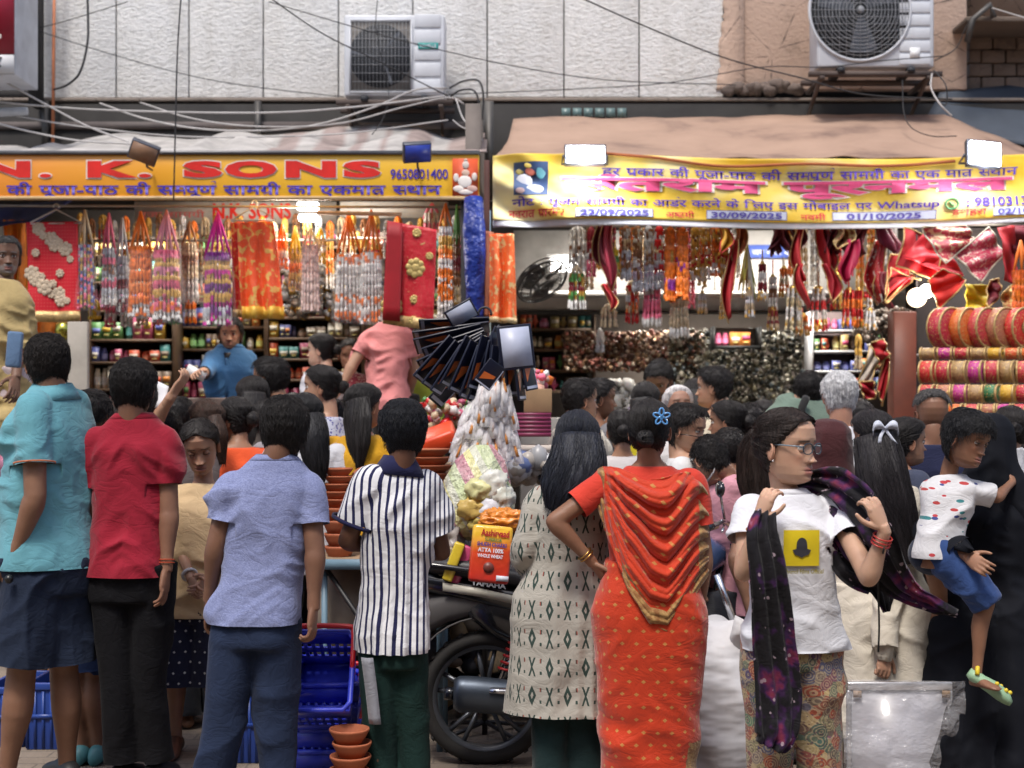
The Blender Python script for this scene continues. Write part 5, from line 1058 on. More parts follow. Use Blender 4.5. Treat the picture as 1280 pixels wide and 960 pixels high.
 for (x, y, a_, b_, c_) in ((655, 230, .055, .05, (.55, .55, .6)), (668, 240, .06, .03, (.6, .6, .62)), (664, 217, .04, .03, (.45, .12, .08)), (676, 219, .03, .045, (.08, .25, .30)), (650, 217, .028, .02, (.5, .4, .12)), (650, 242, .03, .02, (.3, .2, .2)), (660, 210, .025, .018, (.6, .45, .1))):
  ball(wav(P(x, y, D - .012)[None])[0], (a_, .006, b_), 14, 8, mb=pp, col=c_)
 part('picture_figure', pp, cmat(.5), B_, smooth=True)
 part('banner_rope', tube(wav(spline([P(755, 196, D - .02), P(820, 200, D - .02), P(900, 207, D - .02), P(1000, 204, D - .02), P(1100, 207, D - .02), P(1195, 203, D - .02)], 40)), .010, 6), mat('rope_orange', (.40, .12, .04), .8), B_, smooth=True)
 # ------------------------------------------------ floodlights
 fb = mat('flood_body', (.12, .13, .16), .4, .6); glare = mat('flood_glow', (1, 1, 1), .5, var=0, emit=(.97, .98, 1), es=22)
 for (px, py, D_, w, h, lb, e, tl_) in ((732, 193, 8.95, .235, .105, 'lit white floodlight at the left end of the yellow banner', 30, 0), (1231, 192, 8.9, .19, .15, 'lit white floodlight at the right end of the yellow banner', 30, .1)):
  c = P(px, py, D_); r = thing('floodlight', lb, 'floodlight', c); Rm = rotm(-.35, tl_, 0); part('housing', box(c + [0, .035, 0], (w + .03, .05, h + .035), Rm), fb, r, bevel=.008); part('lens', box(c - [0, .0, 0], (w, .03, h), Rm), glare, r)
  part('bracket', tube([c + [-w / 2 - .02, .03, 0], c + [-w / 2 - .03, .12, -.04], c + [w / 2 + .03, .12, -.04], c + [w / 2 + .02, .03, 0]], .008, 6), fb, r); lamp('flood_lamp', '', c + [0, -.04, -.02], e * .45, w, (.95, .97, 1), (math.radians(35), 0, 0), sy=h)
  lamp('flood_lamp_spill', '', c + [0, -.03, -.09], 2.5, .05, (.95, .97, 1), kind='POINT')
  for i in range(4): part('cooling_fin', box(c + [(-.35 + .23 * i) * w, .07, 0], (.006, .02, h), Rm), fb, r)
 for (px, lb, cf, rz, D_) in ((180, 'unlit brown faced floodlight tilted over the left sign', (.30, .17, .10), .35, 8.98), (521, 'unlit floodlight with a blue face over the phone number', (.04, .07, .45), -.1, 9.0)):
  c = P(px, 190, D_); r = thing('floodlight', lb, 'floodlight', c); Rm = rotm(.55, rz, .25); part('housing', box(c, (.18, .05, .13), Rm), fb, r, bevel=.006); part('face', box(c + Rm @ np.array([0, -.028, 0]), (.16, .008, .11), Rm), mat('face_%d' % px, cf, .3), r)
  part('bracket', tube([c, c + [.0, .08, -.08], c + [0, .2, -.08]], .008, 6), fb, r)
 # ------------------------------------------------ air conditioners
 acm = mat('ac_white', (.60, .62, .66), .45, var=.12, bump=.1); gr = mat('ac_grille', (.30, .31, .33), .5); bkm = mat('ac_black', (.025, .028, .034), .7)
 def ac(x0, x1, y0, y1, D_, label, style):
  a, b = P(x0, y1, D_), P(x1, y0, D_); w, h = b[0] - a[0], b[2] - a[2]; c = (a + b) / 2; r = thing('air_conditioner', label, 'air conditioner', (c[0], D_, a[2]))
  part('casing', box(c + [0, .15, 0], (w, .30, h)), acm, r, bevel=.018); fx = a[0] + w * (.335 if style else .36); fz = c[2] - h * .015; R0 = h * .40
  if style:
   part('grille_backing', box((a[0] + w * .365, D_ - .002, fz), (w * .60, .006, h * .86)), mat('ac_mesh_grey', (.20, .185, .17), .7), r); fx = a[0] + w * .365
   part('fan_opening', lathe([(0.001, 0), (R0 * .97, 0), (R0 * .97, .006), (0.001, .006)], (fx, D_ - .005, fz), 40, R=rotm(PI / 2)), bkm, r)
  else: part('fan_opening', lathe([(0.001, 0), (R0 * 1.06, 0), (R0 * 1.06, .006), (0.001, .006)], (fx, D_ + .0, fz), 40, R=rotm(PI / 2)), bkm, r)
  fan = MB()
  for k in range(3):
   an = k * 2 * PI / 3 + .5; q = []
   for rr in np.linspace(.15, .92, 6): q.append([[fx + math.cos(an + s_ * (.55 - .1 * rr)) * R0 * rr, D_ - .008 - .004 * s_, fz + math.sin(an + s_ * (.55 - .1 * rr)) * R0 * rr] for s_ in (-1, -.3, .4, 1)])
   sheet(np.array(q), fan)
  part('fan_blade', fan, mat('fan_dark', (.09, .10, .12), .5), r, smooth=True)
  mb = MB(); th = np.linspace(0, 2 * PI, 49)
  if style:
   for i in range(9): z_ = fz - h * .42 + h * .84 * i / 8; tube([(a[0] + w * .075, D_ - .016, z_), (a[0] + w * .655, D_ - .016, z_)], .0022, 4, mb)
   for i in range(17): x_ = a[0] + w * .075 + w * .58 * i / 16; tube([(x_, D_ - .018, fz - h * .42), (x_, D_ - .018, fz + h * .42)], .0018, 4, mb)
  else:
   for i in range(1, 15): rr = R0 * 1.05 * i / 14; tube(np.stack([fx + rr * np.cos(th), np.full(49, D_ - .018 - .015 * (1 - (i / 14) ** 2)), fz + rr * np.sin(th)], 1), .0022, 4, mb, caps=False)
   for i in range(-6, 7):
    o_ = i / 7 * R0 * 1.05; l_ = math.sqrt(max(0, (R0 * 1.05) ** 2 - o_ ** 2)); tube([(fx + o_, D_ - .025, fz - l_), (fx + o_, D_ - .025, fz + l_)], .0022, 4, mb); tube([(fx - l_, D_ - .025, fz + o_), (fx + l_, D_ - .025, fz + o_)], .0022, 4, mb)
  part('grille', mb, gr, r);
  if not style: part('grille_rim', tube(np.stack([fx + R0 * 1.08 * np.cos(th), np.full(49, D_ - .012), fz + R0 * 1.08 * np.sin(th)], 1), .011, 8, caps=False), acm, r, smooth=True); part('hub_cap', ball((fx, D_ - .04, fz), (.022, .006, .022), 12, 8), gr, r)
  else:
   R2 = [(a[0] + w * .06, fz + h * .44), (a[0] + w * .67, fz + h * .44), (a[0] + w * .67, fz - h * .44), (a[0] + w * .06, fz - h * .44), (a[0] + w * .06, fz + h * .44)]
   for p0, p1 in zip(R2[:-1], R2[1:]): part('grille_frame', tube([(p0[0], D_ - .010, p0[1]), (p1[0], D_ - .010, p1[1])], .007, 6), acm, r)
  n_ = 5 if style else 9; x0_ = a[0] + w * (.70 if style else .70)
  for i in range(n_): part('panel_rib', box(((x0_ + b[0] - .03) / 2, D_ - .002, a[2] + h * (i + .6) / n_), (b[0] - .03 - x0_, .012, h / n_ * .82)), acm, r, bevel=.005)
  if style:
   part('badge', box((a[0] + w * .835, D_ - .013, a[2] + h * .61), (w * .20, .008, h * .075)), mat('badge_teal', (.02, .33, .30), .4), r, bevel=.003); v, f = glyphs('HAVELLS', 1, .02)
   part('badge_lettering', fit_text(v, f, (a[0] + w * .755, D_ - .0185, a[2] + h * .588), (1, 0, 0), (0, 0, 1), w * .16, h * .04), mat('white_ink', (.7, .72, .8), .6), r)
  else: part('sticker', box((a[0] + w * .83, D_ - .010, a[2] + h * .12), (w * .085, .004, h * .09)), mat('sticker_white', (.8, .8, .8), .5), r)
  for x_ in (.2, .8): part('foot', box((a[0] + w * x_, D_ + .15, a[2] - .02), (.05, .34, .03)), bkm, r)
  part('support_rail', box((c[0], D_ + .02, a[2] - .045), (w + .12, .04, .035)), mat('rust_rail', (.10, .075, .065), .7, .3), r); part('support_rail', box((c[0], D_ + .30, a[2] - .045), (w + .12, .04, .035)), mat('rust_rail', (.10, .075, .065), .7, .3), r)
  for x_ in (.04, .96): part('support_strut', tube([(a[0] + w * x_, D_ + .02, a[2] - .05), (a[0] + w * x_, 10.96, a[2] - .30)], .016, 6), mat('rust_rail', (.10, .075, .065), .7, .3), r); part('support_arm', box((a[0] + w * x_, D_ + .25, a[2] - .075), (.035, .52, .025)), mat('rust_rail', (.10, .075, .065), .7, .3), r)
  return r
 ac(430, 556, 18, 120, 10.5, 'white air conditioner with square grille and teal badge on the white wall', True)
 ac(1022, 1168, -62, 84, 10.35, 'larger white air conditioner with round fan grille on the pink plaster', False)
 # ------------------------------------------------ top-left light box sign, conduit, boards
 c = P(-20, 34, 9.6); r = thing('light_box_sign', 'red and white light box sign cut off at the top left corner', 'sign', c); part('box', pbox(-80, 20, -60, 94, 9.6, .45), mat('box_white', (.55, .57, .62), .5), r, bevel=.01); part('red_panel', pbox(-76, 17, -56, 67, 9.585, .014), mat('box_red', (.36, .01, .03), .4), r); part('white_panel', pbox(-76, 17, 68.5, 91, 9.585, .014), mat('sticker_white', (.8, .8, .8), .5), r)
 v, f = glyphs('e', 1, .02); part('lettering', fit_text(v, f, P(-2, 48, 9.58), (1, 0, 0), (0, 0, 1), .02, .03), wht, r); v, f = hindi('र'); part('lettering', fit_text(v, f, P(-6, 84, 9.58), (1, 0, 0), (0, 0, 1), .045, .07), mat('lash', (.01, .01, .01), var=0), r)
 single('dark_panel', 'dark narrow panel beside the corner light box sign', 'panel', pbox(35, 44, -60, 130, 10.7, .2), dk); single('conduit_pipe', 'thin orange conduit pipe running down the left end of the wall', 'pipe', tube([P(68.5, -60, 10.85), P(67, 60, 10.85), P(66, 182, 10.85)], .012, 10), mat('conduit_orange', (.62, .22, .10), .6), smooth=True)
 single('white_pipe', 'short white pipe lying above the left end of the sign', 'pipe', tube([P(-30, 142, 10.0), P(34, 139, 10.0)], .03, 10), mat('pvc_white', (.55, .57, .6), .4), smooth=True)
 wm = mat('wire_white', (.50, .48, .47), .6); wk = mat('wire_black', (.02, .02, .022), .6)
 WR = [('pale cable sagging from the far left to the air conditioner', [(-20, 126, 9.9), (120, 137, 10), (320, 141, 10.1), (440, 134, 10.2), (556, 120, 10.3)], wm, .011),
  ('pale cable dropping steeply across the top left to the awning cloth', [(-20, 88, 9.8), (60, 132, 9.9), (110, 158, 9.9), (155, 175, 9.9), (170, 182, 9.7)], wm, .011),
  ('pale cable just above the left end of the sign', [(-20, 150, 9.8), (40, 165, 9.8), (100, 176, 9.8), (170, 180, 9.7)], wm, .011),
  ('pale cable swinging low past the orange pipe', [(20, 145, 10), (100, 158, 10.1), (220, 170, 10.1), (330, 171, 10.2), (440, 166, 10.2), (560, 150, 10.3)], wm, .009),
  ('pale cable hanging from the second wall joint to the right', [(125, 129, 10.7), (180, 148, 10.4), (250, 161, 10.3), (330, 163, 10.3), (400, 155, 10.3), (470, 133, 10.3), (520, 112, 10.4), (560, 110, 10.5)], wm, .011),
  ('pale cable hanging between the third joint and the air conditioner foot', [(175, 128, 10.7), (240, 148, 10.4), (320, 158, 10.3), (420, 155, 10.2), (500, 135, 10.2), (560, 122, 10.3), (580, 130, 10.3)], wm, .009),
  ('black wire hanging straight down in front of the sign', [(229, -40, 9.0), (222, 60, 9.0), (219, 170, 9.0), (217, 250, 9.05)], wk, .008),
  ('thick black cable curling to the orange pipe', [(108, -40, 10.7), (110, 20, 10.7), (109, 55, 10.7), (100, 90, 10.7), (84, 106, 10.75), (67, 112, 10.8)], wk, .014),
  ('long dark wire crossing both panels and the square grille', [(330, -8, 9.6), (400, 40, 9.8), (470, 75, 9.9), (560, 120, 10.2)], wk, .008),
  ('thin dark wire running behind the first air conditioner toward the right', [(336, 2, 10), (430, 30, 10.1), (520, 55, 10.2), (640, 82, 10.5), (760, 100, 10.7), (920, 106, 10.8)], wk, .006),
  ('dark wire slanting from the top centre to the pink plaster', [(715, -8, 9.8), (800, 30, 10), (905, 72, 10.2), (1000, 97, 10.2), (1080, 118, 10.2), (1190, 124, 10.2)], wk, .009),
  ('thin wire rising to the second air conditioner', [(560, 118, 10.5), (700, 112, 10.8), (830, 104, 10.8), (950, 84, 10.8), (1030, 84, 10.3), (1100, 76, 10.2), (1180, 70, 10.3)], wk, .006),
  ('thin slanting wire at the top left of the white wall', [(-20, 46, 10.8), (60, 32, 10.8), (160, 2, 10.8)], wk, .006), ('thin wire descending over the three left wall panels', [(40, 36, 10.8), (130, 65, 10.8), (240, 95, 10.8), (330, 110, 10.8), (430, 121, 10.8)], wk, .006),
  ('looped black hose beside the first air conditioner', [(562, 110, 10.6), (580, 101, 10.5), (598, 101, 10.5), (604, 118, 10.5), (603, 150, 10.5)], wk, .012), ('second looped black hose beside the first air conditioner', [(562, 122, 10.6), (575, 113, 10.5), (592, 113, 10.5), (598, 128, 10.5), (596, 160, 10.5)], wk, .012),
  ('pale cable fanning down to the end of the awning cloth', [(570, 124, 10.3), (580, 150, 10.2), (598, 165, 10.0), (608, 190, 9.7)], wm, .009), ('pale cable drooping at the awning cloth tip', [(566, 150, 10.2), (580, 160, 10.1), (604, 165, 10.0)], wm, .007),
  ('pale cable looping off the second air conditioner bracket', [(1165, 92, 10.3), (1164, 110, 10.2), (1175, 130, 10.1), (1190, 145, 10.1)], wm, .010), ('dark cable looping off the second air conditioner bracket', [(1168, 88, 10.3), (1182, 106, 10.2), (1183, 130, 10.2), (1172, 128, 10.2)], wk, .008),
  ('dark wire curling on the peach awning', [(1128, 100, 10.2), (1130, 140, 10.1), (1140, 160, 9.9), (1165, 170, 9.7), (1196, 170, 9.6)], wk, .006), ('dark wire climbing the pink plaster at the right', [(1168, 76, 10.5), (1195, 60, 10.6), (1210, 30, 10.6), (1235, 4, 10.6)], wk, .007),
  ('pale cable leaving the bracket at the top right corner', [(1240, 10, 10.5), (1300, 28, 10.4)], wm, .009), ('thin wire hanging through the square grille', [(473, -10, 10.3), (470, 30, 10.35), (478, 80, 10.4), (486, 120, 10.4), (478, 150, 10.2), (465, 168, 10.1)], wk, .005),
  ('thick black riser cable beside the second air conditioner', [(1019, -40, 10.6), (1019, 40, 10.6), (1019, 95, 10.6)], wk, .016)]
 for lb, pts, m, r in WR: single('cable', lb, 'cable', wire(pts, r * .62), m, smooth=True, group='overhead cables')
# ------------------------------------------------------------------ the crowd between the front row and the shops
def build_crowd():
 C = lambda n, c, **k: cloth(n, c, **k)
 dkj = C('dark_trouser', (.025, .027, .035)); T = lambda m, **k: dict(dict(m=m, sleeve=.55, hem=.46, a=.006), **k); B = dict(m=dkj)
 sh = dict(k='short', T=.014, L=.025); bun = dict(k='bun', T=.010); gp = 'people in the market crowd'
 def long(x, y, D, L=110, w=.07): return dict(k='long', T=.012, tz=-.06, fall=[(x, y + 20, D - .08), (x + 1, y + 45, D - .12), (x + 2, y + 45 + L * .5, D - .15), (x + 2, y + 45 + L, D - .15)], w=[.066, .074, .06, .022], dep=.4)
 F1 = dict(lip=(.34, .12, .10))
 p = person
 # left shop side
 p('brown-haired girl with a ponytail just above the girl in tan', 258, 500, 6.9, -20, sex='f', skin=MID, q=1, top=T(C('dusty_shirt', (.12, .10, .10))), bottom=B, hair=dict(k='pony', T=.010, c=(.035, .018, .012), fall=[(268, 520, 6.75), (274, 545, 6.72), (278, 580, 6.74)], w=[.03, .04, .015], dep=.7), hyaw=-50)
 p('woman in a bright orange kurta seen from behind, hair in a low bun', 295, 497, 6.98, -15, sex='f', fat=1.3, skin=MID, q=1, top=T(C('bright_orange', (.75, .10, .03)), name='kurta', hem=.3, flare=.1, sleeve=1.1), bottom=B, hair=dict(k='bun', T=.010, br=.042), hyaw=-60, face=F1)
 p('person with rounded dark hair between the red shirt and the tan girl', 205, 514, 7.0, 5, skin=DARK, q=1, top=T(C('umber_shirt', (.05, .035, .03))), bottom=B, hair=sh)
 p('person with dark hair behind the raised sheet of paper', 222, 497, 7.6, 10, skin=MID, q=1, top=T(C('grey_shirt', (.12, .12, .13))), bottom=B, hair=sh)
 p('woman with loose dark hair and a pale pink top below the shopkeeper', 316, 471, 7.6, -20, sex='f', skin=MID, q=1, top=T(C('pale_pink', (.55, .30, .28))), bottom=B, hair=long(316, 471, 7.6, 60), hyaw=-40)
 p('man reaching up with a sheet of paper, hidden behind the red shirt', 183, 480, 6.9, 40, skin=LIGHT, q=1, J=dict(elR=(192, 530, 0), wrR=(213, 497, -.1)), top=T(C('slate_shirt', (.08, .09, .12))), bottom=B, hair=sh, hands=dict(R=dict(curl=35, d=(.6, 0, .8), n=(-.7, .3, .6))))
 single('paper_sheet', 'white sheet of paper held up above the crowd', 'paper', sheet(bil(P(190, 511, 6.85), P(205, 506, 6.82), P(211, 483, 6.86), P(190, 473, 6.9), 6, 6)), mat('paper', (.72, .72, .74), .7), solid=.002)
 p('bearded man in a grey brown shirt, in profile facing left', 342, 447, 7.7, -70, skin=MID, q=2, fat=1.05, top=T(C('grey_brown', (.10, .085, .075))), bottom=B, hair=sh, hyaw=-75, face=dict(beard=.8))
 p('girl with a hair bun and a white and blue striped dupatta, facing left', 406, 457, 7.5, -70, sex='f', skin=LIGHT, q=2, fat=.95, top=T(m_smallprint((.50, .52, .62), (.10, .10, .30), 50, .35, 'blue_print'), name='kurta', hem=.3, sleeve=1.2), bottom=B, hair=dict(k='bun', T=.009, at=(0, -.12, .0)), hyaw=-85, face=F1)
 p('young woman looking left with a white dupatta on her shoulder', 404, 417, 9.4, -60, base=.45, sex='f', skin=FAIR, q=2, top=T(C('pale_dupatta', (.55, .55, .60)), sleeve=1.3), bottom=B, hair=dict(k='bun', T=.009), hyaw=-78, face=F1)
 p('woman facing the camera behind the young woman with the dupatta', 437, 424, 9.7, 180, base=.5, sex='f', skin=MID, q=1, top=T(m_smallprint((.16, .02, .035), (.4, .3, .25), 60, .3, 'maroon_print'), sleeve=1.3), bottom=B, hair=bun, hyaw=175, hpitch=-12, face=F1)
 yel = C('mustard_cloth', (.62, .33, .02)); g = p('woman wrapped in a mustard yellow dupatta, seen from behind', 452, 480, 7.0, 25, sex='f', skin=MID, q=2, fat=1.05, top=T(yel, name='dupatta', hem=.3, sleeve=1.6, vf=.018, vn=10, a=.010), bottom=B, hair=long(446, 480, 7.0, 60, .06), hyaw=40)
 p('woman with long straight black hair and a white top behind the heather blue shirt', 383, 492, 6.9, -15, sex='f', fat=.85, skin=LIGHT, q=2, top=T(C('white_top', (.60, .61, .66))), bottom=B, hair=dict(k='long', T=.012, c=(.010, .010, .012), fall=[(385, 520, 6.5), (391, 545, 6.45), (396, 580, 6.45), (398, 612, 6.47)], w=[.07, .07, .055, .02], dep=.4))
 # pink shirt man on the platform
 g = p('man in a pink t-shirt standing on the platform behind the pots', 494, 350, 9.2, -8, base=.80, skin=LIGHT, q=2, fat=.84, J=dict(shL=(461, 424, 0), shR=(509, 424, 0), elL=(441, 455, -.05), wrL=(426, 486, -.08), elR=(518, 462, .02), wrR=(512, 492, .1), nk=(488, 404, 0), hd=(500, 382, .05), hip=(484, 506, 0)),
  top=T(C('pink_jersey', (.72, .27, .26)), sleeve=.60, hem=.50, a=.010, ease=.012), bottom=dict(m=C('black_jean', (.016, .013, .013)), w=.95), hair=sh, hands=dict(L=dict(curl=15, d=(-.6, .1, -.7))))
 p('man in a lime green t-shirt partly hidden by the pink shirt', 528, 408, 9.5, 8, base=.5, skin=DARK, q=1, top=T(C('lime_jersey', (.42, .50, .07))), bottom=B, hair=sh)
 # shopkeeper
 g = p('shopkeeper in a blue shirt with a short beard holding out a packet', 288, 398, 9.7, 176, base=.50, skin=(.50, .29, .19), q=3, fat=.95, J=dict(shL=(266, 448, 0), shR=(310, 448, 0), elL=(258, 466, -.2), wrL=(248, 466, -.45), elR=(316, 480, 0), wrR=(312, 500, -.1), hd=(288, 417, -.02), nk=(288, 435, 0)),
  top=T(C('denim_blue', (.06, .17, .34)), sleeve=1.35, a=.010, collar=(C('denim_blue', (.06, .17, .34)), 0.)), bottom=B, hair=dict(k='short', T=.018, L=.03, zl=ZL), face=dict(beard=.6, brow=1.1), hands=dict(L=dict(curl=30)))
 part('placket', sheet(np.array([[P(x_, y_, 9.7) - [0, .135 + .01 * (y_ - 440) / 40, 0] for x_ in (286.5, 290)] for y_ in (448, 465, 482, 500)])), C('denim_dark', (.03, .10, .22)), g.root, solid=.004)
 part('chest_skin', sheet(np.array([[P(288 - w_, y_, 9.7) - [0, d_, 0], P(288 + w_, y_, 9.7) - [0, d_, 0]] for y_, w_, d_ in ((436, 5, .07), (444, 4, .115), (454, .5, .14))])), skinmat(), g.root, solid=.002)
 single('packet', 'small white and red packet in the shopkeeper\'s hand', 'packet', box(P(245, 466, 9.2), (.13, .02, .06), rotm(0, .5, 0)), mat('sticker_white', (.8, .8, .8), .5))
 # man at the left edge, high up on the counter
 mus = C('khaki_cloth', (.46, .35, .16)); g = p('grey-bearded man in a mustard shirt standing high at the left edge', 6, 296, 8.3, 165, base=.62, skin=(.16, .085, .055), q=2, fat=.82, J=dict(shL=(-26, 362, 0), shR=(16, 366, 0), elR=(24, 430, -.05), wrR=(20, 470, -.2), hd=(7, 327, 0), nk=(2, 350, 0)),
  top=T(mus, sleeve=1.3, a=.014, hem=.42), bottom=dict(k='skirt', name='wrap', m=C('pale_pink_wrap', (.60, .50, .52))), hair=dict(k='short', T=.012, L=.02, c=(.05, .05, .05)), face=dict(beard=.6, bc=(.22, .21, .20), mous=(.2, .19, .18)), hyaw=150)
 single('folded_jeans', 'folded blue denim cloth held by the man at the left edge', 'cloth', box(P(18, 437, 7.9), (.085, .04, .20), rotm(0, .08, 0)), C('faded_denim', (.12, .20, .33)), bevel=.012)
 # right shop side
 p('man in a white shirt in profile, facing right toward the counter', 724, 474, 7.6, 60, skin=LIGHT, q=2, fat=1.1, J=dict(hd=(726, 496, 0)), top=T(C('soft_white', (.66, .62, .52)), sleeve=1.2), bottom=B, hair=sh, hyaw=72, face=dict(mous=(.02, .02, .02)))
 p('dark-haired man behind the white shirt, arm stretched to the right', 746, 474, 8.0, 60, skin=DARK, q=1, J=dict(elR=(764, 528, -.1), wrR=(782, 520, -.1)), top=T(C('ash_shirt', (.22, .22, .24))), bottom=B, hair=sh, hyaw=85, face=dict(beard=.4))
 p('man in a cream shirt with a moustache, facing left by the brass shelves', 896, 459, 8.0, -60, skin=LIGHT, q=2, fat=1.12, top=T(C('cream_shirt', (.68, .60, .45)), sleeve=1.2), bottom=B, hair=sh, hyaw=-72, face=dict(mous=(.015, .012, .01)))
 p('bearded man in a plaid shirt leaning over, deep in the right shop', 826, 452, 8.9, 200, base=.1, skin=LIGHT, q=2, J=dict(hd=(824, 470, -.1)), top=T(m_smallprint((.14, .11, .15), (.32, .27, .30), 40, .35, 'plaid_print'), sleeve=1.2), bottom=B, hair=sh, hyaw=205, hpitch=-35, face=dict(beard=.9))
 p('person in a yellow top crouching in front of the bearded man', 806, 478, 8.5, 20, sex='f', skin=MID, q=1, top=T(C('lemon_cloth', (.66, .55, .03))), bottom=B, hair=long(802, 478, 8.5, 20))
 p('woman with a white headscarf looking up, in the right shop', 848, 484, 8.0, 190, sex='f', skin=(.36, .20, .14), q=2, top=T(C('scarf_white', (.60, .58, .58)), sleeve=1.3), bottom=B, hair=dict(k='bun', T=.022, c=(.5, .48, .48), n=0, br=.02, zl=ZLF), hyaw=170, hpitch=14, face=F1)
 p('person with wide dark hair behind the white headscarf', 872, 476, 8.5, 0, sex='f', skin=MID, q=1, top=T(C('dark_top', (.03, .03, .035))), bottom=B, hair=dict(k='long', T=.03, fall=[(872, 490, 8.4), (874, 520, 8.35), (876, 560, 8.35)], w=[.12, .12, .06], dep=.5))
 p('boy with dark rimmed glasses looking right past the orange saree', 858, 506, 6.35, 100, skin=LIGHT, q=2, J=dict(hd=(858, 543, 0)), top=T(C('boy_white', (.62, .62, .62))), bottom=B, hair=dict(k='boy', T=.016, L=.03, zl=ZL), hyaw=118, hpitch=-10, face=F1)
 o = [x for x in COL.objects if x.get('label', '').startswith('boy with dark rimmed')][0]; hf = hframe(118, -10, 0); hc = P(858, 543, 6.35); gm = mat('frame_black', (.012, .012, .014), .25);
 for e in (-1, 1):
  a = np.linspace(0, 2 * PI, 18); part('lens_rim', tube(hc + np.stack([e * .031 + np.cos(a) * .021, a * 0 + .096, -.003 + np.sin(a) * .016], 1) @ hf.T, .0024, 5, caps=False), gm, o); part('temple_arm', tube(hc + np.array([(e * .052, .09, .004), (e * .074, .03, .004), (e * .076, -.01, .0)]) @ hf.T, .0022, 5), gm, o)
 p('man in a pink shirt with a black mask strap, bending his head', 893, 545, 6.2, 60, skin=(.30, .16, .10), q=2, fat=1.1, J=dict(hd=(888, 573, -.05), nk=(915, 598, 0), shL=(915, 610, -.1), shR=(945, 612, .1), hip=(935, 740, 0)), top=T(C('rose_stripe', (.62, .30, .36)), a=.010), bottom=B, hair=dict(k='short', T=.010, L=.018), hyaw=-25, hpitch=-30)
 part('mask_strap', tube([P(897, 572, 6.08), P(892, 590, 6.07), P(884, 602, 6.08)], .004, 5), mat('strap_grey', (.5, .5, .52), .6), [x for x in COL.objects if x.get('label', '').startswith('man in a pink shirt with')][0])
 p('woman with a glossy black bun facing left between the cream shirt and the glasses woman', 913, 501, 7.1, -60, sex='f', skin=MID, q=2, top=T(C('plum_top', (.10, .03, .10))), bottom=B, hair=dict(k='bun', T=.010, br=.040), hyaw=-70, face=F1)
 p('person with short dark hair showing behind the white hair tie', 938, 505, 7.5, 10, skin=MID, q=1, top=T(C('brown_top', (.12, .07, .05))), bottom=B, hair=sh)
 p('child with dark hair between the bent pink man and the bun', 912, 536, 6.7, 0, skin=MID, q=1, top=T(C('navy_top', (.03, .035, .07))), bottom=B, hair=sh)
 # grey-green backpack man
 g = p('man in a sage green shirt with a backpack strap, bending into the right shop', 1012, 465, 8.0, 20, skin=MID, q=2, fat=1.15, J=dict(hd=(1012, 484, 0), nk=(1004, 500, 0), shL=(982, 508, 0), shR=(1020, 510, 0), hip=(985, 640, 0)), top=T(C('sage_shirt', (.15, .21, .17)), sleeve=.7), bottom=B, hair=sh)
 part('backpack_strap', tube(spline([P(1008, 497, 7.86), P(1002, 512, 7.82), P(1000, 535, 7.84)], 8), .022, 8), C('strap_black', (.02, .02, .02)), g.root, smooth=True)
 p('white-haired man with a close crop, seen from behind', 1049, 465, 6.9, 0, skin=(.42, .22, .15), q=2, fat=1.05, J=dict(hd=(1049, 497, 0)), top=T(C('crisp_white', (.64, .64, .68))), bottom=B, hair=dict(k='short', T=.012, L=.018, c=(.62, .62, .65), n=2400), hyaw=-8)
 mar = C('maroon_scarf', (.065, .02, .022)); g = p('woman in a dark maroon headscarf behind the glasses woman', 1036, 530, 6.4, 0, sex='f', skin=MID, q=1, top=T(mar, sleeve=1.4), bottom=B, hair=None)
 R = []; a = np.linspace(0, 2 * PI, 32, endpoint=False)
 for z, w, d in ((.125, .03, .03), (.115, .07, .08), (.07, .10, .118), (0, .108, .128), (-.08, .11, .125), (-.15, .13, .13), (-.22, .19, .14), (-.30, .21, .15)): R.append(g.hc + np.array([0, -.01, z]) + np.cos(a)[:, None] * g.r * w + np.sin(a)[:, None] * g.f * d)
 garment(g, 'headscarf', loft(R[::-1]), .014, mar, g.root, lambda L: folds(L, 5, .008), 3)
 p('balding man with grey curls at the sides and a navy shirt, seen from behind', 1165, 488, 6.55, 5, skin=(.24, .12, .075), q=2, fat=1.1, J=dict(hd=(1165, 524, 0)), top=T(C('navy_shirt', (.015, .018, .05))), bottom=B, hair=dict(k='short', T=.016, L=.025, c=(.09, .085, .085), zl=([0, 60, 90, 120, 150, 180], [.12, .10, .035, .05, .075, .075]), n=1300))
 p('dark-haired woman at the right edge behind the black veil', 1264, 508, 6.6, 10, sex='f', skin=MID, q=1, top=T(C('black_top', (.015, .015, .02)), sleeve=1.3), bottom=B, hair=bun)
 p('man in an olive shirt half hidden behind the grey haired man', 1075, 500, 7.8, 0, skin=DARK, q=0, top=T(C('olive_shirt', (.07, .07, .04))), bottom=B, hair=sh)
 # fillers glimpsed only as hair between others
 for x, y, D, lb, c in ((238, 508, 7.9, 'dark-haired shopper glimpsed left of the brown-haired girl', (.05, .05, .07)), (330, 500, 7.5, 'shopper glimpsed between the orange kurta and the heather blue shirt', (.50, .05, .05)), (365, 492, 7.3, 'shopper just behind the long straight hair', (.30, .28, .30)),
      (128, 505, 6.9, 'shopper glimpsed between the aqua polo and the red shirt', (.03, .03, .035)), (778, 512, 7.2, 'shopper in a patterned white top between the black hair and the saree', (.55, .52, .52)), (1010, 535, 7.2, 'shopper glimpsed behind the glasses woman', (.30, .05, .10)), (420, 500, 7.6, 'shopper behind the striped dupatta', (.12, .30, .45)), (955, 500, 8.3, 'shopper deep in the right shop behind the glasses woman', (.05, .04, .04))):
  p(lb, x, y, D, 0, sex='f', skin=MID, q=0, top=T(C('crowd_%d' % x, c)), bottom=B, hair=bun)
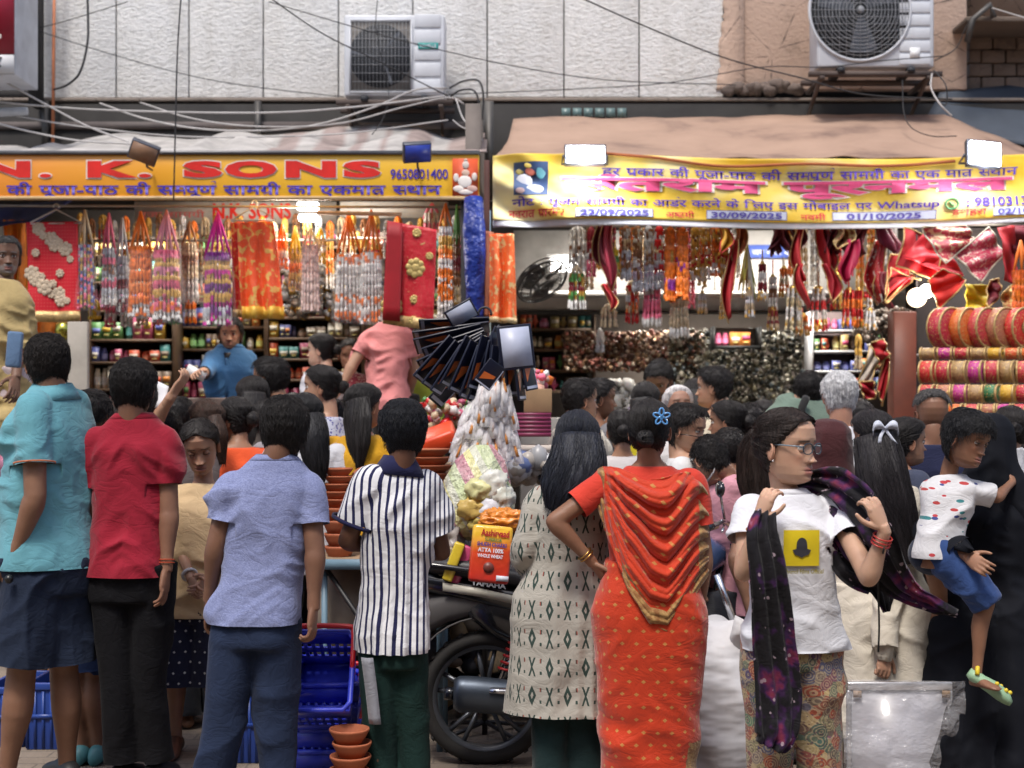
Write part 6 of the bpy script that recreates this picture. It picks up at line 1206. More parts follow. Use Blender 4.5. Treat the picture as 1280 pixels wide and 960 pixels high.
# ------------------------------------------------------------------ goods: garlands, cloths, shelves, stall, motorcycle
ORA, PNK, MAG, PUR, WHT, GLD, RED_, SIL, GRN, CRM, BRN, YEL, MAR, BLU = (.85, .20, .02), (.80, .16, .26), (.60, .01, .30), (.20, .02, .22), (.75, .73, .70), (.62, .36, .07), (.58, .012, .015), (.55, .56, .60), (.10, .32, .08), (.66, .52, .34), (.28, .12, .05), (.80, .55, .03), (.20, .01, .02), (.12, .16, .45)
def bead_mat():
 if 'beads' in _MC: return _MC['beads']
 t = NT('beads'); c = t.n('ShaderNodeAttribute', attribute_name='Col').outputs['Color']; o = t.obj(); s = X(t, t.vor(o, 130, out='Distance')) < .22
 c = t.mix(1., c, t.ramp(t.noise(o, 60, 2), [(.3, (.6, .6, .6)), (.65, (1.1, 1.1, 1.1))]), 'MULTIPLY'); _MC['beads'] = t.fin(c, t.ramp(s.v, [(0, (.38,) * 3), (1, (.12,) * 3)]), t.ramp(s.v, [(0, (.05,) * 3), (1, (.6,) * 3)])); return _MC['beads']
def strands(cx, y0, y1, w, D, bands, n=10, seed=0, mb=None, ring_=True, bead=.011, flare=1.15):
 """a bunch of bead strings hung round a loop; bands = colours down the length"""
 rs = np.random.RandomState(seed); mb = mb or MB(); s = S(D); Lz = (y1 - y0) / s; top = P(cx, y0, D); W2 = w / s / 2
 for i in range(n):
  a = 2 * PI * i / n; r = .25 + .75 * rs.rand(); x0 = math.cos(a) * W2 * .85; yy = math.sin(a) * W2 * .55
  k = max(4, int(Lz / (bead * 1.9))); zs = np.linspace(0, -Lz * rs.uniform(.93, 1.0), k); rr = np.empty(k * 2); pts = np.empty((k * 2, 3)); col = np.empty((k * 2, 5, 3))
  for q in range(k):
   f = q / (k - 1); b = bands[min(len(bands) - 1, int((f * .999 + rs.normal(0, .012)) * len(bands)) if f > .0 else 0)]; b = b if not isinstance(b, list) else b[rs.randint(len(b))]
   xx = x0 * (.9 + (flare - .9) * f); zc = top[2] + zs[q]; h = Lz / k * .33
   pts[2 * q] = (top[0] + xx, top[1] + yy, zc + h); pts[2 * q + 1] = (top[0] + xx, top[1] + yy, zc - h); e = bead * rs.uniform(.65, 1.05); rr[2 * q] = e * .95; rr[2 * q + 1] = e
   if q % 3 == 2: rr[2 * q + 1] *= .4
   col[2 * q:2 * q + 2] = np.array(b) * rs.uniform(.75, 1.15)
  aa = np.linspace(0, 2 * PI, 5, endpoint=False) + rs.rand(); R = pts[:, None] + rr[:, None, None] * np.stack([np.cos(aa), np.sin(aa), aa * 0], 1)[None]
  loft(R, mb, False, 0, col.reshape(-1, 3))
 return mb
def sleeve_mat():
 if 'sleeve' in _MC: return _MC['sleeve']
 t = NT('clear_wrap'); o = t.obj(); n = t.noise(t.mapv(o, (1, 1, .4)), 60, 3); _MC['sleeve'] = t.fin((.85, .85, .88), .12, 0, t.bump(n, .9, .01), Alpha=.07); return _MC['sleeve']
def garland(label, cx, y0, yn, y1, w, D, loopc, bands, n=12, seed=0, wrap=True, group='bead garlands hanging in the left shop', bead=.011, name='bead_garland'):
 """y0 hook, yn where the strings start, y1 the bottom"""
 s = S(D); o = P(cx, y0, D); r = thing(name, label, 'garland', o, group); W2 = w / s / 2; zt, zn = o[2], P(cx, yn, D)[2]; lm = mat('loop_%.2f_%.2f_%.2f' % tuple(loopc), loopc, .6); k = max(3, min(6, int(w / 7)))
 for i in range(k):
  x = (i / (k - 1) - .5) * 2 * W2 * .85; part('hanging_cord', tube([(o[0], D, zt), (o[0] + x * .45, D - .01 * (i % 2), (zt + zn) / 2), (o[0] + x, D - .02 * (i % 2), zn - .03)], [.006, .010, .006], 6), lm, r, smooth=True)
 part('bead_strings', strands(cx, yn, y1, w * .85, D, bands, n, seed, bead=bead), bead_mat(), r)
 if wrap:
  a = np.linspace(0, 2 * PI, 18, endpoint=False); R = []
  for z, f in ((zn + .02, .55), (zn - .03, .98), ((zn + P(cx, y1, D)[2]) / 2, 1.06), (P(cx, y1, D)[2] + .02, 1.16), (P(cx, y1, D)[2] - .015, 1.0)):
   R.append(np.stack([o[0] + np.cos(a) * W2 * f * (1 + .05 * np.sin(a * 5 + z * 9)), D + np.sin(a) * W2 * f * .62, np.full(18, z)], 1))
  part('clear_sleeve', loft(R, caps=False), sleeve_mat(), r, smooth=True)
 return r
def m_zari(base, gold=(.60, .40, .12), sc=22, name='zari', th=.5):
 if name in _MC: return _MC[name]
 t = NT(name); o = t.obj(); w = t.noise(o, sc, 3, .6); v = t.vor(o, sc * 1.6); k = ((X(t, w) * 1.0 + X(t, v) * .5) > (th + .25)); s = X(t, t.vor(o, sc * 9)) < .18
 c = t.mix(k.v, base, gold); c = t.mix((s * .8).v, c, (.8, .7, .45)); _MC[name] = t.fin(c, .45, t.ramp(k.v, [(0, (0, 0, 0)), (1, (.35,) * 3)]), t.bump(w, .6, .01)); return _MC[name]
def drape(name, label, pts, D, m, cat='cloth', group=None, seed=1, fold=.03, nf=3.5, hem=None, nx=34, ny=30, thick=.008, root=None, depth_tilt=0.):
 """a hanging cloth between four picture corners: top-left, top-right, bottom-right, bottom-left"""
 a, b, c, d = [P(x, y, D) for x, y in pts]; Gd = bil(d, c, b, a, nx, ny); u = np.linspace(0, 1, nx)[None]; v = np.linspace(1, 0, ny)[:, None]
 Gd[..., 1] += fold * np.sin(u * nf * 2 * PI + seed + v * 1.2) * (.3 + .7 * v) + .015 * noise(np.stack([(u * 5 + v * 0).ravel(), (v * 4 + u * 0).ravel(), np.full(nx * ny, seed * 1.7)], 1), seed).reshape(ny, nx) - depth_tilt * v
 r = root or thing(name, label, cat, (a + b) / 2, group); o = part('cloth', sheet(Gd), m, r, smooth=True, solid=thick)
 if hem:
  G2 = Gd[:4].copy(); G2[..., 1] -= thick * .5 + .004; G2 = np.concatenate([G2 + [0, 0, 0]]); kz = hem[1] / S(D); G2 = np.stack([Gd[0] + [0, -thick * .5 - .004, -.004], Gd[0] + [0, -thick * .5 - .006, kz * .5], Gd[0] + [0, -thick * .5 - .004, kz]]); part('border', sheet(G2), hem[0], r, smooth=True, solid=.006)
 return r, Gd
def motif(r, Gd, u, v, size, m, seed=0, n=6, dz=.010, name='embroidery'):
 ny, nx = Gd.shape[:2]; c = Gd[int((1 - v) * (ny - 1)), int(u * (nx - 1))] - [0, dz, 0]; rs = np.random.RandomState(seed); mb = ball(c, (size * .42, .006, size * .42), 10, 6)
 for i in range(n):
  a = 2 * PI * i / n + seed; ball(c + [math.cos(a) * size * .55, 0, math.sin(a) * size * .55], (size * .32, .005, size * .32), 8, 5, mb=mb)
 return part(name, mb, m, r, smooth=True)
def pennant(label, x, y0, y1, w, D, m, em, seed, tw=.3, group='festival pennants hanging in the right shop', skew=0, hemw=4):
 """a folded triangular chunri hanging from one corner"""
 s = S(D); rs = np.random.RandomState(seed); o = P(x, y0, D); r = thing('pennant', label, 'pennant', o, group); H = (y1 - y0) / s; W2 = w / s / 2; ny, nx = 16, 13; v = np.linspace(0, 1, ny)[:, None]; u = np.linspace(-1, 1, nx)[None]
 wid = W2 * (.55 + .75 * v) * np.where(v < .62, 1, np.maximum(.02, (1 - v) / .38)) ; X_ = o[0] + u * wid + skew / s * v + .03 * np.sin(v * 4 + seed); Y_ = D + .05 * np.sin(u * 3.2 + seed + v * tw * 6) * (.4 + v) + .02 * np.cos(u * 7 + seed); Z_ = o[2] - v * H + .06 * H * u * math.sin(seed) * v
 Gd = np.stack([X_ + 0 * u, Y_, Z_ + 0 * u], -1); part('cloth', sheet(Gd), m, r, smooth=True, solid=.006)
 for e in (0, -1): part('border', tube(Gd[::1, e] - [0, .004, 0], .0045 * hemw / 4, 5), em, r, smooth=True)
 return r
def tassel(label, x, y0, y1, w, D, col, col2, seed, group='small tassel hangings in the right shop'):
 s = S(D); r = thing('tassel', label, 'hanging', P(x, y0, D), group); part('cord', tube([P(x, y0, D), P(x, y0 + (y1 - y0) * .35, D)], .005, 5), mat('cord_%d' % (seed % 5), [GLD, RED_, CRM, ORA, BRN][seed % 5], .6), r)
 yb = y0 + (y1 - y0) * .3; part('bead_strings', strands(x, yb, y1, w, D, [col, col2, col, [col2, GLD]], 7, seed, bead=.010, flare=1.4), bead_mat(), r); part('cap', ball(P(x, yb, D), (w / s * .35, w / s * .3, .03), 10, 8), mat('gold_cap', (.6, .38, .1), .3, .8), r, smooth=True); return r
def rod(label, pts, r=.009, m=None): return single('rod', label, 'rod', tube([P(*p) for p in pts], r, 8), m or mat('rod_steel', (.42, .38, .34), .35, .7), smooth=True)
def hanger(label, x, y, D, w=22, m=None):
 s = S(D); m = m or mat('hanger_white', (.68, .66, .64), .4); c = P(x, y, D); W2 = w / s
 r = thing('clothes_hanger', label, 'hanger', c, 'clothes hangers over the goods'); a = np.linspace(-.6, 3.6, 12); part('hook', tube(np.stack([c[0] + .018 * np.cos(a), np.full(12, D), c[2] + .018 * np.sin(a)], 1), .0035, 5), m, r)
 part('shoulders', tube([(c[0] - W2, D, c[2] - .11), (c[0], D, c[2] - .02), (c[0] + W2, D, c[2] - .11), (c[0] - W2, D, c[2] - .115)], .006, 6), m, r)
def build_left_goods():
 D = 9.4
 rod('long rod under the left sign carrying the garlands', [(-60, 257, 9.45), (596, 259, 9.45)]); rod('pale wooden rod lit by the lamp between the clear garlands', [(396, 266, 9.3), (502, 268, 9.3)], .013, mat('rod_wood', (.62, .38, .22), .5)); rod('lower inner rod behind the pink garlands', [(110, 301, 9.9), (420, 300, 9.9)]); rod('inner rod above the man in pink', [(430, 297, 9.9), (575, 299, 9.9)])
 single('tarpaulin', 'navy blue tarpaulin sagging at the left end below the sign', 'tarpaulin', sheet(bil(P(-60, 287, 9.6), P(46, 278, 9.6), P(88, 252, 10.2), P(-60, 250, 10.2), 20, 8) + .06 * noise(np.stack([np.tile(np.linspace(0, 4, 20), 8), np.repeat(np.linspace(0, 2, 8), 20), np.zeros(160)], 1), 2).reshape(8, 20, 1)), mat('navy_tarp', (.012, .02, .11), .5), smooth=True, solid=.006)
 zr = m_zari((.52, .008, .014), (.55, .36, .18), 30, 'red_spotted', .62); gold = mat('gold_thread', (.62, .47, .26), .5, .25, var=.3, vs=60, bump=.8, bs=120); gb = mat('gold_border', (.55, .38, .16), .45, .4, var=.4, vs=50, bump=.6, bs=90)
 t = NT('red_dotted_net'); x = X(t, t.sep(t.obj())[0]); z = X(t, t.sep(t.obj())[2]); k = ((x * 52.0).fr() - .5).abs().max(((z * 44.0).fr() - .5).abs()) < .12; rn = t.fin(t.mix(k.v, (.60, .006, .02), (.72, .16, .12)), .6, 0)
 r, Gd = drape('chunri', 'bright red chunri with diagonal cream flower embroidery and beige border', [(33, 278), (97, 277), (101, 402), (36, 402)], D - .02, rn, 'chunri', seed=2, fold=.012, nf=1.5, hem=(gb, 13)); cr = mat('cream_motif', (.62, .50, .36), .6, var=.3, vs=70, bump=.8, bs=140)
 for i, (x, y, sz) in enumerate(((50, 283, .055), (57, 292, .035), (67, 296, .060), (70, 305, .05), (77, 302, .035), (80, 311, .035), (84, 312, .06), (46, 313, .035), (41, 338, .065), (45, 350, .05), (52, 346, .035), (57, 355, .065), (66, 354, .035), (65, 366, .035), (74, 367, .06), (77, 375, .05), (84, 374, .03), (76, 338, .035), (90, 322, .03))):
  motif(r, Gd, (x - 34) / 65., (y - 278) / 124., sz, cr, i, 7)
 hanger('white hanger holding the red chunri at the left', 70, 258, 9.38, 33)
 gl = garland; g2 = 'bead garlands hanging in the left shop'
 gl('multicolour blue and silver bead garland right beside the red chunri', 106, 262, 308, 386, 27, D, CRM, [[BLU, SIL, PNK, GLD]] * 6, 14, 1)
 gl('garland in a clear sleeve with two pink bands and silver beads', 136, 266, 312, 382, 20, D + .05, PNK, [SIL, PNK, [SIL, BRN], SIL, PNK, SIL, WHT], 10, 2)
 gl('silver bead garland between the pink banded one and the orange one', 153, 272, 322, 392, 18, D + .1, SIL, [SIL, SIL, MAR, SIL, [MAR, WHT]], 10, 3)
 gl('all orange garland in clear plastic on an orange loop', 176, 264, 310, 396, 34, D - .02, ORA, [ORA, ORA, ORA, (.9, .26, .05), ORA, [ORA, WHT]], 18, 4, bead=.014)
 gl('pink garland with gold rings on a pale pink loop', 208, 262, 315, 402, 40, D - .04, (.85, .34, .42), [PNK, GLD, (.85, .30, .42), GLD, PNK, GLD, [PNK, WHT], [PNK, ORA], WHT], 20, 5, bead=.015)
 gl('beige and brown garland behind the pink and the magenta ones', 237, 276, 305, 378, 24, D + .2, BRN, [CRM, BRN, CRM, WHT, WHT], 12, 6)
 gl('magenta and purple garland with gold rings on a magenta loop', 272, 265, 318, 406, 40, D - .04, (.70, .01, .36), [PUR, GLD, MAG, GLD, PUR, GLD, MAG, [PUR, SIL], [MAG, WHT]], 20, 7, bead=.015)
 oz = m_zari((.78, .09, .02), (.75, .45, .12), 16, 'orange_gold_brocade', .60); rz = m_zari((.42, .01, .012), (.55, .35, .12), 24, 'red_gold_brocade', .6)
 drape('chunri', 'narrow dark red chunri just left of the orange gold one', [(289, 278), (302, 278), (306, 396), (292, 396)], D + .03, rz, 'chunri', seed=3, fold=.015, nf=1, hem=(gb, 9), nx=12)
 drape('chunri', 'orange and gold brocade chunri with yellow border, centre of left shop', [(296, 277), (342, 277), (355, 398), (303, 398)], D - .03, oz, 'chunri', seed=5, fold=.03, nf=2.5, hem=(mat('yellow_border', (.72, .44, .06), .5, .2, bump=.5), 15)); hanger('hanger holding the orange gold brocade chunri', 318, 254, 9.36, 27)
 gl('short white and orange garland right of the brocade chunri', 353, 280, 302, 336, 14, D + .1, ORA, [ORA, WHT, [ORA, WHT]], 8, 8)
 gl('golden orange garland hanging left of the lit lamp', 369, 282, 318, 362, 18, D + .08, YEL, [GLD, ORA, GLD, [GLD, BRN]], 10, 9)
 gl('pale pink sleeve of fine beads under the lit lamp', 388, 284, 308, 388, 26, D, CRM, [(.75, .50, .44)] * 3 + [(.80, .60, .54)] * 3, 14, 10)
 gl('pale yellow garland right of the lit lamp', 400, 284, 300, 328, 15, D + .1, YEL, [CRM, WHT, YEL], 8, 11)
 gl('clear garland with orange tips on an orange loop, left of a pair', 436, 264, 320, 402, 40, D - .02, ORA, [[ORA, WHT], WHT, (.62, .58, .55), WHT, (.62, .58, .55), [ORA, WHT], WHT, [ORA, WHT]], 18, 12, bead=.012)
 gl('clear garland with orange tips on an orange loop, right of a pair', 464, 262, 318, 404, 34, D - .06, ORA, [[ORA, WHT], WHT, (.62, .58, .55), WHT, (.62, .58, .55), [ORA, WHT], WHT, [ORA, WHT]], 18, 13, bead=.012)
 m = m_zari((.50, .005, .018), (.55, .42, .16), 26, 'crimson_spotted', .80)
 r, Gd = drape('chunri', 'large crimson chunri with gold star motifs in front of the pink shirt', [(484, 276), (546, 287), (541, 413), (479, 404)], 8.9, m, 'chunri', seed=4, fold=.02, nf=1.3, hem=(gb, 13)); gs = mat('star_gold', (.60, .45, .16), .4, .4, var=.4, vs=80, bump=.8, bs=140)
 for i, (u, v, sz) in enumerate(((.17, .12, .035), (.17, .46, .045), (.18, .80, .085), (.62, .38, .075), (.62, .70, .035), (.62, .93, .035), (.62, .06, .035), (.90, .25, .03))): motif(r, Gd, u, v, sz, gs, i, 8)
 single('cloth_fold', 'darker folded strip along the left edge of the large crimson chunri', 'cloth', sheet(bil(P(478, 400, 8.86), P(500, 402, 8.87), P(503, 279, 8.87), P(484, 277, 8.86), 6, 8)), mat('crimson_dark', (.36, .005, .012), .6), smooth=True, solid=.01)
 gl('orange and white garland between the crimson chunri and the blue tarpaulin', 557, 254, 285, 403, 22, D - .1, ORA, [WHT, GLD, ORA, WHT, ORA, [ORA, WHT], ORA, WHT, WHT], 12, 14, wrap=False)
 gl('dark bead string bunch next to the black post', 571, 256, 300, 380, 10, D, GRN, [BRN, MAR, BRN, CRM], 7, 15, wrap=False); gl('white and pink strings behind the top of the crimson chunri', 540, 254, 268, 300, 26, D + .1, PNK, [WHT, PNK, WHT], 10, 16, wrap=False)
 # back rows of thin strings, seen between the big bunches
 cs = [[GLD, CRM], [CRM, BRN], [ORA, GLD], [SIL, WHT], [GLD, RED_], [BRN, GLD]]
 for i in range(34):
  x = 100 + i * 14.2; c = cs[(i * 5) % 6]; r = garland('%s string bunch, %s in the back row of the left shop' % (['gold', 'beige', 'orange', 'silver', 'red gold', 'brown'][(i * 5) % 6], od(i) if i < 20 else 'twenty-' + od(i - 20)), x, 266 + (i * 7) % 12, 272 + (i * 7) % 12, 322 + (i * 29) % 46, 9 + (i % 3) * 2, 10.0 + .12 * (i % 4), c[0], [c[0], c[1], c[0], [c[0], c[1]], WHT], 5, i + 40, wrap=False, group='back row of bead strings')
 for i, (x, y, w, h, c) in enumerate(((18, 240 + 80, 26, 90, (.85, .24, .02)), (30, 350, 22, 60, (.80, .42, .03)), (18, 392, 44, 40, (.85, .14, .01)), (50, 420, 60, 44, (.80, .25, .03)))):
  drape('marigold_cloth', ['orange cloth hanging behind the man at the left edge', 'amber cloth between the man and the red chunri', 'vivid orange bundle low at the left edge', 'orange bundle under the red chunri'][i], [(x - w / 2, y - h / 2), (x + w / 2, y - h / 2), (x + w / 2 + 2, y + h / 2), (x - w / 2, y + h / 2)], 9.7 + .05 * i, mat('marigold%d' % i, c, .7, var=.5, vs=9, bump=.6, bs=30), 'cloth', seed=i, fold=.05, nf=2)
 single('brass_pot', 'shiny greenish gold pot hanging under the red chunri', 'pot', lathe([(.02, .06), (.05, .05), (.06, 0), (.045, -.05), (.01, -.06)], P(80, 414, 9.3), 18), mat('gold_green', (.45, .42, .08), .15, .9), smooth=True)
 single('door_leaf', 'worn cream door panel leaning behind the aqua polo man', 'door', pbox(84, 109, 402, 640, 9.0, .05), mat('worn_cream', (.48, .44, .38), .8, var=.35, vs=4), bevel=.005)
 for i in range(7):
  x = 118 + i * 20 ; m_ = [YEL, PNK, WHT, CRM, RED_, GRN, ORA][i]; garland('short %s tassel bunch low in the left shop, %s from the left' % (['yellow', 'coral', 'white', 'cream', 'red', 'green', 'orange'][i], od(i)), x, 374, 380, 398 + (i * 11) % 12, 16, 9.7, m_, [m_, WHT, m_], 8, 90 + i, wrap=False, group='short tassel bunches')
PACK = [(.55, .10, .05), (.60, .38, .06), (.12, .28, .10), (.10, .12, .35), (.55, .50, .42), (.35, .05, .12), (.62, .22, .05), (.30, .26, .20), (.40, .30, .12), (.05, .22, .22), (.52, .12, .22), (.22, .16, .12)]
def shelf_unit(root_label, x0, x1, ys, D, dep, where, seed, dens=1., hpx=None, tall=.8, m=None, backc=(.08, .06, .05), zsh=None, kinds='box'):
 """a rack: back, boards and uprights as parts; each packet on it a thing of its own"""
 rs = np.random.RandomState(seed); s = S(D); r = thing('shelf_rack', root_label, 'shelf', P((x0 + x1) / 2, ys[-1], D)); wm = m or mat('shelf_wood', (.20, .13, .085), .6)
 part('back_panel', pbox(x0, x1, ys[0] - 22, ys[-1] + 3, D + dep + .02, .02), mat('shelf_back_%d' % seed, backc, .9), r)
 for y in ys: part('shelf_board', pbox(x0, x1, y, y + 3, D, dep), wm, r)
 for x in (x0 - 1.5, x1): part('upright', pbox(x, x + 2.5, ys[0] - 24, ys[-1] + 4, D - .005, dep + .02), wm, r)
 for j, y in enumerate(ys):
  gap = (y - (ys[j - 1] + 3 if j else ys[0] - 22)); x = x0 + 2; k = 0
  while x < x1 - 4:
   run = rs.randint(1, 4); c = np.array(PACK[rs.randint(len(PACK))]) * 1.15; w = rs.uniform(6, 13); h = gap * rs.uniform(.55, .9)
   for q in range(run):
    if x + w > x1 - 1: break
    if rs.rand() < dens:
     mb = MB(); kind = rs.randint(4) if kinds == 'mix' else rs.choice([0, 0, 1])
     cb = P(x + w / 2, y, D); ww, hh = w / s * .94, h / s
     if kind in (0, 3): box(cb + [0, .06, hh / 2], (ww, .10, hh), rotm(rs.normal(0, .04), 0, rs.normal(0, .08)), mb, col=c); c2 = (.75, .70, .6) if rs.rand() < .5 else np.array(PACK[rs.randint(len(PACK))]) * 1.5; box(cb + [0, .006, hh * rs.uniform(.45, .65)], (ww * .8, .012, hh * .28), None, mb, col=np.clip(c2, 0, .85)); box(cb + [0, .004, hh * .25], (ww * .5, .012, hh * .08), None, mb, col=(.7, .6, .2))
     elif kind == 1: lathe([(.001, 0), (ww * .45, 0), (ww * .47, hh * .7), (ww * .3, hh * .78), (ww * .3, hh * .92), (.001, hh * .93)], cb + [0, .07, 0], 10, mb, col=c); lathe([(ww * .48, hh * .2), (ww * .485, hh * .55)], cb + [0, .07, 0], 10, mb, col=np.clip(c * 2.2 + .1, 0, .8))
     else: lathe([(.001, 0), (ww * .25, 0), (ww * .12, hh * .15), (ww * .5, hh * .4), (ww * .42, hh * .6), (ww * .2, hh * .75), (ww * .28, hh), (.001, hh * .98)], cb + [0, .07, 0], 10, mb, col=c)
     k += 1; nm = ['box', 'bottle', 'figurine', 'box'][kind]; cn = colname(c)
     single(nm, '%s %s, %s from left, %s shelf of the %s' % (cn, nm, od(k - 1) if k <= 20 else 'twenty-' + od(k - 21), od(j), where), 'goods', mb, cmat(.45, name='goods_paint', var=.3, vs=25), loc=cb, group='goods on the ' + where)
    x += w
   x += rs.uniform(.3, 3)
 return r
def colname(c):
 r, g_, b = c
 m = max(c)
 if m < .12: return 'dark'
 if min(c) > .30: return 'pale'
 if r > .45 and g_ > .3: return 'amber'
 if r > .3 and g_ > .13 and b < .12: return 'ochre'
 if r > .3: return 'red' if b < .15 else 'pink'
 if g_ > r and g_ > b * 1.05: return 'green'
 if b > r: return 'blue'
 return 'brown'
def heap(name, label, cat, x0, x1, y0, y1, D, cols, n, size, seed, m=None, dep=.25, shape='mix'):
 """an uncountable glitter of tiny wares: one object"""
 rs = np.random.RandomState(seed); mb = MB()
 for i in range(n):
  c = P(rs.uniform(x0, x1), rs.uniform(y0, y1), D) + [0, rs.uniform(0, dep), 0]; z = size * rs.uniform(.5, 1.3); col = np.array(cols[rs.randint(len(cols))]) * rs.uniform(.6, 1.2); k = rs.randint(3)
  if k == 0: ball(c, (z, z, z * rs.uniform(.6, 1.4)), 8, 5, mb=mb, col=col)
  elif k == 1: lathe([(z * .2, z), (z, z * .3), (z * .8, -z * .6), (z * .3, -z)], c, 8, mb, R=rotm(rs.normal(0, .6), rs.normal(0, .6), 0), col=col)
  else: box(c, (z * 1.4, z, z * 1.6), rotm(*rs.uniform(-1, 1, 3)), mb, col=col)
 o = single(name, label, cat, mb, m or mat('brassware', attr=True, rough=.4, metal=.5, var=.3, vs=30)); o['kind'] = 'stuff'; return o
def build_shelves():
 shelf_unit('dark rack of packets at the far left of the left shop', 112, 215, [318, 352, 388, 424, 452, 486, 512], 11.6, .3, 'far-left rack', 3)
 shelf_unit('rack of wrapped goods behind the shopkeeper', 219, 330, [312, 344, 376, 408, 436, 470, 500], 11.9, .3, 'shopkeeper rack', 5)
 shelf_unit('rack of bright packets in the middle of the left shop', 334, 452, [308, 338, 368, 396, 422, 448, 474, 502], 11.7, .3, 'middle rack', 8, tall=.9)
 shelf_unit('narrow rack at the right end of the left shop', 456, 590, [312, 346, 380, 414, 446, 480], 11.5, .3, 'fourth left-shop rack', 11)
 heap('trinkets', 'glittering heap of small silver and gold trinkets under the lit lamp', 'trinkets', 352, 446, 336, 392, 10.8, [SIL, GLD, (.5, .45, .4), (.2, .17, .14)], 420, .030, 2, dep=.5)
 single('shop_counter', 'dark wooden counter in front of the shopkeeper', 'counter', pbox(120, 330, 497, 640, 9.25, .35), mat('counter_wood', (.10, .06, .045), .5), bevel=.01)
 # right shop
 shelf_unit('glass fronted rack of brass lamps at the left of the right shop', 648, 742, [410, 436, 462, 488], 12.2, .3, 'brass lamp rack', 13, backc=(.10, .085, .07), kinds='mix')
 heap('brassware', 'dense rows of small brass idols and bells along the right shop wall', 'brassware', 705, 880, 414, 462, 11.9, [(.36, .20, .12), (.42, .27, .16), (.22, .13, .10), (.62, .52, .42), (.14, .08, .07), (.5, .2, .16)], 2400, .017, 3, dep=.35)
 heap('brassware', 'darker pile of green and silver tinted brass behind the cream shirt', 'brassware', 838, 1006, 412, 520, 11.8, [(.16, .15, .11), (.25, .22, .14), (.34, .31, .25), (.08, .08, .07), (.58, .54, .46), (.10, .12, .13)], 2600, .019, 4, dep=.45)
 heap('trinkets', 'pale trinkets hanging between the pendant lamp and the brown pillar', 'trinkets', 1076, 1145, 384, 424, 9.6, [(.25, .2, .16), (.4, .35, .3), (.5, .45, .4), (.15, .12, .1)], 260, .022, 5, dep=.3)
 shelf_unit('white rack of coloured idols left of the brown pillar', 1016, 1110, [412, 438, 463, 486], 11.0, .25, 'white idol rack', 17, m=mat('pale_rack', (.52, .52, .54), .4), backc=(.16, .12, .12), kinds='mix')
 shelf_unit('small dark display of red and white cones under the loft', 893, 950, [432], 11.4, .2, 'loft cone display', 19, m=mat('loft_black', (.02, .02, .02), .5))
 heap('crockery', 'stacks of white trays and boxes on the right shop counter', 'trays', 756, 792, 478, 520, 9.8, [(.62, .60, .55), (.55, .54, .5), (.4, .38, .34)], 120, .035, 8, mat('tray_white', attr=True, rough=.5, var=.2))
 single('shop_counter', 'long counter of the right shop crowded with shoppers', 'counter', pbox(650, 1110, 522, 700, 9.7, .5), mat('counter_pale', (.30, .28, .26), .5), bevel=.01)
 single('bowl', 'green plastic bowl on the right shop counter', 'bowl', lathe([(.03, 0), (.07, .05), (.075, .05), (.03, -.004)], P(776, 552, 9.3), 20), mat('bowl_green', (.03, .35, .14), .4), smooth=True)
 # fan
 bk = mat('fan_black', (.075, .075, .08), .35); c = P(678, 352, 9.9); r = thing('wall_fan', 'black caged fan tilted upward inside the right shop', 'fan', c); n = nrm([.40, -.42, -.62]); a1 = nrm(np.cross(n, [0, 1, .2])); a2 = np.cross(n, a1); R0 = .195; th = np.linspace(0, 2 * PI, 41)
 for rr, dz in ((1, 0), (.93, .025), (.93, -.045), (.62, .05), (.62, -.06), (.3, .055), (.3, -.07)): part('cage_ring', tube(c + n * dz + R0 * rr * (np.cos(th)[:, None] * a1 + np.sin(th)[:, None] * a2), .0045 if rr < 1 else .008, 5, caps=False), bk, r)
 mb = MB()
 for k in range(44):
  an = k * 2 * PI / 44; d = math.cos(an) * a1 + math.sin(an) * a2; tube([c + n * .055 + d * .02, c + n * .05 + d * R0 * .62, c + d * R0], .0022, 4, mb); tube([c - n * .07 + d * .02, c - n * .06 + d * R0 * .62, c + d * R0], .0022, 4, mb)
 part('cage_spokes', mb, bk, r, kind='stuff')
 for k in range(3):
  an = k * 2 * PI / 3; d = math.cos(an) * a1 + math.sin(an) * a2; e = np.cross(n, d); part('blade', sheet(np.array([[c + d * q + e * w + n * .02 * w / .05 for w in (-.05, 0, .05)] for q in np.linspace(.03, R0 * .85, 5)])), bk, r, smooth=True, solid=.003)
 part('motor', lathe([(.001, -.14), (.05, -.13), (.062, -.09), (.055, -.06), (.001, -.055)], c, 20, R=np.stack([a1, a2, n], 1)), bk, r, smooth=True); part('arm', tube([c - n * .12, c - n * .14 + [-.06, .05, -.04], c + [-.22, .3, -.12]], .018, 8), bk, r)
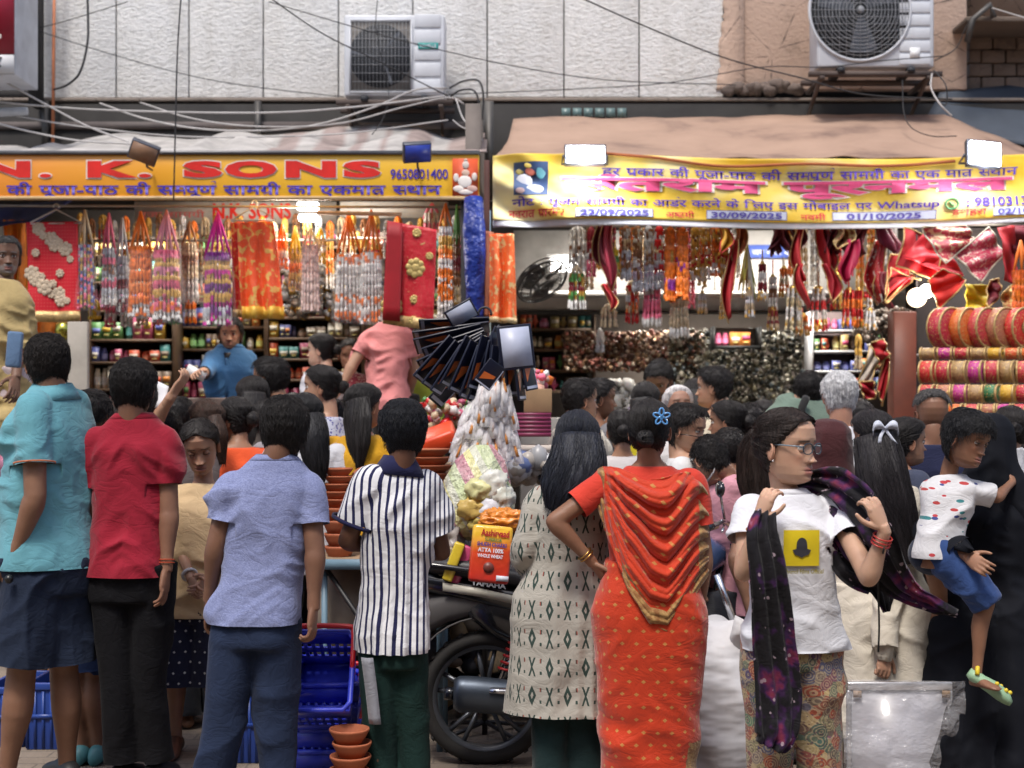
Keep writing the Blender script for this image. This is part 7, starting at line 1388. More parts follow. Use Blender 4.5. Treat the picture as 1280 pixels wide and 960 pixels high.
def build_right_goods():
 D = 9.35; grp = 'bead garlands hanging in the right shop'
 rod('long rod behind the banner carrying the right shop hangings', [(618, 283, 9.45), (1290, 281, 9.45)]); GR = lambda *a, **k: garland(*a, group=grp, **k)
 GR('brightly lit white and silver bead strings at the left end', 722, 282, 289, 338, 26, D + .1, WHT, [WHT, [WHT, BRN], WHT], 9, 21, wrap=False, bead=.013)
 GR('mixed gold, green and maroon bead bunch below the white strings', 721, 332, 344, 386, 24, D + .05, CRM, [[GLD, GRN], [MAR, GLD], [GLD, GRN], WHT], 11, 22, wrap=False, bead=.013)
 GR('short red bead bunch right of the white strings', 739, 282, 292, 345, 12, D + .1, MAR, [MAR, [SIL, MAR], PNK], 7, 23, wrap=False)
 for i, (x, y1, b) in enumerate(((783, 350, [BRN, SIL]), (797, 366, [BRN, WHT]), (811, 364, [SIL, BRN]), (824, 362, [RED_, SIL]))): GR('brown and silver bead rope bunch, %s of four left of the orange ones' % od(i), x, 282, 288, y1, 13, D + .02 * i, b[0], [[b[0], b[1]], [b[0], CRM], [b[1], b[0]], [b[0], (.5, .4, .5)], SIL], 9, 24 + i, wrap=False, bead=.012)
 GR('thick orange marigold rope, left of the pair', 838, 283, 290, 376, 13, D - .06, ORA, [ORA, ORA, [ORA, GLD], ORA, ORA, [ORA, PUR], ORA], 10, 30, wrap=False, bead=.017); GR('thick orange marigold rope, right of the pair', 853, 283, 292, 374, 15, D - .08, ORA, [ORA, ORA, ORA, [ORA, PUR], ORA, ORA, ORA], 10, 31, wrap=False, bead=.017)
 for i, (x, y1, c) in enumerate(((869, 350, GLD), (882, 352, CRM), (895, 346, ORA), (905, 348, GLD))): GR('gold and orange bead string bunch, %s right of the marigold ropes' % od(i), x, 282, 288, y1, 12, D + .05, c, [[GLD, BRN], [c, ORA], [GLD, RED_], [c, WHT]], 8, 34 + i, wrap=False)
 GR('coral and red bead bunch low, left of the pink one', 790, 350, 358, 404, 18, D + .2, CRM, [[RED_, CRM], [RED_, SIL], [ORA, CRM], RED_], 9, 40, wrap=False); GR('pink and white bead bunch under the brown ropes', 815, 352, 360, 408, 26, D + .1, PNK, [[WHT, PNK], PNK, [GRN, PNK], PNK, WHT], 12, 41, wrap=False, bead=.014)
 GR('cream jasmine string bunch under the orange ropes', 849, 366, 374, 422, 28, D + .12, CRM, [CRM, (.72, .64, .46), CRM, WHT], 14, 42, wrap=False); GR('pale beige bead cluster under the maroon pennant', 761, 380, 386, 408, 24, D + .2, CRM, [CRM, (.6, .42, .3), CRM], 9, 43, wrap=False)
 GR('small white conical hanging over the brass rows', 750, 410, 418, 440, 10, D + .4, WHT, [WHT, SIL], 6, 44, wrap=False, bead=.012)
 # broom-like yellow bunch
 r = thing('grass_bunch', 'yellow green dried grass bunch right of the red pennant', 'bunch', P(934, 300, D), 'bunches'); rs = np.random.RandomState(5)
 for i in range(16):
  u = rs.uniform(-1, 1); part('blade', tube([P(934, 300, D), P(934 + u * 5, 335, D + .03 * u), P(934 + u * 11, 360 + rs.uniform(-8, 16), D + .04 * rs.uniform(-1, 1))], [.003, .010, .004], 5), mat(['grass_yellow', 'grass_green', 'grass_white', 'grass_brown'][i % 4], [(.66, .60, .12), (.35, .42, .10), (.70, .68, .60), (.25, .12, .05)][i % 4], .6), r)
 T_ = [(953, 312, 376, 9, MAR, WHT, 'maroon and white'), (966, 325, 400, 9, WHT, BRN, 'white and brown'), (980, 322, 372, 10, ORA, CRM, 'orange topped cream'), (992, 340, 412, 18, WHT, (.6, .5, .3), 'wide white and beige'), (1023, 340, 414, 18, [WHT, RED_], RED_, 'red and white marbled'), (1045, 325, 388, 12, GLD, RED_, 'golden fringed'), (1061, 345, 408, 14, [RED_, WHT], ORA, 'red white and orange'), (1073, 345, 410, 9, RED_, ORA, 'slim red and orange'), (1085, 330, 384, 8, RED_, WHT, 'short red'), (1088, 380, 412, 12, SIL, WHT, 'silver'),
  (966, 380, 412, 12, MAR, CRM, 'lower maroon'), (1003, 385, 420, 14, ORA, CRM, 'lower orange'), (937, 350, 396, 9, CRM, SIL, 'cream'), (905, 360, 398, 9, CRM, GLD, 'beige'), (878, 358, 392, 9, SIL, CRM, 'silver beige'), (769, 300, 345, 8, YEL, GRN, 'yellow green')]
 for i, (x, y0, y1, w, c, c2, nm) in enumerate(T_): tassel('%s bead tassel, %s of the row under the banner' % (nm, od(i)), x, y0, y1, w, D + .1 * (i % 3), c if not isinstance(c, list) else c[0], c2, i + 60)
 q_ = [('crimson', RED_, GLD), ('silver', SIL, WHT), ('amber', GLD, ORA), ('wine', MAR, PNK), ('copper', BRN, CRM), ('ivory', CRM, WHT), ('saffron', ORA, GLD)]
 for i in range(34):
  x = 652 + i * 14.1; nm, c, c2 = q_[(i * 3) % 7]
  if 925 < x < 985 or x < 712: continue
  garland('%s string bunch, %s in the back row of the right shop' % (nm, od(i) if i < 20 else 'twenty-' + od(i - 20)), x, 276, 286, 326 + (i * 37) % 62, 10 + i % 3, 9.9 + .1 * (i % 4), c, [[c, c2], c, [c2, c], c2], 6, i + 140, wrap=False, group='back row of bead strings in the right shop')
 # maroon fringe along the banner edge
 mr = mat('maroon_cloth', (.14, .008, .018), .7, bump=.5, bs=30); rc = mat('red_satin', (.42, .010, .016), .7, var=.3, bump=.4, bs=20); rb = mat('bright_red_satin', (.72, .022, .012), .7, var=.2, bump=.4, bs=20); cc = mat('crimson_satin', (.42, .01, .06), .55, var=.3, bump=.4, bs=20); gb = mat('gold_border', (.55, .38, .16), .45, .4, var=.4, vs=50, bump=.6, bs=90); og = mat('amber_satin', (.62, .32, .03), .5, var=.3)
 for i in range(22):
  x = 966 + i * 5.4
  if 1000 < x < 1026: continue
  pennant('dark maroon tuft, %s from the left under the banner edge' % (od(i) if i < 20 else 'twenty-' + od(i - 20)), x, 278, 312 + (i * 7) % 10, 11, D - .06 + .04 * (i % 3), mr, mr, i, group='maroon tufts under the banner', hemw=1)
 pn = [(752, 282, 346, 22, mr, gb, 'maroon pennant with gold edge above the small red one', 8), (764, 282, 362, 22, mat('wine_satin', (.26, .01, .03), .6), gb, 'wine red pennant crossing the maroon one', -6), (761, 355, 388, 14, rc, gb, 'small red pennant tip hanging alone', 0), (905, 282, 318, 16, og, rc, 'amber pennant tip beside the long red one', -3), (921, 282, 330, 18, mat('rust_satin', (.36, .10, .03), .6), gb, 'rust brown pennant behind the long red one', 2), (912, 300, 398, 15, rc, gb, 'long narrow red pennant near the yellow grass bunch', 3),
  (998, 282, 352, 13, rc, gb, 'slim red pennant hanging vertically over the tassels', 4), (1003, 330, 385, 14, rc, gb, 'red pennant tip below the slim one', 2), (1033, 282, 345, 26, rc, gb, 'broad red pennant left of the spotted cloth', -2), (1036, 330, 378, 20, mat('deep_red', (.34, .008, .02), .6), gb, 'dark red pennant below the broad one', 3), (1052, 284, 312, 26, m_zari((.30, .08, .03), (.55, .42, .2), 34, 'rust_brocade', .5), gb, 'brocade triangle with gold edge above the rose pennant', 0), (1060, 300, 352, 22, cc, cc, 'rose crimson pennant beside the spotted cloth', 4),
  (1096, 300, 378, 26, m_zari((.30, .006, .012), (.70, .66, .6), 14, 'dark_spotted', .62), gb, 'dark red cloth with white and gold spots', 3), (1104, 340, 386, 20, mr, gb, 'maroon pennant tip under the spotted cloth', 4), (1112, 282, 318, 30, mat('purple_wine', (.12, .008, .03), .6), mr, 'purple wine cloth bunch under the banner', 0)]
 for i, (x, y0, y1, w, m, e, lb, sk) in enumerate(pn): pennant(lb, x, y0, y1, w, D - .03 * (i % 4) - .05, m, e, i + 3, skew=sk)
 def quad(label, pts, m, em=None, D_=9.0, seed=0, fold=.04, ts=.008):
  a = [P(x, y, D_ + dd) for x, y, dd in pts]; n = 16; G_ = bil(a[0], a[1], a[2], a[3], n, n); u = np.linspace(0, 1, n)[None]; v = np.linspace(0, 1, n)[:, None]; G_[..., 1] += fold * np.sin(u * 5 + v * 4 + seed) * .6 + .02 * np.sin(u * 11 - v * 6 + seed)
  r = thing('festival_cloth', label, 'cloth', a[0], 'red festival cloths at the right'); part('cloth', sheet(G_), m, r, smooth=True, solid=ts)
  if em:
   for e_ in (G_[0], G_[:, -1], G_[-1], G_[:, 0]): part('border', tube(e_ - [0, .006, 0], .0055, 6), em, r, smooth=True)
  return r
 fl = m_zari((.40, .03, .05), (.60, .42, .26), 26, 'rose_brocade', .56); sl = mat('silver_border', (.50, .46, .36), .45, .4, bump=.5)
 quad('large red triangular flag fold left of the pendant lamp', [(1108, 378, 0), (1112, 335, 0), (1150, 350, -.1), (1138, 342, 0)], rc, gb, 9.0, 1)
 quad('broad red flag spreading across the middle right', [(1122, 332, .05), (1170, 352, -.05), (1180, 300, 0), (1130, 284, .1)], rc, gb, 8.95, 2); quad('red flag panel sloping right above the bright one', [(1128, 322, .05), (1180, 340, -.05), (1205, 345, 0), (1160, 284, .1)], mat('red_satin_b', (.55, .02, .03), .5), None, 8.9, 3)
 quad('bright red flag corner beside the pendant lamp', [(1158, 352, 0), (1176, 386, -.05), (1208, 350, 0), (1178, 336, .05)], rb, gb, 8.8, 4, .03); quad('pleated red flag hanging behind the pendant lamp', [(1106, 380, .1), (1112, 318, .1), (1128, 320, .1), (1140, 352, .1)], mat('red_satin_c', (.44, .012, .018), .5), gb, 9.05, 5)  # flag corner in a brighter red than its neighbours
 quad('embroidered orange rose square with gold edge under the banner', [(1152, 284, 0), (1180, 330, -.08), (1220, 300, 0), (1206, 282, .05)], fl, sl, 8.75, 6, .03); quad('rose pink sequined square with silver edge at the right', [(1196, 318, 0), (1224, 354, -.05), (1256, 318, 0), (1236, 284, .05)], m_zari((.42, .03, .07), (.55, .35, .3), 40, 'rose_sequin', .6), sl, 8.7, 7, .03)
 quad('red satin cloth at the right edge under the banner', [(1250, 284, 0), (1256, 350, -.05), (1272, 356, 0), (1268, 282, .05)], rc, None, 8.7, 8); quad('dark red drape in the top right corner under the banner', [(1262, 282, 0), (1266, 320, 0), (1330, 320, 0), (1330, 282, 0)], mr, None, 8.75, 9); quad('bright yellow cloth right of the bright red flag', [(1205, 356, 0), (1210, 388, 0), (1238, 390, 0), (1234, 356, 0)], mat('yellow_satin', (.72, .55, .02), .5), None, 8.8, 10)
 quad('dark red pouch cloth right of the yellow cloth', [(1234, 352, 0), (1236, 384, 0), (1250, 370, 0), (1248, 348, 0)], mr, gb, 8.7, 11); quad('rust gold pouch at the right edge', [(1252, 366, 0), (1258, 396, 0), (1282, 390, 0), (1276, 350, 0)], m_zari((.42, .14, .05), (.6, .42, .15), 30, 'rust_gold', .5), gb, 8.65, 12)
 garland('thick orange tinsel rope hanging down the right edge', 1276, 300, 340, 432, 24, 8.5, ORA, [(.75, .14, .02), (.85, .22, .02)] * 5, 12, 71, wrap=False, group='bead garlands hanging in the right shop', bead=.016)
 # red and cream flags by the pillar
 quad('folded red flag hanging left of the brown pillar', [(1090, 428, 0), (1096, 460, 0), (1112, 444, -.05), (1104, 424, 0)], rc, gb, 8.6, 13, .03); quad('cream and grey flag half below the folded red one', [(1074, 476, 0), (1088, 478, 0), (1098, 452, -.04), (1088, 432, 0)], mat('cream_flag', (.55, .47, .38), .7), gb, 8.6, 14, .02); quad('dark red lower flag left of the brown pillar', [(1074, 478, 0), (1080, 500, 0), (1094, 498, 0), (1092, 476, 0)], mat('deep_red', (.34, .008, .02), .6), gb, 8.58, 15, .02); quad('narrow red strip flag with gold edge by the pillar', [(1096, 488, 0), (1104, 508, 0), (1112, 452, 0), (1106, 440, 0)], rc, gb, 8.62, 16, .02)
 garland('vertical gold letter-like strip beside the cream flag', 1073, 418, 424, 462, 9, 8.9, GLD, [GLD, CRM], 5, 72, wrap=False, group='bead garlands hanging in the right shop')
 # orange chunri strips between the shops, and the rolled blue tarpaulin
 oz = m_zari((.75, .12, .02), (.75, .50, .22), 18, 'orange_strip', .60)
 drape('chunri', 'orange chunri with cream edging hanging beside the fan', [(612, 292), (642, 292), (646, 404), (612, 402)], 9.0, oz, 'chunri', seed=7, fold=.04, nf=2, hem=(mat('cream_border', (.62, .48, .26), .5), 6)); drape('chunri', 'rust striped cloth strip left of the orange chunri beside the fan', [(604, 288), (617, 290), (617, 396), (605, 396)], 9.1, mat('rust_stripe', (.32, .10, .05), .7, bump=.4), 'chunri', seed=8, fold=.03, nf=1, nx=10)
 tm = mat('royal_tarp', (.012, .035, .26), .4, bump=1, bs=9, bd=.05); single('rolled_tarpaulin', 'royal blue tarpaulin rolled up vertically between the shops', 'tarpaulin', tube(spline([P(592, 248, 9.15), P(593, 300, 9.1), P(594, 350, 9.1), P(595, 402, 9.1)], 20), np.interp(np.linspace(0, 1, 20), [0, .3, 1], [.06, .075, .055]) * (1 + .03 * np.sin(np.arange(20) * 1.7)), 14), tm, smooth=True)
 # rows of rolled cloths on the right racks
 rs = np.random.RandomState(9); cols = [(.45, .015, .04), (.60, .10, .03), (.40, .14, .08), (.03, .16, .06), (.35, .22, .10), (.62, .13, .02), (.55, .02, .02), (.45, .02, .22), (.62, .36, .03), (.50, .04, .05), (.36, .22, .10)]
 names = ['crimson', 'orange', 'rust', 'dark green', 'olive gold', 'bright orange', 'red', 'magenta', 'yellow', 'scarlet', 'beige gold']
 rows = [(1182, 1300, 410, 46, 23), (1160, 1300, 442, 13, 21), (1160, 1300, 465, 25, 20), (1160, 1300, 492, 20, 20), (1175, 1300, 514, 16, 20)]
 for j, (x0, x1, yc, hh, stp) in enumerate(rows):
  D_ = 8.35 - .12 * j; s = S(D_); k = 0; x = x0
  rod('rack rod carrying the %s row of rolled cloths' % od(j), [(x0 - 14, yc + 2, D_ + .1), (x1 + 8, yc + 2, D_ + .1)])
  while x < x1:
   ci = (k * 4 + j * 3 + rs.randint(2)) % 11; m = m_zari(cols[ci], (.62, .42, .14), 70, 'roll_%d' % ci, .66); c = P(x, yc, D_); Rr = hh / s / 2 * 1.1; L = stp / s * .46
   r = thing('cloth_roll', '%s sequined roll, %s from left, %s row of the right rack' % (names[ci], od(k), od(j)), 'cloth roll', c, 'rolled chunris on the right rack')
   q = rs.uniform(-.2, .1) - (.85 if j == 0 else .5); Ry = rotm(0, 0, q); prof = [(Rr * .35, -L), (Rr * .85, -L), (Rr, -L * .75), (Rr * 1.03, 0), (Rr, L * .75), (Rr * .85, L), (Rr * .35, L)]
   part('roll', lathe(prof, c, 22, R=Ry @ rotm(0, PI / 2, 0)), m, r, smooth=True)
   for e in (-1, 1): part('gold_edging', tube(c + (np.stack([np.full(23, e * L * .85), np.cos(np.linspace(0, 2 * PI, 23)) * Rr * .97, np.sin(np.linspace(0, 2 * PI, 23)) * Rr * .97], 1)) @ Ry.T, .008, 5, caps=False), gb, r, smooth=True)
   x += stp; k += 1
def crate(label, x0, x1, y0, D, h=.30, dep=.42, m=None, z0=0):
 m = m or mat('crate_blue', (.02, .06, .30), .4); a, b = P(x0, y0, D), P(x1, y0, D); w = b[0] - a[0]; c = np.array([(a[0] + b[0]) / 2, D + dep / 2, z0]); r = thing('crate', label, 'crate', c, 'blue plastic crates on the street')
 part('floor', box(c + [0, 0, .015], (w, dep, .02), None), m, r)
 for nm, off, sz in (('side', (0, -dep / 2, 0), (w, .018, h)), ('side', (0, dep / 2, 0), (w, .018, h)), ('side', (-w / 2, 0, 0), (.018, dep - .02, h)), ('side', (w / 2, 0, 0), (.018, dep - .02, h))):
  part(nm, box(c + np.array(off) + [0, 0, h / 2], sz), m, r, bevel=.004)
 part('rim', box(c + [0, -dep / 2 - .012, h - .015], (w + .03, .014, .03)), m, r, bevel=.003); part('rib', box(c + [0, -dep / 2 - .012, h * .5], (w, .012, .02)), m, r)
 for i in range(5): part('rib', box(c + [(-.5 + i / 4) * w * .96, -dep / 2 - .0105, h * .45], (.012, .010, h * .85)), m, r)
 return r
def clay_stack(label, x, yb, yt, wpx, D, n, seed=0, group='stacked clay bowls', zb=None):
 s = S(D); cm_ = mat('terracotta', (.42, .125, .055), .75, var=.3, vs=8, bump=.3, bs=60); z0 = P(x, yb, D)[2] if zb is None else zb; z1 = P(x, yt, D)[2]; R0 = wpx / s / 2; hh = (z1 - z0) / n
 for i in range(n):
  e = 1 + .03 * math.sin(i * 2.3 + seed); r0 = R0 * e; c = P(x, yb, D); c[2] = z0 + hh * i; c[0] += .006 * math.sin(i * 1.9 + seed)
  pr = [(.001, .004), (r0 * .62, 0), (r0 * .86, hh * .55), (r0 * .99, hh * .9), (r0 * 1.02, hh * 1.0), (r0 * 1.0, hh * 1.12), (r0 * .93, hh * 1.10), (r0 * .78, hh * .6), (r0 * .55, hh * .25), (.001, hh * .2)]
  single('clay_bowl', 'clay bowl, %s up in the stack %s' % (od(i), label), 'bowl', lathe(pr, c, 26), cm_, loc=c, smooth=True, group=group)
def crumple(name, label, cat, c, r, m, seed, amp=.25, f=7, nu=56, nv=40, parent=None, sq=1.):
 b = ball((0, 0, 0), (1, 1, 1), nu, nv); v = b.V[0]; d = 1 + amp * (1 - np.abs(noise(v * f * .35, seed)) * 2) + amp * .45 * (1 - np.abs(noise(v * f, seed + 1)) * 2); v = v * d[:, None] * np.asarray(r) + np.asarray(c); b.V[0] = v
 b.V[0][:, 2] = np.maximum(b.V[0][:, 2], .004) if parent is None else b.V[0][:, 2]
 if parent is not None: return part(name, b, m, parent, smooth=True)
 return single(name, label, cat, b, m, smooth=True)
def build_stall():
 wood = mat('stall_wood', (.30, .20, .12), .8, vs=9); bl = mat('pale_blue_metal', (.16, .26, .34), .45)
 # front table with the pots, and the raised board behind it
 D = 6.3; zt = P(0, 700, D)[2]; xa, xb = P(392, 0, D)[0], P(560, 0, D)[0]; r = thing('display_table', 'table with pale blue metal edge holding the clay bowls', 'table', ((xa + xb) / 2, D + .3, 0))
 part('tabletop', box(((xa + xb) / 2, D + .32, zt - .012), (xb - xa, .6, .022)), wood, r); part('edge_strip', box(((xa + xb) / 2, D + .008, zt - .02), (xb - xa + .02, .02, .045)), bl, r)
 for x in (xa + .04, xb - .04):
  for y in (.06, .56): part('leg', tube([(x, D + y, 0), (x, D + y, zt - .03)], .014, 8), bl, r)
 part('brace', tube([(xa + .04, D + .05, zt - .03), (xb - .05, D + .05, .08)], .012, 6), mat('black_post', (.015, .015, .018), .5), r)
 single('bundle', 'dusty bundle wrapped in plastic under the display table', 'bundle', ball(P(430, 760, 6.6), (.16, .16, .24), 20, 14), mat('dusty_plastic', (.26, .22, .18), .6, bump=.8, bs=18), smooth=True)
 D2 = 7.35; z2 = P(0, 584, D2)[2]; xa, xb = P(398, 0, D2)[0], P(600, 0, D2)[0]; r = thing('wooden_platform', 'raised wooden platform behind the clay bowls', 'platform', ((xa + xb) / 2, D2 + .4, 0)); part('boards', box(((xa + xb) / 2, D2 + .55, z2 - .02), (xb - xa, 1.1, .03)), wood, r); part('fascia_board', box(((xa + xb) / 2, D2, z2 - .12), (xb - xa, .025, .24)), mat('stall_wood_dark', (.14, .085, .055), .8), r)
 for x in (xa + .05, xb - .05):
  for y in (.04, 1.05): part('leg', box((x, D2 + y, z2 / 2 - .02), (.05, .05, z2 - .04)), wood, r)
 clay_stack('at the left of the table', 423, 700, 636, 36, 6.48, 4, 1); clay_stack('behind the left table stack', 423, 634, 586, 38, 6.52, 5, 2); clay_stack('of large bowls by the striped boy', 536, 612, 562, 56, 7.0, 5, 3)
 cm_ = mat('terracotta', (.42, .125, .055), .75); c = P(462, 603, 6.55); R0 = .085; single('clay_bowl', 'terracotta bowl tipped toward the camera beside the left stack', 'bowl', lathe([(.001, -.05), (.05, -.045), (.08, -.01), (.088, .02), (.080, .022), (.07, 0), (.04, -.03), (.001, -.035)], c, 26, R=rotm(.75, .15, 0)), cm_, smooth=True)
 clay_stack('on the street beside the blue baskets', 438, 1010, 912, 50, 5.2, 7, 5, zb=0.01)
 single('tray', 'orange red plastic tray tilted behind the large clay bowls', 'tray', box(P(547, 548, 7.5), (.20, .3, .09), rotm(.2, -.35, 0)), mat('tray_orange', (.75, .07, .02), .4), bevel=.02)
 heap('sweets', 'scattered red, white and green wrapped offerings on the platform', 'offerings', 528, 592, 498, 545, 7.7, [RED_, WHT, GRN, (.6, .1, .2), CRM], 130, .025, 12, mat('wrappers', attr=True, rough=.35, var=.3))
 # the tall rack: black packets above, bags below
 pole = mat('pole_dark', (.05, .05, .055), .5, .4); r = thing('display_stand', 'metal stand whose hook carries the black packets and bags', 'stand', (P(606, 0, 6.7)[0], 6.7, 0)); x_ = P(606, 0, 6.7)[0]; part('pole', tube([(x_, 6.7, 0), (x_, 6.7, P(0, 396, 6.7)[2])], .014, 10), pole, r); th = np.linspace(-.3, 3.5, 12); zc = P(0, 392, 6.7)[2]; part('hook', tube(np.stack([x_ + .03 * np.cos(th), th * 0 + 6.7, zc + .03 * np.sin(th)], 1), .006, 6), pole, r)
 for a in range(4): part('foot', tube([(x_, 6.7, .06), (x_ + .25 * math.cos(a * PI / 2 + .7), 6.7 + .25 * math.sin(a * PI / 2 + .7), .012)], .011, 6), pole, r)
 nv = mat('packet_navy', (.008, .010, .026), .32); orr = mat('packet_orange', (.65, .15, .03), .4); wl_ = mat('packet_silver', (.50, .54, .68), .4); rs = np.random.RandomState(3)
 hub = P(628, 402, 6.62)
 def packet(lb, c, d, L_, W2, tilt=.9, lit=False):
  d = nrm(d); pr = nrm(np.cross([0, 1, 0], d)); w = nrm(pr * math.cos(tilt) + np.array([0, -1, 0]) * math.sin(tilt)); n = np.cross(w, d); n = n if n[1] < 0 else -n; Rm = np.stack([w, -n, d], 1)
  r = thing('packet', lb, 'packet', c, 'glossy black packets fanned out on the stand'); part('pouch', box(c, (W2, .010, L_), Rm), nv, r, bevel=.003); q = lambda x, z, e=.0065: c + w * x * W2 + d * z * L_ + n * e
  if lit: part('label', sheet(np.array([[q(-.42, -.44), q(.42, -.44)], [q(-.42, .44), q(.42, .44)]])), wl_, r, solid=.002)
  else: part('label', MB().add([q(-.30, .05), q(.34, .34), q(.34, .02), q(-.3, -.06)], [[0, 1, 2], [0, 2, 3]]), orr, r); part('edge_seal', sheet(np.array([[q(-.46, .42), q(.46, .42)], [q(-.46, .47), q(.46, .47)]])), wl_, r); part('edge_line', sheet(np.array([[q(-.47, -.4), q(-.42, -.4)], [q(-.47, .45), q(-.42, .45)]])), wl_, r)
 for i in range(16):
  an = math.radians(2 + i * 5.6); L_ = .33 + .03 * math.sin(i * 1.7); d = np.array([-math.cos(an), 0, -math.sin(an)]); pv = P(640 - i * 1.2, 404 + i * 1.0, 6.66)
  packet('black packet with orange corner, %s from the top of the fan' % od(i), pv + d * (.17 + .012 * (i % 3) + .10 * (i < 9)) + [0, -.014 * i, 0], d, L_, .105 - .012 * (i % 2), .98 + .12 * math.sin(i * 2.1))
 for i in range(13):
  an = math.radians(48 + i * 4.5); d = np.array([-math.cos(an), 0, -math.sin(an)]); pv = P(562 + i * 7.5, 428 + (i % 3) * 6, 6.5); packet('black packet, %s of the drooping row under the fan' % od(i), pv + d * .10 + [0, -.008 * i, 0], d, .25, .085, 1.05 + .15 * math.sin(i * 3))
 packet('large packet with light painted on its face at the right of the stand', P(645, 434, 6.36), (.12, 0, -1), .20, .16, .25, True); packet('small blue white packet lying on top of the stand', P(577, 392, 6.6), (-.85, -.1, -.5), .14, .10, .5, True); packet('black packet behind the large light-painted one', P(654, 456, 6.45), (.15, 0, -1), .22, .10, .6); packet('small packet with orange label hanging at the centre of the fans', P(612, 468, 6.25), (-.6, 0, -.8), .12, .09, .35)  # large packet's pale face stands in for light falling on it
 t = NT('clear_plastic_bag'); o = t.obj(); pm = t.fin((.93, .90, .91), .2, 0, t.bump(t.noise(t.mapv(o, (1, 1, .35)), 34, 3), 1., .03), Alpha=.5, Specular_IOR_Level=.8)
 # bunch of plastic sachets
 r = thing('sachet_bunch', 'bunch of clear plastic sachets with orange contents tied to the stand', 'bunch', P(612, 500, 6.5))
 for i in range(70):
  v = (i // 14) / 4.; u = -1 + 2 * (i % 14) / 13. + rs.normal(0, .06); x0 = 618 - 10 * v + u * (12 + 17 * v) + rs.normal(0, 2); y0 = 472 + v * 62 + rs.uniform(-5, 5); L_ = rs.uniform(26, 56); p0 = P(x0, y0, 6.5 - .07 * math.cos(u)); p1 = P(x0 + u * (8 + 10 * v) - 3, y0 + L_, 6.44 - .10 * math.cos(u)); w = rs.uniform(.016, .026); k = spline([p0, (p0 + p1) / 2 + [0, -.03, 0], p1], 6)
  G_ = np.array([[q + [-w * f, 0, 0], q + [0, -.012, 0], q + [w * f, 0, 0]] for q, f in zip(k, (.4, .9, 1, 1, 1, .8))]); part('sachet', sheet(G_), pm, r, smooth=True, solid=.004)
  if i % 4 == 1: part('contents', tube(k[1:5] + [0, -.012, 0], w * .3, 6), mat('content_orange', (.62, .25, .06), .6), r, smooth=True)
 crumple('bag_knot', '', '', P(606, 556, 6.5), (.10, .08, .06), pm, 4, .5, 9, parent=r)
 # the big striped bag with bright wares
 t = NT('striped_bag'); o = t.obj(); x = X(t, t.sep(o)[0]); z = X(t, t.sep(o)[2]); st = ((x * 1.0 + z * .55) * 5.2).fr(); c = t.ramp(st.v, [(.0, (.45, .55, .22)), (.28, (.50, .60, .28)), (.30, (.42, .05, .12)), (.58, (.40, .05, .12)), (.6, (.66, .62, .2)), (.8, (.55, .56, .42))], 'CONSTANT'); c = t.mix((X(t, t.noise(o, 9, 3)) - .15).max(0.0).v, c, (.62, .60, .56)); sb = t.fin(c, .25, 0, t.bump(t.noise(o, 26, 3), 1., .03), Coat_Weight=.3)
 r = thing('carrier_bag', 'large striped green and maroon plastic bag full of wares', 'bag', P(592, 650, 6.3)); a = np.linspace(0, 2 * PI, 48, endpoint=False); R = []
 for y, cx_, w, dd in ((556, 603, 12, .05), (575, 600, 30, .10), (600, 597, 40, .14), (630, 594, 47, .17), (652, 594, 46, .17), (668, 598, 34, .13), (676, 600, 14, .06)):
  c_ = P(cx_, y, 6.3); ww = w / S(6.3); fo = 1 + .05 * np.sin(a * 9 + y * .05) + .03 * np.sin(a * 17); R.append(np.stack([c_[0] + np.cos(a) * ww * fo, 6.3 + np.sin(a) * dd * fo, np.full(48, c_[2])], 1))
 part('bag_body', loft(R[::-1]), sb, r, smooth=True)
 for i, (x, y, sx, sz, c) in enumerate(((600, 612, .05, .04, (.62, .60, .30)), (618, 605, .05, .05, (.66, .66, .60)), (612, 640, .06, .05, (.62, .62, .66)), (590, 636, .05, .04, (.60, .42, .12)), (604, 655, .05, .03, (.52, .40, .10)), (628, 622, .04, .05, (.60, .62, .55)))): crumple('ware', '', '', P(x, y, 6.13), (sx, .03, sz), mat('ware_%d' % i, c, .3, bump=.8, bs=40), 30 + i, .4, 6, 24, 16, parent=r)
 # snack bags and red packet piled on the motorcycle seat
 crumple('snack_bag', 'grey plastic bag hanging below the striped one', 'bag', P(556, 672, 6.2), (.07, .07, .13), mat('grey_film', (.30, .27, .25), .35, bump=.9, bs=30), 41, .25)
 for i, (x, y, rz, c) in enumerate(((567, 702, .35, (.70, .52, .04)), (577, 706, .42, (.60, .08, .20)), (558, 708, .3, (.35, .28, .15)))): single('snack_packet', ['yellow', 'magenta', 'brown'][i] + ' snack packet leaning left of the red packet', 'packet', box(P(x, y, 6.05 + .03 * i), (.045, .05, .17), rotm(0, rz, 0)), mat('snack%d' % i, c, .25, coat=.4, bump=.5, bs=30), bevel=.008)
 crumple('snack_bag', 'clear bag of orange snacks on top of the red packet', 'bag', P(628, 650, 6.0), (.085, .06, .045), mat('snack_orange', (.72, .25, .03), .2, bump=1, bs=60, coat=.5), 45, .25, 9)
 c = P(613, 693, 5.85); Rm = rotm(-.12, .10, .05); t = NT('red_yellow_print'); z = X(t, t.sep(t.obj())[2]); pmx = t.fin(t.ramp((z * 3.4 + .5).v, [(.15, (.62, .03, .02)), (.55, (.66, .07, .02)), (.8, (.78, .45, .03))]), .3, 0, t.bump(t.noise(t.obj(), 14, 2), .5, .02), Coat_Weight=.3)
 r = thing('grain_packet', 'large red and yellow packet with lettering on the motorcycle seat', 'packet', c); part('packet_body', box(c, (.165, .09, .235), Rm), pmx, r, bevel=.014)
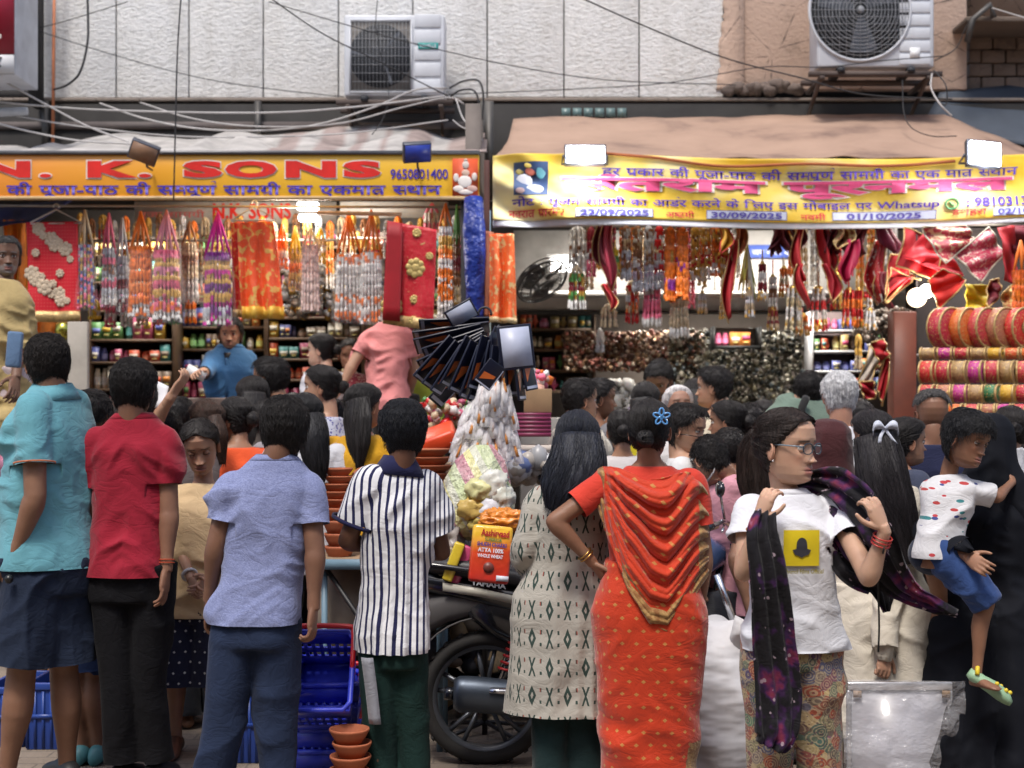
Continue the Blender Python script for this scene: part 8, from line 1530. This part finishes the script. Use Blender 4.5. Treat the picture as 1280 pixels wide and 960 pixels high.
 def pt(s_, x, z, w, h, m, nm='lettering', gl=None):
  v, f = gl or glyphs(s_, 1, .03); part(nm, fit_text(v, f, c + Rm @ np.array([x, -.050, z]), Rm @ np.array([1, 0, 0.]), Rm @ np.array([0, 0, 1.]), w, h), m, r)
 pt('Aashirvaad', -.048, .072, .115, .028, mat('print_red', (.45, .01, .03), .4)); wi = mat('white_ink', (.7, .72, .8), .6); pt('SUPERIOR', -.03, .052, .07, .013, mat('print_green', (.10, .25, .08), .4)); pt('SHUDH CHAKKI', -.06, .030, .12, .017, mat('print_blue', (.06, .05, .30), .4)); pt('ATTA 100%', -.055, .006, .105, .018, wi); pt('WHOLE WHEAT', -.055, -.016, .105, .015, wi); part('seal', lathe([(.001, 0), (.022, 0), (.022, .004), (.001, .004)], c + Rm @ np.array([-.005, -.047, -.055]), 20, R=Rm @ rotm(PI / 2)), mat('seal_brown', (.16, .04, .03), .4), r); part('corner_label', box(c + Rm @ np.array([.055, -.047, -.095]), (.05, .004, .022), Rm), wi, r)
 # purple crate and carton behind
 single('carton', 'open brown cardboard carton behind the hanging bags', 'carton', pbox(655, 690, 486, 516, 7.3, .2), mat('cardboard', (.30, .19, .10), .85), bevel=.004); heap('flowers', 'orange and pink flower heads piled on the carton', 'flowers', 652, 688, 462, 488, 7.35, [ORA, (.7, .4, .3), PNK, WHT], 70, .022, 15, mat('petals', attr=True, rough=.7))
 pcm = mat('crate_plum', (.24, .03, .09), .45); r = thing('crate', 'plum coloured plastic crate below the carton', 'crate', P(666, 546, 7.2));
 for i in range(6): part('slat', pbox(642, 689, 516 + i * 5, 519.5 + i * 5, 7.2, .012), pcm, r)
 part('crate_back', pbox(642, 689, 516, 546, 7.22, .25), mat('crate_plum_dark', (.12, .015, .05), .6), r)
 single('side_table', 'small table with a pale top behind the black-haired woman', 'table', box(P(672, 560, 7.2), (.45, .4, .03)), mat('pale_top', (.55, .48, .42), .6)); single('table_leg', 'brown leg of the small pale table', 'table leg', pbox(676, 681, 562, 850, 7.15, .05), mat('leg_brown', (.14, .07, .05), .7)); heap('fruit', 'heap of white packets and plastic on the small pale table', 'packets', 640, 700, 572, 600, 6.9, [(.6, .6, .62), (.5, .45, .4), (.15, .2, .4)], 60, .05, 16, mat('wrappers', attr=True, rough=.35, var=.3))
def build_street():
 # nested shopping baskets
 bb = mat('basket_blue', (.05, .075, .72), .35, var=.15); rr = mat('basket_red', (.62, .02, .03), .35); x0, x1, D = 362, 442, 5.42; s = S(D); w = 80 / s; cx_ = P(402, 0, D)[0]
 def basket(label, c, Rm, w, dep, h, holes=True):
  r = thing('shopping_basket', label, 'basket', c, 'nested blue shopping baskets'); q = lambda p: c + Rm @ np.asarray(p, float); t_ = .012; wb, db = w * .84, dep * .84
  part('floor', box(q((0, 0, .01)), (wb, db, t_), Rm), bb, r)
  def wall(a, b, c_, d, n=7):
   # a,b bottom; c_,d top: solid bands with a row of slots between upright bars
   a, b, c_, d = map(np.asarray, (a, b, c_, d)); L = lambda u, v: (a * (1 - u) + b * u) * (1 - v) + (d * (1 - u) + c_ * u) * v
   for v0, v1 in ((0, .32), (.44, .56), (.68, 1.0)): part('wall_band', sheet(np.array([[q(L(u, v)) for u in (0, 1)] for v in (v0, v1)])), bb, r, solid=t_ * .6)
   for i in range(n):
    u = i / (n - 1) * .94; part('bar', sheet(np.array([[q(L(uu, v)) for uu in (u, u + .06)] for v in (.3, .7)])), bb, r, solid=t_ * .6)
  W2, D2_, w2, d2 = w / 2, dep / 2, wb / 2, db / 2
  wall((-w2, -d2, 0), (w2, -d2, 0), (W2, -D2_, h), (-W2, -D2_, h), 8); wall((-w2, d2, 0), (w2, d2, 0), (W2, D2_, h), (-W2, D2_, h), 8); wall((-w2, -d2, 0), (-w2, d2, 0), (-W2, D2_, h), (-W2, -D2_, h), 6); wall((w2, -d2, 0), (w2, d2, 0), (W2, D2_, h), (W2, -D2_, h), 6)
  P4 = [(-W2, -D2_, h), (W2, -D2_, h), (W2, D2_, h), (-W2, D2_, h), (-W2, -D2_, h)]; pts = []
  for p0, p1 in zip(P4[:-1], P4[1:]): pts += [q(np.array(p0) * .9 + np.array(p1) * .1), q((np.array(p0) + p1) / 2), q(np.array(p0) * .1 + np.array(p1) * .9)]
  part('rim', tube(np.array(pts + [pts[0]]), .011, 8), bb, r, smooth=True)
  hp = [q((-W2, 0, h)), q((-W2 * .98, D2_ * .9, h + .02)), q((-W2 * .8, D2_ * 1.05, h + .03)), q((W2 * .8, D2_ * 1.05, h + .03)), q((W2 * .98, D2_ * .9, h + .02)), q((W2, 0, h))]; part('handle', tube(spline(hp, 20), .010, 8), rr, r, smooth=True); return r
 for i in range(4): basket('blue shopping basket, %s from the ground in the nested stack' % od(i), np.array([cx_ + .004 * i, D + .17, .004 + .085 * i]), rotm(0, 0, .02 * i), w * .96, .30, .21)
 basket('topmost blue basket tipped up toward the camera, held by its red handle', np.array([cx_ + .005, D + .10, P(0, 885, D)[2] + .02]), rotm(.95, 0, 0), w, .32, .24)
 crate('open blue crate behind the legs of the aqua polo man', 34, 76, 890, 6.4, .30, .4); crate('lower blue crate at the left edge behind the legs', -20, 30, 900, 6.45, .27); crate('blue crate behind the legs of the heather shirt man', 284, 322, 888, 6.15, .33, .3)
 single('clay_bowl', 'broken looking clay bowl lying in the crate by the jeans', 'bowl', lathe([(.001, -.03), (.04, -.02), (.055, .02), (.048, .02), (.03, -.01), (.001, -.015)], P(310, 897, 6.2), 18, R=rotm(.7, .5, 0)), mat('terracotta', (.42, .125, .055), .75), smooth=True)
 crumple('plastic_bag', 'yellow plastic bag between the legs of the heather shirt man', 'bag', P(310, 868, 6.5), (.075, .08, .13), mat('bag_yellow', (.62, .50, .03), .35, bump=1, bs=22, coat=.2), 51, .25)
 heap('coconuts', 'brown coconuts in the crate at the lower left', 'coconuts', 36, 72, 874, 892, 6.5, [(.22, .13, .06), (.28, .18, .09)], 22, .06, 17, mat('coir', attr=True, rough=.95, bump=.8, bs=80)); heap('offerings', 'dim orange and brown offerings behind the bare legs', 'offerings', 40, 130, 820, 880, 7.0, [ORA, BRN, (.15, .08, .05), (.1, .06, .04)], 110, .05, 18, mat('dim_goods', attr=True, rough=.8))
 crumple('cloth_bundle', 'pink and white cloth bundle at the left edge', 'bundle', P(-8, 640, 6.3), (.09, .1, .30), mat('pink_bundle', (.62, .28, .40), .7, var=.5, vs=8, bump=.8, bs=20), 52, .2); single('red_tray', 'red tray edge at the far left behind the aqua polo', 'tray', box(P(0, 568, 6.6), (.10, .2, .12)), mat('tray_red', (.62, .02, .03), .4), bevel=.01)
 # white sack
 t = NT('woven_sack'); o = t.obj(); sk = t.fin(t.ramp(t.noise(o, 4, 4), [(.3, (.50, .49, .50)), (.7, (.68, .68, .70))]), .55, 0, t.bump(t.noise(t.mapv(o, (1, 1, 2.6)), 4, 2, .5), .7, .05)); a = np.linspace(0, 2 * PI, 72, endpoint=False); R = []
 for z, w_, d_ in ((.0, .17, .16), (.04, .23, .20), (.2, .245, .22), (.38, .235, .21), (.52, .21, .19), (.60, .17, .14), (.64, .10, .08)):
  f = 1 + .03 * np.sin(a * 7 + z * 9) + .02 * np.sin(a * 15 + z * 21); c = P(900, 0, 5.75); R.append(np.stack([c[0] + np.cos(a) * w_ * f, 5.85 + np.sin(a) * d_ * f, np.full(72, z) + .02 * np.sin(a * 3 + z * 5) * (z > .1)], 1))
 R = [R[0]] + [R[0] * 0 + 0 + (np.array(R)[k] * (1 - f_) + np.array(R)[k + 1] * f_) for k in range(6) for f_ in np.linspace(0, 1, 7)[1:]]; R = np.array(R); V = R.reshape(-1, 3); cc = np.array([P(900, 0, 5.75)[0], 5.85, .3]); V = V + (V - cc) * (.045 * (1 - 2 * np.abs(noise(V * [3, 3, 8], 5))))[:, None]; V[:, 2] = np.maximum(V[:, 2], .003); single('sack', 'large white woven plastic sack between the saree and the paisley trousers', 'sack', loft(V.reshape(R.shape)), sk, smooth=True)
 part('tied_mouth', tube([P(925, 805, 5.75), P(922, 790, 5.7), P(930, 775, 5.7)], [.05, .025, .04], 14), sk, None, loc=P(922, 790, 5.7)); o = bpy.data.objects[-1] if False else [x for x in COL.objects if x.name.startswith('tied_mouth')][0]; o.name = 'sack_mouth'; tag(o, 'tied white mouth of the plastic sack beside the chrome tube', 'sack')
 # wrapped frame
 D = 5.62; r = thing('wrapped_frame', 'large silver framed board wrapped in clear plastic, carried by one hand', 'frame', P(1132, 1050, D)); sv = mat('frame_silver', (.62, .63, .66), .25, .7); a_, b_ = (1060, 856), (1190, 1075)
 part('board', pbox(1064, 1186, 862, 1072, D + .006, .012), mat('board_grey', (.40, .40, .44), .3, var=.15, coat=.3), r); part('frame_bar', pbox(1059, 1191, 853, 863, D - .004, .03), sv, r, bevel=.004); part('frame_bar', pbox(1059, 1065, 863.3, 1072, D - .003, .028), sv, r, bevel=.004); part('frame_bar', pbox(1185, 1191, 863.3, 1072, D - .003, .028), sv, r, bevel=.004); part('frame_bar', pbox(1059, 1191, 1072, 1078, D - .004, .03), sv, r)
 for x in (1072, 1183): part('corner_guard', pbox(x - 5, x + 5, 863.5, 872, D - .010, .006), mat('cardboard', (.30, .19, .10), .85), r)
 t = NT('cling_film'); o = t.obj(); n = t.noise(t.mapv(o, (1, 1, 1)), 11, 4, .6); pm = t.fin((.9, .9, .95), .08, 0, t.bump(n, 1., .05), Alpha=.20, Specular_IOR_Level=1.); nx, ny = 40, 60; Gd = bil(P(1054, 1080, D - .03), P(1206, 1080, D - .03), P(1208, 852, D - .03), P(1056, 850, D - .03), nx, ny); q = Gd.reshape(-1, 3); q[:, 1] += .02 * (1 - 2 * np.abs(noise(q * 11, 3))); part('plastic_film', sheet(q.reshape(ny, nx, 3)), pm, r, smooth=True)
 pass
def build_bike():
 heap('sacks', 'dark clutter of sacks and boxes under the platform behind the motorcycle', 'clutter', 535, 690, 700, 880, 6.95, [(.05, .04, .035), (.10, .07, .05), (.03, .03, .04), (.16, .11, .06)], 200, .07, 61, mat('dark_clutter', attr=True, rough=.8), dep=.35)
 """motorcycle side-on, nose to the right"""
 D = 6.15; ox = P(607, 0, D)[0]; r = thing('motorcycle', 'dark motorcycle parked behind the striped boy, tail to the left', 'motorcycle', (ox + .6, D, 0)); Lc = lambda x, y, z: np.array([ox + x, D + y, z])
 rub = mat('tyre_rubber', (.022, .020, .019), .85, var=.3, bump=.4, bs=40); blk = mat('bike_black', (.012, .013, .017), .22, coat=.5); gun = mat('gunmetal', (.13, .14, .16), .38, .7); chrome = mat('chrome', (.62, .63, .66), .16, .95); redp = mat('spring_red', (.45, .02, .02), .4); dirt = mat('dusty_fender', (.07, .065, .065), .7); blp = mat('bike_blue', (.06, .10, .22), .25, coat=.5)
 def wheel(x, R0):
  w = part('wheel', lathe([(R0 * .80, -.03), (R0 * .86, -.045), (R0 * .95, -.046), (R0, -.025), (R0 * 1.01, 0), (R0, .025), (R0 * .95, .046), (R0 * .86, .045), (R0 * .80, .03)], Lc(x, 0, R0), 56, R=rotm(PI / 2)), rub, r, smooth=True)
  part('rim', lathe([(R0 * .80, -.032), (R0 * .74, -.028), (R0 * .73, 0), (R0 * .74, .028), (R0 * .80, .032)], Lc(x, 0, R0), 48, R=rotm(PI / 2)), gun, w, smooth=True); part('hub', lathe([(.001, -.06), (.05, -.06), (.06, -.03), (.06, .03), (.05, .06), (.001, .06)], Lc(x, 0, R0), 24, R=rotm(PI / 2)), gun, w, smooth=True)
  for k in range(5):
   a = k * 2 * PI / 5 + .3
   for e in (-.18, .18): part('spoke', tube([Lc(x + math.cos(a + e * .6) * .05, 0, R0 + math.sin(a + e * .6) * .05), Lc(x + math.cos(a + e) * R0 * .75, 0, R0 + math.sin(a + e) * R0 * .75)], .011, 6), gun, w)
  for k in range(48):
   a = k * 2 * PI / 48
   if k % 2: part('tread_block', box(Lc(x + math.cos(a) * R0, 0, R0 + math.sin(a) * R0), (.010, .07, .02), rotm(0, -a, 0)), rub, w)
 wheel(0, .285); wheel(1.27, .285)
 part('rear_mudguard', sheet(np.array([[Lc(math.cos(a) * .33, y, .31 + math.sin(a) * .33) for y in (-.075, -.05, 0, .05, .075)] for a in np.linspace(.2, 3.1, 18)])), dirt, r, smooth=True, solid=.006); part('front_mudguard', sheet(np.array([[Lc(1.27 + math.cos(a) * .345, y, .31 + math.sin(a) * .345) for y in (-.06, 0, .06)] for a in np.linspace(.3, 2.3, 14)])), blk, r, smooth=True, solid=.005)
 part('swingarm', tube([Lc(0, -.08, .31), Lc(.52, -.09, .38)], .02, 8), gun, r); part('chain_guard', box(Lc(.27, .09, .37), (.5, .03, .06), rotm(0, -.12, 0)), blk, r)
 for e in (-.11, .11): part('shock_body', tube([Lc(.06, e, .36), Lc(.20, e, .70)], .014, 8), chrome, r)
 th = np.linspace(0, 18 * PI, 180); p0, p1 = Lc(.085, -.11, .42), Lc(.185, -.11, .66); T = nrm(p1 - p0); N = nrm(np.cross(T, [0, 1, 0])); Bq = np.cross(T, N); part('shock_spring', tube(p0 + (p1 - p0) * (th / th[-1])[:, None] + .030 * (np.cos(th)[:, None] * N + np.sin(th)[:, None] * Bq), .006, 6), redp, r, smooth=True)
 # silencer
 part('silencer', tube(spline([Lc(-.13, -.19, .335), Lc(0, -.19, .33), Lc(.22, -.18, .30), Lc(.42, -.17, .26)], 16), np.interp(np.linspace(0, 1, 16), [0, .05, .5, 1], [.050, .062, .060, .03]), 20, asp=1.25), mat('silencer_steel', (.09, .11, .14), .38, .7, var=.3, vs=7), r, smooth=True); part('silencer_tip', tube([Lc(-.17, -.19, .338), Lc(-.12, -.19, .335)], .028, 12), blk, r); part('exhaust_pipe', tube(spline([Lc(.42, -.17, .26), Lc(.62, -.16, .22), Lc(.86, -.10, .25), Lc(.95, -.06, .40)], 14), .022, 10), chrome, r, smooth=True); part('heat_shield', tube(spline([Lc(.02, -.235, .36), Lc(.16, -.23, .35), Lc(.30, -.22, .33)], 8), .03, 10, asp=.5), chrome, r, smooth=True); part('foot_peg', tube([Lc(.45, -.12, .32), Lc(.45, -.26, .33)], .016, 8), blk, r)
 # frame, engine
 part('engine', box(Lc(.68, 0, .40), (.30, .20, .26), rotm(0, .1, 0)), gun, r, bevel=.03)
 for i in range(7): part('cooling_fin', box(Lc(.80, 0, .50 + i * .020), (.17, .19, .008), rotm(0, .3, 0)), gun, r)
 part('frame_tube', tube(spline([Lc(-.05, -.09, .74), Lc(.3, -.09, .68), Lc(.62, -.08, .56), Lc(.72, -.07, .28)], 12), .016, 8), blk, r, smooth=True); part('frame_tube', tube(spline([Lc(1.02, 0, .86), Lc(.98, 0, .6), Lc(.92, 0, .26), Lc(.6, 0, .22)], 12), .02, 8), blk, r, smooth=True)
 # seat and tail
 def body(nm, secs, m, **k):
  a = np.linspace(0, 2 * PI, 24, endpoint=False); R = [np.stack([np.full(24, ox + x), D + np.sign(np.cos(a)) * np.abs(np.cos(a)) ** .7 * w, z + np.sign(np.sin(a)) * np.abs(np.sin(a)) ** .7 * h], 1) for x, z, w, h in secs]; return part(nm, loft(R), m, r, smooth=True)
 body('seat', [(-.27, .855, .05, .02), (-.22, .86, .10, .04), (-.05, .845, .125, .048), (.15, .81, .13, .045), (.22, .785, .13, .04), (.40, .775, .12, .045), (.58, .78, .09, .045), (.64, .79, .05, .03)], mat('seat_vinyl', (.018, .018, .022), .45, bump=.3, bs=200))
 body('tail_panel', [(-.33, .80, .03, .02), (-.27, .79, .085, .045), (-.05, .75, .105, .055), (.18, .70, .11, .07), (.36, .66, .10, .08), (.46, .64, .06, .06)], blk)
 body('side_cover', [(-.10, .70, .085, .05), (.05, .64, .10, .10), (.22, .58, .105, .12), (.38, .54, .10, .12), (.50, .52, .05, .08)], blk); body('mud_flap', [(-.36, .56, .05, .05), (-.30, .62, .085, .09), (-.16, .68, .09, .07), (0, .70, .09, .05)], dirt)
 body('fuel_tank', [(.56, .80, .06, .05), (.64, .84, .12, .09), (.80, .88, .15, .11), (.95, .90, .13, .09), (1.03, .90, .06, .04)], blp)
 part('tail_stripe', sheet(np.array([[Lc(x, -.104 - .006, z + dz) for dz in (-.018, .018)] for x, z in ((-.18, .775), (-.02, .75), (.14, .715), (.30, .675))])), mat('stripe_cream', (.50, .48, .40), .4), r, solid=.004); v, f = glyphs('YAMAHA', 1, .03); part('tail_lettering', fit_text(v, f, Lc(-.06, -.122, .785), nrm([1, 0, -.13]), (0, 0, 1), .15, .022), mat('letter_silver', (.55, .56, .6), .35), r)
 part('grab_rail', tube(spline([Lc(.05, -.13, .83), Lc(-.20, -.13, .865), Lc(-.33, -.08, .875), Lc(-.33, .08, .875), Lc(-.20, .13, .865), Lc(.05, .13, .83)], 24), .013, 8), blk, r, smooth=True); part('tail_light', box(Lc(-.33, 0, .79), (.04, .12, .05)), mat('lamp_red', (.5, .01, .01), .2), r, bevel=.012); part('number_plate', box(Lc(-.40, 0, .62), (.012, .20, .12), rotm(0, .25, 0)), mat('plate', (.55, .55, .5), .5), r); part('plate_bracket', tube([Lc(-.32, 0, .76), Lc(-.40, 0, .66)], .012, 6), blk, r)
 for e in (-.12, .12): part('indicator', ball(Lc(-.30, e, .70), (.022, .03, .016), 10, 8), mat('amber', (.62, .22, .02), .25), r, smooth=True); part('indicator_stalk', tube([Lc(-.29, e * .4, .72), Lc(-.30, e, .70)], .006, 5), blk, r)
 # fork, handlebar
 for e in (-.09, .09): part('fork_leg', tube([Lc(1.27, e, .31), Lc(1.07, e, .90)], .022, 10), chrome, r, smooth=True)
 part('handlebar', tube(spline([Lc(.90, -.36, 1.04), Lc(1.0, -.22, 1.06), Lc(1.06, 0, 1.0), Lc(1.0, .22, 1.06), Lc(.90, .36, 1.04)], 20), .012, 8), chrome, r, smooth=True)
 for e in (-1, 1): part('grip', tube([Lc(.90, e * .36, 1.04), Lc(.955, e * .28, 1.05)], .018, 8), blk, r); part('lever', tube([Lc(1.0, e * .22, 1.05), Lc(.97, e * .36, 1.03)], .006, 5), chrome, r); part('mirror', ball(Lc(.97, e * .30, 1.20), (.02, .055, .035), 12, 8), blk, r, smooth=True); part('mirror_stem', tube([Lc(1.0, e * .22, 1.07), Lc(.97, e * .30, 1.18)], .006, 5), chrome, r)
 body('headlight', [(1.05, .93, .05, .05), (1.12, .93, .09, .085), (1.18, .93, .08, .075), (1.20, .93, .05, .05)], blk)
 part('chrome_tube', tube([P(896, 718, 5.95), P(922, 790, 5.95)], .016, 10), chrome, r, smooth=True)
build_set(); build_fg(); build_crowd(); build_shelves(); build_left_goods(); build_right_goods(); build_stall(); build_bike(); build_street()
